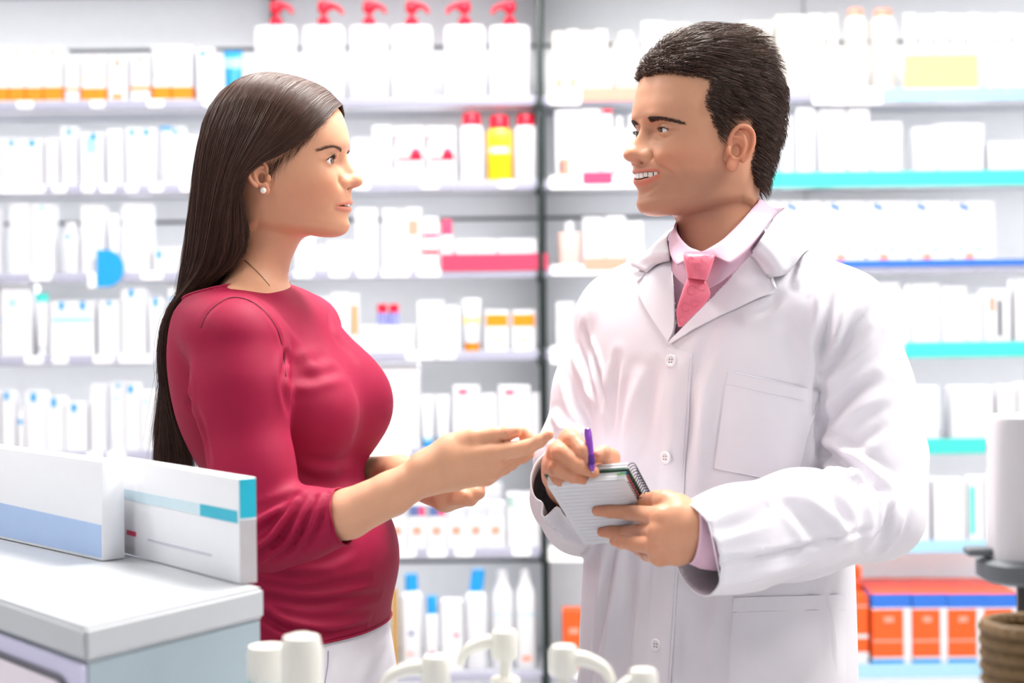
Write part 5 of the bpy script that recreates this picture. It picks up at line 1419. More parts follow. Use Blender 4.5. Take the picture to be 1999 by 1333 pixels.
axisp = np.stack([np.interp(np.linspace(0, 1, 20), [0, .3, .6, 1], [-.005, -.03, -.10, -.13]), np.zeros(20), S.mean(0)[:, 2]], 1)
inw = axisp[None] - S; inw[:, :, 2] *= 0.2; inw /= np.linalg.norm(inw, axis=2, keepdims=True) + 1e-9
lay = (r_.rand(NST) ** 1.6 * 0.0055)[:, None, None] - 0.0015 * (r_.rand(NST) < 0.06)[:, None, None]
S = S + inw * lay * (0.3 + 0.7 * sstep(tt, 0, 0.25))[None, :, None]
# locks: neighbours share a slow wave, single hairs wander a little
lock = np.floor(aa * 70).astype(int); ph = r_.rand(71, 3) * 6.28
amp = 0.0045 * sstep(tt, 0.15, 0.8)
S[:, :, 1] += amp[None] * np.sin(ph[lock, 0][:, None] + tt[None] * 5.0) * 0.6
S[:, :, 0] += amp[None] * np.sin(ph[lock, 1][:, None] + tt[None] * 4.0) * 0.7
jit = r_.normal(size=(NST, 1, 3)) * np.array([0.0022, 0.0022, 0.0]) * (0.15 + 1.6 * tt ** 2)[None, :, None]; S += jit
fly = r_.rand(NST) < 0.02
S[fly] += (r_.normal(size=(fly.sum(), 1, 3)) * 0.008) * (tt ** 1.5)[None, :, None]
cutl = 0.90 + 0.10 * r_.rand(NST)      # uneven ends
base = S.copy()
for k in range(20):
    q = tt[k] * cutl * 19; i = np.clip(q.astype(int), 0, 18); w = (q - i)[:, None]
    base[:, k] = S[np.arange(NST), i] * (1 - w) + S[np.arange(NST), i + 1] * w
HV, HQ = strands_mesh(w_head(base.reshape(-1, 3)).reshape(base.shape), 0.00030 + 0.0002 * r_.rand(NST), 0.00012)
tone = (0.75 + 0.75 * r_.rand(NST) ** 2)[:, None] * np.array([1, 1, 1]) * (1 + 0.14 * r_.rand(NST)[:, None] * np.array([1.0, 0.3, -0.4]))
HC = np.repeat(tone, 20 * 3, 0)
M_hairw = mat('dark_brown_hair', '#452d24', 0.42, noise=0.15, nscale=30, vcol='Col', spec=0.38)
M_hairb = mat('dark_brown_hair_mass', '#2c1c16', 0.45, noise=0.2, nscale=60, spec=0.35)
def build_woman_hair(parent):
    h = fast_mesh('hair', HV, HQ, M_hairw, parent, HC)
    ga = guide(np.linspace(0, 1, 90)); 
    ax_ = np.stack([np.interp(np.linspace(0, 1, LH), [0, .3, .6, 1], [-.005, -.03, -.10, -.13]), np.zeros(LH), ga.mean(0)[:, 2]], 1)
    iw = ax_[None] - ga; iw[:, :, 2] *= 0.2; iw /= np.linalg.norm(iw, axis=2, keepdims=True)
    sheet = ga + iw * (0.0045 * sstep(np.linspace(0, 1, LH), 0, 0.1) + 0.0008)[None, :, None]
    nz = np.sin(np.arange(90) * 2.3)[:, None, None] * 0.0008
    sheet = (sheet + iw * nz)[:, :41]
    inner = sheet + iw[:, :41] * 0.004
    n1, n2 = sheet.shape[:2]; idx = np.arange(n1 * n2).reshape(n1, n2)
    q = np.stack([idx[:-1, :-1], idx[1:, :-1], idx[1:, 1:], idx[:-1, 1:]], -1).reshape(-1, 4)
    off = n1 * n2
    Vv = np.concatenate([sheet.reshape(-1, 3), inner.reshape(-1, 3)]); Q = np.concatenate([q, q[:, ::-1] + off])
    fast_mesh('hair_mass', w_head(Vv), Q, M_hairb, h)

def build_woman_wisps(parent):
    """short fine hairs in front of the ear and along the hairline"""
    r = np.random.RandomState(21); N = 300; hb = _hb; S = []
    hl = crom(np.array([(.086, .020, .098), (.079, .042, .082), (.066, .060, .063), (.048, .072, .044), (.026, .079, .029), (.006, .080, .018)], float), 200)
    for k in range(N):
        t = r.rand(); b = hl[int(t * 199)] + r.normal(size=3) * np.array([.0025, 0, .0025]); L = (0.010 + 0.016 * r.rand()) * (0.7 + 0.8 * t)
        d = np.array([-0.75 + 0.5 * t, 0, -0.35 - 0.5 * t]) + r.normal(size=3) * 0.12; row = []
        for q in np.linspace(0, 1, 6):
            h = hb.find_nearest(Vector(b + d * L * q)); c = np.array(h[0]); nn = np.array(h[1]); nn = nn if nn @ (c - np.array([0, 0, 0.02])) > 0 else -nn
            row.append(c + nn * (0.0006 + 0.0012 * math.sin(q * 3)))
        S.append(row)
    S = np.array(S); V, Q = strands_mesh(w_head(S.reshape(-1, 3)).reshape(S.shape), np.full(N, 0.00013), 0.00006)
    fast_mesh('fine_hair', V, Q, M_hairw, parent, np.ones((len(V), 3)))
# ------------------------------------------------------------------ the man
MYAW = math.radians(25)
MF = V3(-math.cos(MYAW), -math.sin(MYAW), 0); MS = V3(math.sin(MYAW), -math.cos(MYAW), 0)
MORG = P(1383, 292, 2.31)
def m_head(p): p = np.atleast_2d(p); return MORG + p[:, :1] * MF + p[:, 1:2] * MS + p[:, 2:3] * WU
MKEYS = [(-0.006, 0.1480, 0.0005, -0.008, 0.1480, -0.010, 0.1480, 2.0, 2.0),
         (0.034, 0.143, 0.032, -0.010, 0.143, -0.048, 0.140, 2.0, 2.0),
         (0.066, 0.126, 0.056, -0.010, 0.128, -0.076, 0.123, 2.1, 2.0),
         (0.0880, 0.103, 0.0705, -0.006, 0.106, -0.090, 0.101, 2.2, 2.0),
         (0.0975, 0.084, 0.0765, -0.002, 0.086, -0.096, 0.081, 2.3, 2.0),
         (0.1015, 0.068, 0.0775, 0.002, 0.068, -0.098, 0.062, 2.35, 2.0),
         (0.1045, 0.052, 0.0765, 0.004, 0.051, -0.098, 0.044, 2.4, 2.0),
         (0.1030, 0.037, 0.0750, 0.006, 0.035, -0.095, 0.026, 2.4, 2.0),
         (0.0995, 0.023, 0.0740, 0.007, 0.020, -0.090, 0.009, 2.35, 2.0),
         (0.1010, 0.006, 0.0725, 0.007, 0.005, -0.084, -0.008, 2.25, 2.0),
         (0.1050, -0.009, 0.0705, 0.006, -0.009, -0.078, -0.022, 2.2, 2.0),
         (0.1085, -0.022, 0.0685, 0.003, -0.021, -0.074, -0.035, 2.12, 2.0),
         (0.1090, -0.036, 0.0660, -0.001, -0.032, -0.071, -0.047, 2.08, 2.0),
         (0.1070, -0.051, 0.0635, -0.006, -0.042, -0.069, -0.058, 2.02, 2.0),
         (0.1050, -0.064, 0.0615, -0.010, -0.050, -0.068, -0.068, 1.98, 2.0),
         (0.1070, -0.076, 0.0600, -0.013, -0.057, -0.067, -0.077, 1.96, 2.0),
         (0.1010, -0.0865, 0.0585, -0.015, -0.064, -0.067, -0.085, 1.95, 2.0),
         (0.0860, -0.0910, 0.0560, -0.016, -0.070, -0.067, -0.092, 1.95, 2.0),
         (0.0680, -0.0905, 0.0530, -0.017, -0.076, -0.067, -0.099, 1.95, 2.0),
         (0.0520, -0.0890, 0.0520, -0.018, -0.084, -0.068, -0.107, 2.0, 2.0),
         (0.0440, -0.0990, 0.0525, -0.020, -0.096, -0.070, -0.116, 2.0, 2.0),
         (0.0400, -0.1130, 0.0540, -0.022, -0.110, -0.073, -0.127, 2.0, 2.0),
         (0.0360, -0.1290, 0.0570, -0.025, -0.126, -0.077, -0.140, 2.0, 2.0),
         (0.0330, -0.1450, 0.0640, -0.028, -0.142, -0.082, -0.155, 2.0, 2.0),
         (0.0330, -0.1620, 0.0680, -0.032, -0.160, -0.088, -0.172, 2.0, 2.0),
         (0.0340, -0.1800, 0.0740, -0.036, -0.180, -0.094, -0.190, 2.0, 2.0)]
MCFG = dict(eye=(0.0205, 0.0318, 0.0802), socket=0.0075, brow=0.0034, cheek=0.0036,
            nose=[(0.038, 0.0, 0.008), (0.030, 0.0030, 0.0080), (0.019, 0.0085, 0.0080), (0.009, 0.0138, 0.0086), (-0.001, 0.0190, 0.0108), (-0.0085, 0.0218, 0.0122), (-0.0135, 0.0200, 0.0126), (-0.0175, 0.0130, 0.0122), (-0.0210, 0.0050, 0.0106), (-0.026, 0.0006, 0.009), (-0.031, 0.0, 0.008)],
            ala=(-0.0125, 0.0148), alar=0.5, balls=[(0.1192, 0, -0.0092, 0.0082, 0.007), (0.1025, 0.0132, -0.0140, 0.0072, 0.008)],
            mouth=(-0.0380, 0.0345, 3.0), lips=[(-0.028, 0.0), (-0.0215, -0.0020), (-0.0155, 0.0004), (-0.0098, 0.0036), (-0.0052, 0.0026), (0.0, -0.001), (0.0045, 0.0020), (0.0078, 0.0026), (0.0105, 0.0010), (0.015, 0.0003), (0.020, 0.0)],
            lipedge=(0.0096, -0.0138), lipcol=(0.92, 0.62, 0.66), gape=(0.0048, -0.0046), gapew=0.92, blush=(1.0, 0.86, 0.83),
            eyeaz=(-0.74, 0.88), eyeel=(0.27, 0.20), eyetilt=0.02, lidcol=(0.82, 0.70, 0.68), stubble=(0.80, 0.80, 0.83),
            bumps=[(0.0085, -0.0085, 0.007, 0.007, 0.0034), (0.0, -0.076, 0.018, 0.010, 0.0020), (0.043, -0.014, 0.013, 0.012, 0.0046), (0.030, 0.0075, 0.012, 0.004, 0.0012)],
            creases=[([(0.0195, -0.0085), (0.029, -0.019), (0.0395, -0.031), (0.0435, -0.043), (0.041, -0.055)], 0.0032, -0.0040), ([(0.0475, -0.022), (0.0500, -0.036), (0.0470, -0.052)], 0.0035, -0.0014), ([(0.021, 0.0145), (0.031, 0.0095), (0.043, 0.0125)], 0.0022, -0.0012)])
M_skinm = mat('skin_tan', '#cc977a', 0.44, noise=0.05, nscale=60, sss=0.25, vcol='Col', bump=0.05, bscale=900, spec=0.3)
M_teeth = mat('tooth_enamel', '#f3efe8', 0.2, coat=0.5, noise=0.02)
MH = Head(MKEYS, MCFG)
earVm, earFm = ear_mesh(0.98)
mparts = [(m_head(MH.V), MH.F, MH.C)]
for sg in (1, -1): mparts.append((m_head(place_ear(earVm, sg, (0.017, 0.0715, -0.007), 0.12, 0)), earFm, np.tile((1.0, 0.82, 0.78), (len(earVm), 1))))
def teeth(parent, xf, f0, kk, ut, ub, widths, name='teeth'):
    mb = MB()
    for sg in (1, -1):
        s = 0.0002
        for w, dh in widths:
            sc = s + w / 2; f = f0 - kk * sc * sc; ang = math.atan(2 * kk * sc)
            bm = bmesh.new(); bmesh.ops.create_cube(bm, size=1)
            for v in bm.verts: v.co = Vector((v.co.x * 0.0035, v.co.y * w * 0.97, v.co.z * (ut - ub - dh)))
            bmesh.ops.bevel(bm, geom=bm.edges[:], offset=0.0007, segments=2, affect='EDGES')
            c, s_ = math.cos(ang), math.sin(ang); vv = []
            for v in bm.verts:
                x, y = v.co.x, v.co.y
                vv.append((f + x * c - y * s_, sg * (sc + x * s_ + y * c), (ut + ub + dh) / 2 + v.co.z))
            bm.verts.index_update()
            mb.add(xf(np.array(vv)), [tuple(v.index for v in q.verts) for q in bm.faces]); bm.free(); s += w
    return mb.build(name, M_teeth, parent)

# ---- short swept-back hair
HAIRLINE = [(.090, .0930), (.078, .0915), (.060, .0885), (.045, .084), (.047, .068), (.051, .054), (.038, .024), (.025, .002), (.018, .022), (.006, .035), (-.016, .037), (-.028, .010), (-.024, -.028), (-.036, -.052), (-.10, -.058), (-.15, 0), (-.15, .17), (0, .19), (.13, .17), (.13, .096), (.098, .0945)]
def in_poly(x, y, poly):
    ins = np.zeros(len(x), bool); n = len(poly)
    for i in range(n):
        x0, y0 = poly[i]; x1, y1 = poly[(i + 1) % n]
        c = ((y0 > y) != (y1 > y)) & (x < (x1 - x0) * (y - y0) / (y1 - y0 + 1e-12) + x0); ins ^= c
    return ins
def edge_dist(x, y, poly, m):
    q = np.stack([x, y, np.zeros_like(x)], 1); return stroke_dist(q, [(a, b, 0) for a, b in poly[:m]])[0]
hs = in_poly(MH.V[:, 0], MH.V[:, 2], HAIRLINE)
MN = vert_normals(MH.V, MH.F)
if (MN * (MH.V - np.array([0, 0, 0.04]))).sum() < 0: MN = -MN
def hair_thick(p):
    f, s, u = p[:, 0], p[:, 1], p[:, 2]
    top = sstep(u, 0.085 - 0.012 * sstep(f, 0.04, 0.08), 0.122 - 0.016 * sstep(f, 0.04, 0.08)) * sstep(-np.abs(s), -0.070, -0.040)
    T = 0.0075 + 0.013 * top * sstep(f, -0.07, -0.01) + 0.015 * top * sstep(f, 0.01, 0.075)
    T += 0.002 * sstep(-f, 0.03, 0.08) * sstep(u, -0.01, 0.03)
    T += 0.005 * sstep(u, 0.05, 0.09) * (1 - top)
    fr_ = sstep(f, 0.03, 0.07); return T * (0.35 + 0.35 * fr_ + (0.65 - 0.35 * fr_) * sstep(edge_dist(f, u, HAIRLINE, 14), 0.0, 0.016))
def hair_flow(p):
    f, s, u = p[:, 0], p[:, 1], p[:, 2]
    top = sstep(u, 0.08, 0.125); back = sstep(-f, 0.03, 0.09)
    g = np.stack([-0.9 + 0.55 * back, np.sign(s) * 0.10 * top, np.interp(u, [-0.05, 0.06, 0.10, 0.14], [-0.75, -0.45, -0.30, 0.05]) - 0.75 * back], 1)
    return g / np.linalg.norm(g, axis=1)[:, None]
rm_ = np.random.RandomState(5)
# even coverage: sample by area of the grid cells
fq = MH.F[hs[MH.F].all(1)]
ar = np.linalg.norm(np.cross(MH.V[fq[:, 2]] - MH.V[fq[:, 0]], MH.V[fq[:, 3]] - MH.V[fq[:, 1]]), axis=1)
ctr = MH.V[fq].mean(1); ar = ar * (1 + 1.2 * (edge_dist(ctr[:, 0], ctr[:, 2], HAIRLINE, 14) < 0.012))
NS2 = 12000
pick = rm_.choice(len(fq), NS2, p=ar / ar.sum()); w1, w2 = rm_.rand(NS2, 1), rm_.rand(NS2, 1)
q0, q1, q2, q3 = (MH.V[fq[pick, i]] for i in range(4)); root = (q0 * (1 - w1) + q1 * w1) * (1 - w2) + (q3 * (1 - w1) + q2 * w1) * w2
n0 = MN[fq[pick, 0]]
T = hair_thick(root); g = hair_flow(root)
clump = np.round(root * np.array([85, 60, 85])).astype(int); key = clump @ np.array([1, 131, 17161]); uq, inv = np.unique(key, return_inverse=True)
cj = rm_.normal(size=(len(uq), 3)); cr_ = rm_.rand(len(uq))
topz = sstep(root[:, 2], 0.085, 0.12); frz = topz * sstep(root[:, 0], 0.0, 0.06)
L = 0.012 + 0.7 * T + 0.012 * topz + 0.030 * frz
MS_ = 9; ts = np.linspace(0, 1, MS_)
lay = 0.66 + 0.40 * rm_.rand(NS2)
S2 = np.zeros((NS2, MS_, 3))
p1 = root + n0 * (T * 1.2 * lay + 0.002)[:, None] + np.stack([0.013 * frz, 0 * frz, 0.003 * frz], 1) + g * (0.25 * L)[:, None]
p2 = root + n0 * (T * 0.92 * lay + 0.001)[:, None] + g * L[:, None]
for k, t in enumerate(ts): S2[:, k] = (1 - t) ** 2 * root + 2 * t * (1 - t) * p1 + t * t * p2
S2 += (cj[inv] * np.array([0.0012, 0.0020, 0.0010]))[:, None] * (ts ** 1.2)[None, :, None] + rm_.normal(size=(NS2, 1, 3)) * 0.0006 * ts[None, :, None]
S2 += (n0 * ((cr_[inv] - 0.5) * 0.0036)[:, None])[:, None] * np.sin(ts * math.pi * 0.9)[None, :, None]
MHV, MHQ = strands_mesh(m_head(S2.reshape(-1, 3)).reshape(S2.shape), 0.00030 + 0.00016 * rm_.rand(NS2), 0.00010)
MHC = np.repeat((0.7 + 0.8 * rm_.rand(NS2) ** 2)[:, None] * np.ones(3) * (1 + 0.12 * rm_.rand(NS2)[:, None] * np.array([1, 0.35, -0.3])), MS_ * 3, 0)
M_hairm = mat('black_brown_hair', '#46322a', 0.46, noise=0.15, nscale=40, vcol='Col', spec=0.3)
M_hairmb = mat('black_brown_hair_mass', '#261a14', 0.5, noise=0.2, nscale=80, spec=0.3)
def build_man_hair(parent):
    h = fast_mesh('hair', MHV, MHQ, M_hairm, parent, MHC)
    Tm = hair_thick(MH.V); gm = hair_flow(MH.V)
    nz = vnoise(MH.V * 260, 4) * 0.0016 + vnoise(MH.V * 120, 6) * 0.0016
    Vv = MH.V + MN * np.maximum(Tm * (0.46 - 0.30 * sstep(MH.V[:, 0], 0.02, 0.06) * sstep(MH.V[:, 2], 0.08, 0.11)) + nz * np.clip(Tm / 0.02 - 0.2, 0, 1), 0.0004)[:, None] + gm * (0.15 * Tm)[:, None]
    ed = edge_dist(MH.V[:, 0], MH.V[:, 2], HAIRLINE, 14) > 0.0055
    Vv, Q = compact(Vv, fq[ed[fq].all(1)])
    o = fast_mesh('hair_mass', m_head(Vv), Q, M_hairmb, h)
# ------------------------------------------------------------------ white coat, shirt, tie and hands of the man
MBY = math.radians(38)
MTF = V3(-math.sin(MBY), -math.cos(MBY), 0)
mt_rows = [(470, 1406, 0.050, 0.070, 2), (488, 1410, 0.072, 0.110, 2), (512, 1415, 0.095, 0.155, 2), (545, 1418, 0.113, 0.190, 2.1), (600, 1420, 0.128, 0.200, 2.2), (680, 1417, 0.139, 0.197, 2.25), (780, 1411, 0.143, 0.193, 2.3), (900, 1405, 0.142, 0.187, 2.3),
           (1000, 1402, 0.142, 0.185, 2.3), (1100, 1401, 0.147, 0.189, 2.3), (1250, 1399, 0.151, 0.194, 2.3), (1400, 1397, 0.153, 0.198, 2.3), (1560, 1396, 0.156, 0.203, 2.3)]
mt_ = Torso(mt_rows, 2.33, MBY, MTF); MTS = -mt_.R      # MTS: towards his left side
nearA = [(1655, 652, 2.215, .0665), (1688, 770, 2.205, .0590), (1710, 890, 2.180, .0595), (1712, 1000, 2.145, .0580)]
nearB = [(1712, 1000, 2.145, .0580), (1560, 1022, 2.085, .0610), (1440, 1050, 2.045, .0580), (1355, 1073, 2.020, .0560)]
farA = [(1207, 642, 2.440, .0620), (1166, 760, 2.43, .0570), (1128, 900, 2.40, .0560), (1136, 1003, 2.36, .0545)]
farB = [(1136, 1003, 2.36, .0545), (1118, 970, 2.27, .0500), (1100, 932, 2.165, .0440)]
def coat_sdf(p, grow=0.0):
    d = mt_.d(p, grow)
    a = smin(chain_sdf(p, PP(nearA), rad(nearA), 0.03), chain_sdf(p, PP(nearB), rad(nearB), 0.03), 0.016)
    b = smin(chain_sdf(p, PP(farA), rad(farA), 0.03), chain_sdf(p, PP(farB), rad(farB), 0.03), 0.016)
    k = 0.008 + 0.045 * sstep(p[:, 2], P(0, 740, 2.2)[2], P(0, 610, 2.2)[2])
    for q in (a, b):
        h = np.maximum(k - np.abs(d - q), 0) / k; d = np.minimum(d, q) - h * h * k * 0.25
    return d
COATZ = 0.72
Vc, Fc = polygonise(coat_sdf, (0.01, 1.93, 0.66), (0.62, 2.58, 1.50), 0.0044, 2)
Vc = relax(Vc, Fc, 1, 0.4)
# loose-cloth ripples that hang from chest to hem
hang = sstep(P(0, 760, 2.3)[2] - Vc[:, 2], 0.0, 0.25) * np.exp(-np.maximum(0, wloc(0, 0, 800)[2] * 0 + 0))
loc_s = (Vc - V3(0.28, 2.33, 0)) @ MTS
Nc = vert_normals(Vc, Fc)
bodymask = (np.abs(mt_.d(Vc)) < 0.006)
Vc = Vc + Nc * (bodymask * hang * 0.0035 * (np.sin(loc_s * 58 + 0.8) + 0.6 * np.sin(loc_s * 97 + 2 + Vc[:, 2] * 3)))[:, None]
CF = [  # shoulder and upper sleeve, nearer arm
  ([(1628, 565), (1612, 640), (1606, 720)], .009, -.0060), ([(1652, 590), (1632, 650), (1612, 712)], .008, .0040), ([(1700, 596), (1660, 650), (1612, 725)], .007, -.0045), ([(1716, 625), (1680, 690), (1618, 745)], .009, .0050), ([(1707, 738), (1660, 770), (1612, 822)], .008, -.0050), ([(1730, 770), (1680, 800), (1620, 850)], .010, .0050),
  ([(1720, 830), (1680, 860), (1625, 880)], .009, -.0040), ([(1600, 720), (1598, 800), (1610, 900)], .008, -.0055), ([(1606, 855), (1660, 885), (1740, 945)], .008, .0050), ([(1602, 880), (1650, 910), (1730, 962)], .007, -.0065), ([(1612, 915), (1660, 930), (1705, 945)], .006, .0055),
  ([(1610, 938), (1640, 985), (1660, 1030)], .009, -.0040), ([(1540, 945), (1600, 990), (1660, 1050)], .011, .0045), ([(1500, 955), (1560, 1010), (1600, 1060)], .009, -.0035), ([(1765, 985), (1750, 1035), (1725, 1078)], .008, .0045), ([(1740, 980), (1732, 1030), (1705, 1065)], .007, -.0045), ([(1690, 960), (1700, 1010), (1690, 1060)], .008, .0030),
  ([(1372, 1100), (1480, 1088), (1610, 1058), (1700, 1032)], .0045, -.0030), ([(1420, 1140), (1500, 1115), (1600, 1090)], .010, .0035), ([(1395, 1000), (1460, 975), (1540, 965)], .010, .0030), ([(1380, 1040), (1450, 1020), (1500, 1000)], .008, -.0028), ([(1470, 1150), (1560, 1128), (1660, 1100)], .008, -.0030),
  # chest and front
  ([(1345, 740), (1338, 840), (1330, 960)], .014, -.0055), ([(1380, 760), (1372, 850), (1360, 930)], .014, .0040), ([(1395, 640), (1370, 700), (1352, 745)], .012, -.0025), ([(1574, 490), (1565, 520), (1556, 556)], .006, .0040), ([(1592, 478), (1585, 520), (1576, 560)], .005, -.0038), ([(1600, 500), (1598, 560), (1590, 600)], .006, .0030), ([(1520, 575), (1500, 600), (1470, 615)], .007, -.0026),
  ([(1560, 640), (1580, 690), (1590, 740)], .012, .0035), ([(1280, 720), (1268, 800), (1262, 880)], .012, -.0030), ([(1245, 740), (1230, 820), (1222, 900)], .013, .0040), ([(1205, 700), (1195, 780), (1190, 850)], .010, -.0040),
  ([(1400, 1180), (1392, 1250), (1385, 1333)], .012, .0040), ([(1340, 1180), (1338, 1260), (1330, 1333)], .013, -.0045), ([(1215, 1060), (1200, 1180), (1175, 1320)], .008, .0045), ([(1190, 1080), (1175, 1180), (1155, 1320)], .008, -.0045), ([(1240, 1090), (1230, 1200), (1218, 1333)], .010, -.0035), ([(1600, 1140), (1620, 1220), (1630, 1330)], .014, .0040),
  # farther sleeve
  ([(1140, 640), (1165, 720), (1180, 790)], .008, -.0050), ([(1120, 690), (1140, 740), (1160, 790)], .008, .0050), ([(1105, 730), (1125, 790), (1150, 830)], .008, -.0040), ([(1080, 810), (1105, 840), (1150, 850)], .008, .0050), ([(1072, 850), (1095, 858), (1120, 852)], .006, -.0050), ([(1060, 870), (1080, 880), (1100, 870)], .006, .0040),
  ([(1052, 940), (1070, 1000), (1110, 1050)], .008, .0050), ([(1075, 985), (1100, 1030), (1140, 1060)], .008, -.0045)]
Vc = folds(Vc, Fc, [(pl, w * 0.85, hh * 1.75) for pl, w, hh in CF])
coat_bvh = BVHTree.FromPolygons(Vc.tolist(), Fc.tolist())
_bm = np.abs(mt_.d(Vc)) < 0.014
body_bvh = BVHTree.FromPolygons(Vc.tolist(), Fc[_bm[Fc].all(1)].tolist())
def drape(pa, pb, nu, nv, off, bvh=None, depth_lim=None):
    """sheet between two frame polylines, laid on the coat; returns a grid of points lifted by off"""
    bvh = bvh or body_bvh
    A = crom(np.array(pa, float), nu); B = crom(np.array(pb, float), nu); out = np.full((nu, nv, 3), np.nan)
    o = Vector((0, 0, CAMZ))
    for i in range(nu):
        for j in range(nv):
            x, y = A[i] + (B[i] - A[i]) * j / (nv - 1)
            d = (Vector(P(x, y, 2.0)) - o).normalized(); h = bvh.ray_cast(o, d)
            if h[0] is None: continue
            n = np.array(h[1]); n = n if n @ np.array(d) < 0 else -n
            out[i, j] = np.array(h[0]) + n * off
    # fill misses and smooth
    for i in range(nu):
        for j in range(nv):
            if np.isnan(out[i, j, 0]):
                ok = np.argwhere(~np.isnan(out[..., 0])); k = ok[np.argmin(((ok - (i, j)) ** 2).sum(1))]; Yd = out[k[0], k[1], 1]
                x, y = A[i] + (B[i] - A[i]) * j / (nv - 1); out[i, j] = P(x, y, Yd)
    return out
def smooth_grid(g, it=2):
    for _ in range(it):
        k = g.copy(); k[1:-1, 1:-1] = 0.5 * g[1:-1, 1:-1] + 0.125 * (g[:-2, 1:-1] + g[2:, 1:-1] + g[1:-1, :-2] + g[1:-1, 2:])
        k[1:-1, 0] = 0.5 * g[1:-1, 0] + 0.25 * (g[:-2, 0] + g[2:, 0]); k[1:-1, -1] = 0.5 * g[1:-1, -1] + 0.25 * (g[:-2, -1] + g[2:, -1]); g = k
    return g
def sheet(name, g, m, parent, thick=0.002):
    n1, n2 = g.shape[:2]; idx = np.arange(n1 * n2).reshape(n1, n2)
    q = np.stack([idx[:-1, :-1], idx[:-1, 1:], idx[1:, 1:], idx[1:, :-1]], -1).reshape(-1, 4)
    V = g.reshape(-1, 3); N = vert_normals(V, q); flip = (N[:, 1] > 0).mean() > 0.5
    if flip: N = -N; q = q[:, ::-1]
    b = V - N * thick; off = len(V)
    per = np.concatenate([idx[0, :], idx[1:, -1], idx[-1, -2::-1], idx[-2:0:-1, 0]])
    side = np.stack([per, np.roll(per, -1), np.roll(per, -1) + off, per + off], 1)
    o = fast_mesh(name, np.concatenate([V, b]), np.concatenate([q, q[:, ::-1] + off, side]), m, parent); fix_normals(o)
    o.data.set_sharp_from_angle(angle=1.0)
    return o
M_coat = mat('white_cotton', '#e6e2ea', 0.72, noise=0.02, nscale=30, bump=0.06, bscale=1500, sheen=0.1)
M_coatb = mat('white_cotton_trim', '#e8e4ec', 0.7, noise=0.02, bump=0.05, bscale=1500)
M_shirt = mat('pink_shirt', '#dbb3c7', 0.65, noise=0.03, bump=0.08, bscale=1600)
M_tie = mat('pink_silk', '#ea6f86', 0.38, noise=0.10, nscale=120, bump=0.3, bscale=500, sheen=0.3)
M_btn = mat('button_plastic', '#f0ecf0', 0.3, noise=0.02, coat=0.4)
M_thread = mat('coat_stitch', '#e2dee8', 0.8)
# openings: the V at the chest, the cuffs and the hem
def frame_xy(V):
    X = V[:, 0] * FPX / V[:, 1]; D = (CAMZ - V[:, 2]) * FPX / V[:, 1]
    return X * cr + D * sr + 999.5, -X * sr + D * cr + HZ
VPOLY = [(1309, 440), (1316, 560), (1322, 630), (1312, 660), (1330, 640), (1420, 545), (1490, 462), (1512, 415), (1490, 380), (1400, 360), (1330, 400)]
fx, fy = frame_xy(Vc)
loc_f = (Vc - V3(0.28, 2.33, 0)) @ MTF
kill = in_poly(fx, fy, VPOLY) & (loc_f > -0.02)
kill |= (Vc[:, 2] > P(1400, 500, 2.3)[2]) & (np.hypot(Vc[:, 0] - m_head((-0.025, 0, 0))[0, 0], Vc[:, 1] - m_head((-0.025, 0, 0))[0, 1]) < 0.070)
def beyond(V, a, b, R):
    n = (b - a) / np.linalg.norm(b - a); return ((V - b) @ n > 0) & (np.linalg.norm(V - b, axis=1) < R), n
cA, cB = P(1440, 1050, 2.045), P(1356, 1075, 2.019); tilt = V3(0.08, 0, 0.0)
for (a, b, R) in ((cA, cB, 0.11), (P(1118, 970, 2.27), P(1104, 938, 2.18), 0.075)):
    k, n = beyond(Vc, a, b, R); kill |= k
kill |= Vc[:, 2] < COATZ
Vcoat, Fcoat = compact(Vc, Fc[~kill[Fc].any(1)])
bd = border(Fcoat); q = Vcoat[bd]
for (a, b, R) in ((cA, cB, 0.11), (P(1118, 970, 2.27), P(1104, 938, 2.18), 0.075)):
    n = (b - a) / np.linalg.norm(b - a); dd = (q - b) @ n; k = (np.abs(dd) < 0.007) & (np.linalg.norm(q - b, axis=1) < R); q[k] -= dd[k][:, None] * n
k = np.abs(q[:, 2] - COATZ) < 0.008; q[k, 2] = COATZ
Vcoat[bd] = q

def disc_button(parent, x, y, r=0.0086):
    c = cast(body_bvh, x, y); h = body_bvh.find_nearest(Vector(c)); n = np.array(h[1]); n = n if n[1] < 0 else -n
    R = axes(n); mb = MB()
    prof = [(0.0, 0.0022), (0.0045, 0.0022), (0.0055, 0.0028), (0.0072, 0.0034), (0.0086, 0.0024), (0.0086, 0.0)]
    nn = 28; V = []; F = []
    for (rr, hh) in prof:
        for k in range(nn):
            a = 2 * math.pi * k / nn; V.append(c + R @ np.array([hh + 0.001, max(rr, 0.0003) * r / 0.0086 * math.cos(a), max(rr, 0.0003) * r / 0.0086 * math.sin(a)]))
    for i in range(len(prof) - 1):
        for k in range(nn): F.append((i * nn + k, (i + 1) * nn + k, (i + 1) * nn + (k + 1) % nn, i * nn + (k + 1) % nn))
    b = mesh_obj('button', np.array(V), F, M_btn, parent); fix_normals(b)
    for (sx, sy) in ((1, 1), (1, -1), (-1, 1), (-1, -1)):
        mbh = MB(); mbh.lathe([(0.0009, 0), (0.0009, 0.0004)], 8); mbh.v = [tuple(c + R @ np.array([0.0034 + z, 0.0019 * sx + x_, 0.0019 * sy + y_])) for x_, y_, z in mbh.v]
        mbh.build('button_hole', M_thread if False else mat('button_hole_dark', '#8a8490', 0.8), b)
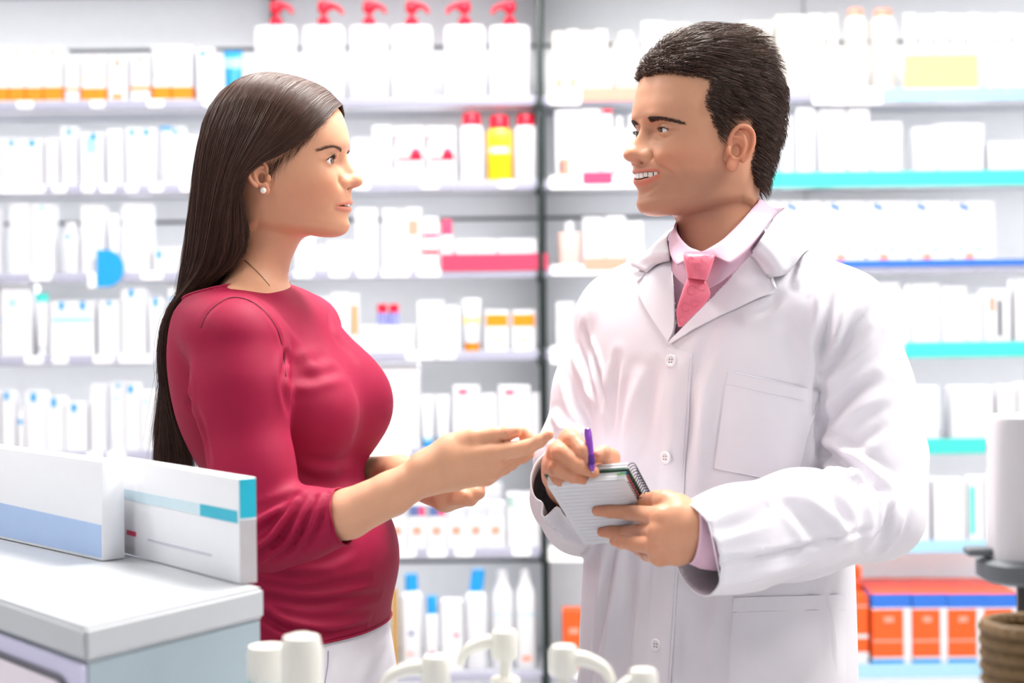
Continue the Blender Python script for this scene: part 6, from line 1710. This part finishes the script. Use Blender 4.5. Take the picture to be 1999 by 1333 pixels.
def stitch(name, pl, parent, off=0.0006, r=0.0006, m=None, bvh=None):
    q = [cast(bvh or body_bvh, x, y) for x, y in crom(np.array(pl, float), 4 * len(pl) + 6)]; q = np.array([k for k in q if k is not None]) - V3(0, off, 0)
    if len(q) > 3:
        for _ in range(2): q[1:-1] = 0.5 * q[1:-1] + 0.25 * (q[:-2] + q[2:])
        v, f = tube_mesh(q, r, 5); mesh_obj(name, v, f, m or M_thread, parent)
def build_man_clothes(parent):
    c = fast_mesh('lab_coat', Vcoat, Fcoat, M_coat, parent)
    md = c.modifiers.new('thick', 'SOLIDIFY'); md.thickness = 0.0020; md.offset = -1
    # lapels
    g = drape([(1311, 666), (1352, 625), (1420, 556), (1462, 505), (1496, 458), (1508, 425)], [(1311, 672), (1385, 628), (1448, 599), (1492, 579), (1512, 570), (1506, 552)], 40, 14, 0.0055)
    sheet('lapel', smooth_grid(g, 3), M_coatb, c, 0.0028)
    g = drape([(1309, 664), (1320, 635), (1317, 560), (1312, 500), (1310, 470)], [(1308, 668), (1275, 620), (1250, 575), (1247, 560), (1258, 548)], 34, 12, 0.0055)
    sheet('lapel', smooth_grid(g, 3), M_coatb, c, 0.0028)
    def onc(x, y, off):
        h = cast(body_bvh, x, y)
        if h is None: h = np.array(body_bvh.find_nearest(Vector(P(x, y, 2.28)))[0])
        n = np.array(body_bvh.find_nearest(Vector(h))[1]); n = n if n[1] < 0.2 else -n
        return h + n * off
    U2 = [onc(1462, 503, .006), P(1478, 478, 2.146), P(1498, 448, 2.166), P(1513, 424, 2.206), P(1530, 408, 2.27), P(1526, 405, 2.36), P(1500, 406, 2.435), P(1450, 410, 2.472), P(1390, 418, 2.472), P(1338, 434, 2.440), P(1308, 452, 2.365), P(1303, 470, 2.290), P(1306, 492, 2.235), onc(1312, 515, .006)]
    L2 = [onc(1500, 548, .008), onc(1528, 543, .008), onc(1552, 532, .008), onc(1571, 506, .008), onc(1583, 484, .007), P(1576, 458, 2.37), P(1552, 450, 2.455), P(1480, 446, 2.515), P(1390, 452, 2.520), P(1312, 470, 2.490), P(1272, 492, 2.42), onc(1262, 506, .007), onc(1238, 524, .008), onc(1268, 538, .008)]
    Ug = crom(np.array(U2), 60); Lg = crom(np.array(L2), 60); g = []
    mid = (Ug + Lg) / 2 + V3(0, 0, 0.008); tv = np.linspace(0, 1, 9)
    g = np.stack([(1 - t) ** 2 * Ug + 2 * t * (1 - t) * mid + t * t * Lg for t in tv], 1)
    n1, n2 = g.shape[:2]; idx = np.arange(n1 * n2).reshape(n1, n2); qf = np.stack([idx[:-1, :-1], idx[:-1, 1:], idx[1:, 1:], idx[1:, :-1]], -1).reshape(-1, 4)
    o = fast_mesh('coat_collar', g.reshape(-1, 3), qf, M_coatb, c); md = o.modifiers.new('thick', 'SOLIDIFY'); md.thickness = 0.003; md.offset = 0
    # pockets
    def pocket(corners, nm, band):
        a, b, cc, d = corners
        g = drape([a, ((a[0] + b[0]) / 2, (a[1] + b[1]) / 2), b], [d, ((d[0] + cc[0]) / 2, (d[1] + cc[1]) / 2), cc], 22, 22, 0.0022)
        pk = sheet(nm, smooth_grid(g, 2), M_coatb, c, 0.0018)
        stitch('pocket_stitch', [a, b], pk, 0.0026, 0.0005); stitch('pocket_stitch', [(a[0] + (d[0] - a[0]) * band, a[1] + (d[1] - a[1]) * band), (b[0] + (cc[0] - b[0]) * band, b[1] + (cc[1] - b[1]) * band)], pk, 0.0027, 0.0005)
        stitch('pocket_stitch', [a, d], pk, 0.0024, 0.0005); stitch('pocket_stitch', [d, cc], pk, 0.0024, 0.0005); stitch('pocket_stitch', [cc, b], pk, 0.0024, 0.0005)
    pocket([(1420, 724), (1600, 764), (1553, 944), (1393, 914)], 'chest_pocket', 0.13)
    pocket([(1432, 1166), (1648, 1160), (1650, 1400), (1416, 1400)], 'hip_pocket', 0.12)
    # button placket
    g = drape([(1302, 676), (1296, 800), (1286, 960), (1276, 1120), (1266, 1260), (1260, 1390)], [(1352, 690), (1346, 800), (1336, 960), (1324, 1120), (1314, 1260), (1306, 1390)], 60, 8, 0.0020)
    sheet('button_placket', smooth_grid(g, 2), M_coatb, c, 0.0018)
    stitch('placket_stitch', [(1346, 700), (1340, 800), (1330, 960), (1318, 1120), (1308, 1260), (1300, 1390)], c, 0.0022, 0.0004)
    for (x, y) in ((1312, 705), (1301, 893), (1283, 1259)): disc_button(c, x, y)
    stitch('sleeve_stitch', [(1378, 985), (1390, 1050), (1402, 1110), (1410, 1158)], c, 0.0008, 0.0006, None, coat_bvh)
    # shirt body seen in the V, collar, tie
    sd = lambda p: np.maximum(mt_.d(p, -0.012), P(1400, 760, 2.2)[2] - p[:, 2])
    V, F = polygonise(lambda p: np.maximum(mt_.d(p, -0.017), P(1400, 730, 2.3)[2] - p[:, 2]), (0.05, 2.05, 1.18), (0.55, 2.60, 1.47), 0.006, 1)
    k = (V[:, 2] > P(1400, 505, 2.3)[2]) & (np.hypot(V[:, 0] - m_head((-0.02, 0, 0))[0, 0], V[:, 1] - m_head((-0.02, 0, 0))[0, 1]) < 0.060)
    V, F = compact(V, F[~k[F].any(1)])
    sh = fast_mesh('shirt', V, F, M_shirt, parent)
    U = PP([(1371, 491, 2.182), (1385, 485, 2.172), (1412, 468, 2.168), (1445, 436, 2.180), (1470, 407, 2.212), (1482, 393, 2.262), (1480, 386, 2.33), (1462, 384, 2.385), (1430, 388, 2.415), (1390, 396, 2.420), (1355, 408, 2.395), (1328, 426, 2.340), (1318, 442, 2.285), (1325, 462, 2.238), (1345, 482, 2.202), (1369, 492, 2.184)])
    Lw = PP([(1428, 515, 2.128), (1440, 506, 2.128), (1462, 484, 2.134), (1486, 454, 2.152), (1505, 428, 2.195), (1516, 416, 2.262), (1516, 414, 2.34), (1498, 414, 2.41), (1452, 418, 2.452), (1392, 426, 2.455), (1340, 440, 2.425), (1312, 456, 2.352), (1307, 472, 2.278), (1309, 494, 2.220), (1314, 508, 2.195), (1323, 517, 2.178)])
    Ug = crom(np.array(U), 70); Lg = crom(np.array(Lw), 70)
    g = np.stack([Ug + (Lg - Ug) * t + V3(0, 0, 0.006) * math.sin(math.pi * t) * 0 for t in np.linspace(0, 1, 8)], 1)
    n1, n2 = g.shape[:2]; idx = np.arange(n1 * n2).reshape(n1, n2); qf = np.stack([idx[:-1, :-1], idx[:-1, 1:], idx[1:, 1:], idx[1:, :-1]], -1).reshape(-1, 4)
    cl = fast_mesh('shirt_collar', g.reshape(-1, 3), qf, M_shirt, sh); md = cl.modifiers.new('thick', 'SOLIDIFY'); md.thickness = 0.0022; md.offset = 0
    # collar stand
    g = np.stack([Ug, Ug - (Ug.mean(0) - Ug) * V3(0.13, 0.13, 0) - V3(0, 0, 0.05)], 1); g = np.stack([g[:, 0] * (1 - t) + g[:, 1] * t for t in (0, 0.5, 1)], 1)
    idx = np.arange(70 * 3).reshape(70, 3); qf = np.stack([idx[:-1, :-1], idx[:-1, 1:], idx[1:, 1:], idx[1:, :-1]], -1).reshape(-1, 4)
    st = fast_mesh('collar_stand', g.reshape(-1, 3), qf, M_shirt, sh); md = st.modifiers.new('thick', 'SOLIDIFY'); md.thickness = 0.0015
    def tie_part(nm, rows, par, bulge):
        """rows: (left x, left y, right x, right y, depth)"""
        R_ = crom(np.array(rows, float), 20); V = []; n = 20
        for (lx, ly, rx, ry, Y) in R_:
            a, b = P(lx, ly, Y), P(rx, ry, Y); c_ = (a + b) / 2; h = (b - a) / 2
            for k in range(n):
                t = 2 * math.pi * k / n; ca, sa = math.cos(t), math.sin(t)
                V.append(c_ + h * (np.sign(ca) * abs(ca) ** 0.8) + V3(0.35, -0.94, 0) * bulge * np.sign(sa) * abs(sa) ** 0.8)
        F = [(i * n + k, i * n + (k + 1) % n, (i + 1) * n + (k + 1) % n, (i + 1) * n + k) for i in range(19) for k in range(n)] + [tuple(range(n)), tuple(range(20 * n - n, 20 * n))]
        o = mesh_obj(nm, np.array(V), F, M_tie, par); fix_normals(o); return o
    tie = tie_part('tie', [(1343, 540, 1377, 545, 2.146), (1336, 556, 1384, 560, 2.140), (1328, 580, 1386, 578, 2.136), (1321, 604, 1368, 602, 2.136), (1322, 622, 1350, 619, 2.138), (1325, 638, 1333, 636, 2.142)], parent, 0.0035)
    tie_part('tie_knot', [(1340, 491, 1389, 491, 2.162), (1335, 497, 1394, 497, 2.146), (1337, 510, 1391, 511, 2.140), (1341, 528, 1384, 531, 2.138), (1344, 543, 1378, 547, 2.140)], tie, 0.0095)
    # swirls woven into the silk
    rr = np.random.RandomState(2); bv = BVHTree.FromPolygons([tuple(v.co) for v in tie.data.vertices], [tuple(p.vertices) for p in tie.data.polygons])
    mk = mat('tie_swirl', '#dd6079', 0.4)
    for (x, y, r0) in ((1362, 520, 7), (1350, 566, 9), (1370, 560, 7), (1338, 600, 8), (1356, 592, 7), (1332, 625, 7), (1375, 505, 6), (1349, 508, 6)):
        pts = []
        ob = bv if y > 546 else BVHTree.FromPolygons([tuple(v.co) for v in tie.children[0].data.vertices], [tuple(p.vertices) for p in tie.children[0].data.polygons])
        for a in np.linspace(0.4, 6.0, 22):
            h = cast(ob, x + r0 * math.cos(a), y + r0 * math.sin(a))
            if h is not None: pts.append(h - V3(0, 0.0003, 0))
        if len(pts) > 6: v, f = tube_mesh(np.array(pts), 0.00022, 4); mesh_obj('woven_swirl', v, f, mk, tie)
    # shirt cuff at the nearer wrist
    a, b = P(1440, 1045, 2.045), P(1350, 1040, 2.022)
    cu = []
    for (px, py, Y, ry, rz) in ((1420, 1052, 2.04, 0.036, 0.040), (1375, 1046, 2.028, 0.036, 0.0395), (1354, 1040, 2.022, 0.0350, 0.0375), (1349, 1039, 2.021, 0.0345, 0.0370)):
        c_ = P(px, py, Y); ax = np.array([-0.95, -0.18, 0.12]); R = axes(ax); n = 28
        cu.append([c_ + R @ np.array([0, ry * math.cos(t), rz * math.sin(t)]) for t in np.linspace(0, 2 * math.pi, n, endpoint=False)])
    cu = np.array(cu); n = 28; F = np.array([(i * n + k, i * n + (k + 1) % n, (i + 1) * n + (k + 1) % n, (i + 1) * n + k) for i in range(3) for k in range(n)])
    o = fast_mesh('shirt_cuff', cu.reshape(-1, 3), F, M_shirt, sh); md = o.modifiers.new('thick', 'SOLIDIFY'); md.thickness = 0.0018
    # trousers and shoes below the coat
    lg = [[V3(0.28, 2.33, 0.82) + MTS * s_ * 0.085, V3(0.28, 2.33, 0.5) + MTS * s_ * 0.1, V3(0.28, 2.33, 0.07) + MTS * s_ * 0.1] for s_ in (1, -1)]
    def fn(p):
        d = None
        for l in lg:
            q = chain_sdf(p, l, [0.082, 0.074, 0.06], 0.03); d = q if d is None else smin(d, q, 0.02)
        return np.maximum(d, 0.07 - p[:, 2])
    V, F = polygonise(fn, (0.0, 2.05, 0.04), (0.56, 2.62, 1.08), 0.011, 1)
    fast_mesh('trousers', V, F, mat('grey_trousers', '#5a5d66', 0.7), parent)
    for l in lg:
        mb = MB(); mb.lathe([(0.05, 0.0), (0.055, 0.012), (0.052, 0.05), (0.042, 0.085), (0.034, 0.10)], 24, sy=0.75)
        mb.v = [(x * (2.0 if x > 0 else 1.0) * (1 if z < 0.05 else 0.8), y, z) for x, y, z in mb.v]
        s_ = mb.build('shoe', MATS.get('dark_shoe') or mat('dark_shoe', '#2b2624', 0.4), parent); s_.location = (l[2][0], l[2][1], 0.001); s_.rotation_euler = (0, 0, math.atan2(MTF[1], MTF[0]))

# ------------------------------------------------------------------ notebook geometry (shared with the hands)
NB_TL, NB_TR = P(1064, 946, 2.086), P(1225, 935, 2.050)      # upper edge of the pad, outer face
NB_BL = P(1147, 1060, 2.190)
nbx = NB_TR - NB_TL; nby = NB_BL - NB_TL; NBW = np.linalg.norm(nbx); nbx /= NBW
nby = nby - nbx * (nby @ nbx); NBH = 0.150; nby /= np.linalg.norm(nby)
nbn = np.cross(nbx, nby); nbn = nbn if nbn[1] < 0 else -nbn        # outward: towards the viewer and down
def nb_depth(x, y):
    """depth of the outer face under a frame position"""
    o = V3(0, 0, CAMZ); d = P(x, y, 1.0) - o; t = ((NB_TL - o) @ nbn) / (d @ nbn); return (o + d * t)[1]
# hands: his left one holds the pad from the right, fingers on the outer face
def on_nb(x, y, r, lift=0.0): return (x, y, nb_depth(x, y) - r * 1.05 - lift, r)
meta = [fin([(1470, 1045, 2.05, .0310), (1400, 1040, 2.035, .0290), (1350, 1035, 2.022, .0265)]),
        fin([(1350, 1020, 2.020, .0225), (1325, 1010, 2.018, .0190), (1294, 1010, 2.018, .0135)]),
        fin([(1350, 1032, 2.018, .0225), (1325, 1034, 2.014, .0190), (1288, 1038, 2.014, .0135)]),
        fin([(1350, 1045, 2.018, .0220), (1325, 1058, 2.014, .0180), (1286, 1064, 2.016, .0128)]),
        fin([(1350, 1055, 2.022, .0210), (1325, 1076, 2.020, .0160), (1288, 1085, 2.024, .0118)]),
        fin([(1350, 1015, 2.025, .0210), (1322, 992, 2.035, .0170), (1300, 980, 2.042, .0140)])]
i1, i2, i3, i4 = on_nb(1228, 1000, .0095, .004), on_nb(1190, 997, .0085), on_nb(1166, 997, .0068), None
m1, m2, m3 = on_nb(1222, 1040, .0095, .006), on_nb(1194, 1038, .0084, .001), on_nb(1176, 1038, .0068)
fing = [fin([(1294, 1010, 2.018, .0125), i1, i2, i3]), fin([(1288, 1038, 2.014, .0125), m1, m2, m3]),
        fin([(1286, 1064, 2.016, .0118), (1240, 1062, 2.050, .0092), (1214, 1058, 2.075, .0082), (1200, 1056, 2.088, .0066)]),
        fin([(1288, 1085, 2.024, .0108), (1264, 1082, 2.062, .0084), (1248, 1072, 2.085, .0076), (1238, 1066, 2.098, .0060)]),
        fin([(1300, 980, 2.042, .0130), (1282, 975, 2.062, .0110), (1262, 978, 2.088, .0098), (1240, 985, 2.112, .0076)])]
nl = [(P(1170, 995, i3[2] - 0.006), P(1160, 997, i3[2]) - P(1190, 997, i3[2]), .0075, .0052, (0.0, -0.85, 0.5)), (P(1180, 1036, m3[2] - 0.006), P(1170, 1038, m3[2]) - P(1200, 1038, m3[2]), .0070, .0050, (0, -0.85, 0.5))]
mparts.append(hand_mesh(meta, fing, skin=(1.0, 0.96, 0.94), nails=nl))
# his right hand writes with the pen above the pad
meta = [fin([(1125, 975, 2.29, .0300), (1108, 945, 2.20, .0275), (1098, 925, 2.15, .0250)]),
        fin([(1100, 920, 2.150, .0215), (1102, 885, 2.120, .0175), (1112, 858, 2.092, .0130)]),
        fin([(1098, 925, 2.150, .0215), (1090, 900, 2.115, .0170), (1090, 882, 2.085, .0130)]),
        fin([(1098, 930, 2.150, .0205), (1085, 918, 2.115, .0160), (1084, 908, 2.085, .0120)]),
        fin([(1110, 925, 2.150, .0200), (1150, 905, 2.130, .0155), (1180, 905, 2.112, .0130)])]
fing = [fin([(1112, 858, 2.092, .0125), (1118, 860, 2.078, .0110), (1138, 880, 2.062, .0098), (1149, 898, 2.060, .0076)]),
        fin([(1090, 882, 2.085, .0125), (1094, 884, 2.068, .0110), (1130, 908, 2.058, .0096), (1158, 921, 2.066, .0076)]),
        fin([(1084, 910, 2.085, .0118), (1088, 914, 2.068, .0102), (1118, 928, 2.066, .0090), (1140, 934, 2.075, .0074)]),
        fin([(1088, 928, 2.100, .0108), (1092, 934, 2.088, .0092), (1115, 942, 2.092, .0080), (1128, 944, 2.098, .0066)]),
        fin([(1184, 908, 2.112, .0125), (1192, 894, 2.095, .0115), (1178, 886, 2.080, .0102), (1164, 890, 2.072, .0080)])]
nl = [(P(1146, 895, 2.052), P(1150, 899, 2.05) - P(1138, 880, 2.05), .0068, .0050, (0.3, -0.9, 0.2)), (P(1168, 884, 2.066), P(1163, 890, 2.06) - P(1180, 884, 2.07), .0070, .0055, (0, -0.8, 0.6)), (P(1155, 918, 2.058), P(1160, 922, 2.05) - P(1135, 910, 2.05), .006, .0045, (0.2, -0.9, 0.3))]
mparts.append(hand_mesh(meta, fing, skin=(1.0, 0.95, 0.92), nails=nl))

def build_notebook():
    e = empty('spiral_notebook', tuple(NB_TL)); tag(e, 'small white spiral notebook held open in the man\'s left hand', 'notebook')
    Mw = mat('notebook_paper', '#f2f1f4', 0.7, noise=0.02); Mg = mat('notebook_cover_green', '#1d4a35', 0.5); Mb = mat('notebook_back', '#dadae2', 0.6, noise=0.03, bump=0.1); Mk = mat('notebook_wire', '#16161a', 0.35, metal=0.6)
    def slab(nm, m, x0, x1, y0, y1, z0, z1, par=e):
        """z measured inwards from the outer face"""
        v = [nbx * a + nby * b - nbn * c for a in (x0, x1) for b in (y0, y1) for c in (z0, z1)]
        o = mesh_obj(nm, np.array(v), [(0, 1, 3, 2), (4, 6, 7, 5), (0, 4, 5, 1), (2, 3, 7, 6), (0, 2, 6, 4), (1, 5, 7, 3)], m, par, None, False); fix_normals(o)
        bm = bmesh.new(); bm.from_mesh(o.data); bmesh.ops.bevel(bm, geom=bm.edges[:], offset=0.0004, segments=1, affect='EDGES'); bm.to_mesh(o.data); bm.free(); return o
    W_, H_ = NBW, NBH
    slab('folded_page', Mb, 0.002, W_ - 0.002, 0.002, H_, 0.0, 0.0006)
    rg = np.random.RandomState(4)
    for k in range(10): slab('page', Mw, 0.001 + 0.002 * rg.rand(), W_ - 0.003, 0.001 * rg.rand(), H_ - 0.001, 0.0010 + 0.0011 * k, 0.0010 + 0.0011 * k + 0.0009)
    slab('cover', Mg, -0.002, W_ + 0.001, -0.002, H_ + 0.001, 0.0124, 0.0142)
    for k in range(9): slab('page', Mw, 0.001 + 0.002 * rg.rand(), W_ - 0.003, 0.0015 * rg.rand(), H_ - 0.001, 0.0146 + 0.0011 * k, 0.0146 + 0.0011 * k + 0.0009)
    slab('index_tab', mat('tab_green', '#6fc04a', 0.5), W_ - 0.014, W_ - 0.003, -0.0025, 0.006, 0.0070, 0.0076); slab('index_tab', mat('tab_blue', '#2c6fb5', 0.5), W_ - 0.010, W_ - 0.001, -0.0022, 0.006, 0.0080, 0.0086)
    # grid lines on the folded page
    for k in range(16): slab('ruled_line', mat('ruled_print', '#e0e0e8', 0.7), 0.008, W_ - 0.012, 0.012 + 0.0085 * k, 0.0124 + 0.0085 * k, -0.0001, 0.0001)
    slab('spine_strip', mat('spine_red', '#a8434a', 0.5), W_ - 0.0025, W_ - 0.0005, 0.002, H_ - 0.002, 0.0055, 0.0075)
    for k in range(24):
        y0 = 0.006 + 0.0060 * k; pts = []
        for a in np.linspace(0, 2 * math.pi, 17):
            pts.append(nbx * (W_ + 0.0015 + 0.0075 * math.cos(a)) + nby * (y0 + 0.0022 * a / 6.28) - nbn * (0.0125 + 0.0140 * math.sin(a)))
        v, f = tube_mesh(np.array(pts), 0.00055, 6); mesh_obj('wire_ring', v, f, Mk, e)
def build_pen():
    a, b = P(1147, 838, 2.062), P(1156.5, 923, 2.052); d = (b - a) / np.linalg.norm(b - a); L = np.linalg.norm(b - a); R = axes(d)
    Mp = mat('purple_pen', '#7a2fa8', 0.25, coat=0.5); Mp2 = mat('purple_pen_dark', '#4c1a78', 0.3); Mm = mat('pen_metal', '#b9b5c0', 0.25, metal=0.9)
    e = empty('ballpoint_pen', tuple(a)); tag(e, 'purple ballpoint pen in the man\'s writing hand', 'pen')
    def rev(nm, prof, m):
        V = []; n = 18
        for t, r in prof:
            for k in range(n):
                q = 2 * math.pi * k / n; V.append(R @ np.array([t * L, r * math.cos(q), r * math.sin(q)]))
        F = [(i * n + k, i * n + (k + 1) % n, (i + 1) * n + (k + 1) % n, (i + 1) * n + k) for i in range(len(prof) - 1) for k in range(n)] + [tuple(range(n)), tuple(range((len(prof) - 1) * n, len(prof) * n))]
        o = mesh_obj(nm, np.array(V), F, m, e); fix_normals(o); o.data.set_sharp_from_angle(angle=0.6)
    rev('barrel', [(0.05, 0.0042), (0.07, 0.0046), (0.55, 0.0046), (0.82, 0.0044)], Mp)
    rev('push_button', [(-0.02, 0.0030), (0.0, 0.0040), (0.05, 0.0042)], Mp)
    rev('grip', [(0.58, 0.0048), (0.60, 0.0050), (0.80, 0.0048), (0.82, 0.0046)], Mp2)
    rev('nose_cone', [(0.82, 0.0044), (0.90, 0.0036), (0.96, 0.0016)], Mp)
    rev('tip', [(0.95, 0.0012), (0.985, 0.0009), (1.0, 0.0004)], Mm)
# finish woman body
V_, F_, C_ = join_parts(wparts)
woman = mesh_obj('person', V_, F_, M_skinw); set_colors(woman, C_); fix_normals(woman)
tag(woman, 'woman in a crimson top with long dark hair, standing in profile, hands raised', 'person')
for sg in (1, -1):
    E = w_head((WCFG['eye'][2], sg * WCFG['eye'][1], WCFG['eye'][0]))[0]
    eyeball(woman, E, WF * 0.99 + V3(0, 0, 0.06) + WS * 0.0, None, 'hazel')
build_woman_hair(woman); build_woman_wisps(woman)
mbp = MB(); mbp.lathe([(0.0042 * math.sin(a), -0.0042 * math.cos(a)) for a in np.linspace(0.02, 3.12, 12)], 20); pe = mbp.build('pearl_earring', M_pearl, woman); pe.location = w_head((0.0005, 0.0765, -0.0145))[0]
_wb = BVHTree.FromPolygons(V_.tolist(), F_)
q = [cast(_wb, x, y) for x, y in crom(np.array([(478, 508), (492, 520), (508, 536), (522, 552), (527, 558)], float), 30)]; q = np.array([k for k in q if k is not None]) - V3(0, 0.0006, 0)
v, f = tube_mesh(q, 0.00055, 6); mesh_obj('necklace', v, f, M_gold, woman)
build_woman_clothes(woman)
face_extras(W, w_head, woman, [(0.017, 0.0400, 0.0019), (0.024, 0.0418, 0.0020), (0.034, 0.0440, 0.0017), (0.045, 0.0425, 0.0012), (0.053, 0.0380, 0.0005)], 0.008, 5, M_brow, nbrow=190, browr=0.00024)
# finish man
V_, F_, C_ = join_parts(mparts)
man = mesh_obj('person', V_, F_, M_skinm); set_colors(man, C_); fix_normals(man)
tag(man, 'smiling dark-haired man in white lab coat and pink tie, writing in a notebook', 'person')
for sg in (1, -1):
    E = m_head((MCFG['eye'][2], sg * MCFG['eye'][1], MCFG['eye'][0]))[0]
    eyeball(man, E, V3(-0.95, -0.27, -0.03), None, 'brown')
face_extras(MH, m_head, man, [(0.016, 0.0350, 0.0026), (0.024, 0.0358, 0.0032), (0.035, 0.0356, 0.0030), (0.047, 0.0328, 0.0023), (0.056, 0.0280, 0.0010)], 0.0045, 8, mat('brow_black', '#3a281f', 0.55), nbrow=360, lashn=26, browr=0.00030, liner=0.0007)
teeth(man, m_head, 0.1062, 13.5, -0.0300, -0.0408, [(0.0088, 0), (0.0070, 0.0010), (0.0074, 0.0004), (0.0060, 0.0016)])
teeth(woman, w_head, 0.0962, 16.0, -0.0270, -0.0335, [(0.0078, 0), (0.0060, 0.0008)])
build_man_hair(man)
build_man_clothes(man)
build_notebook(); build_pen()
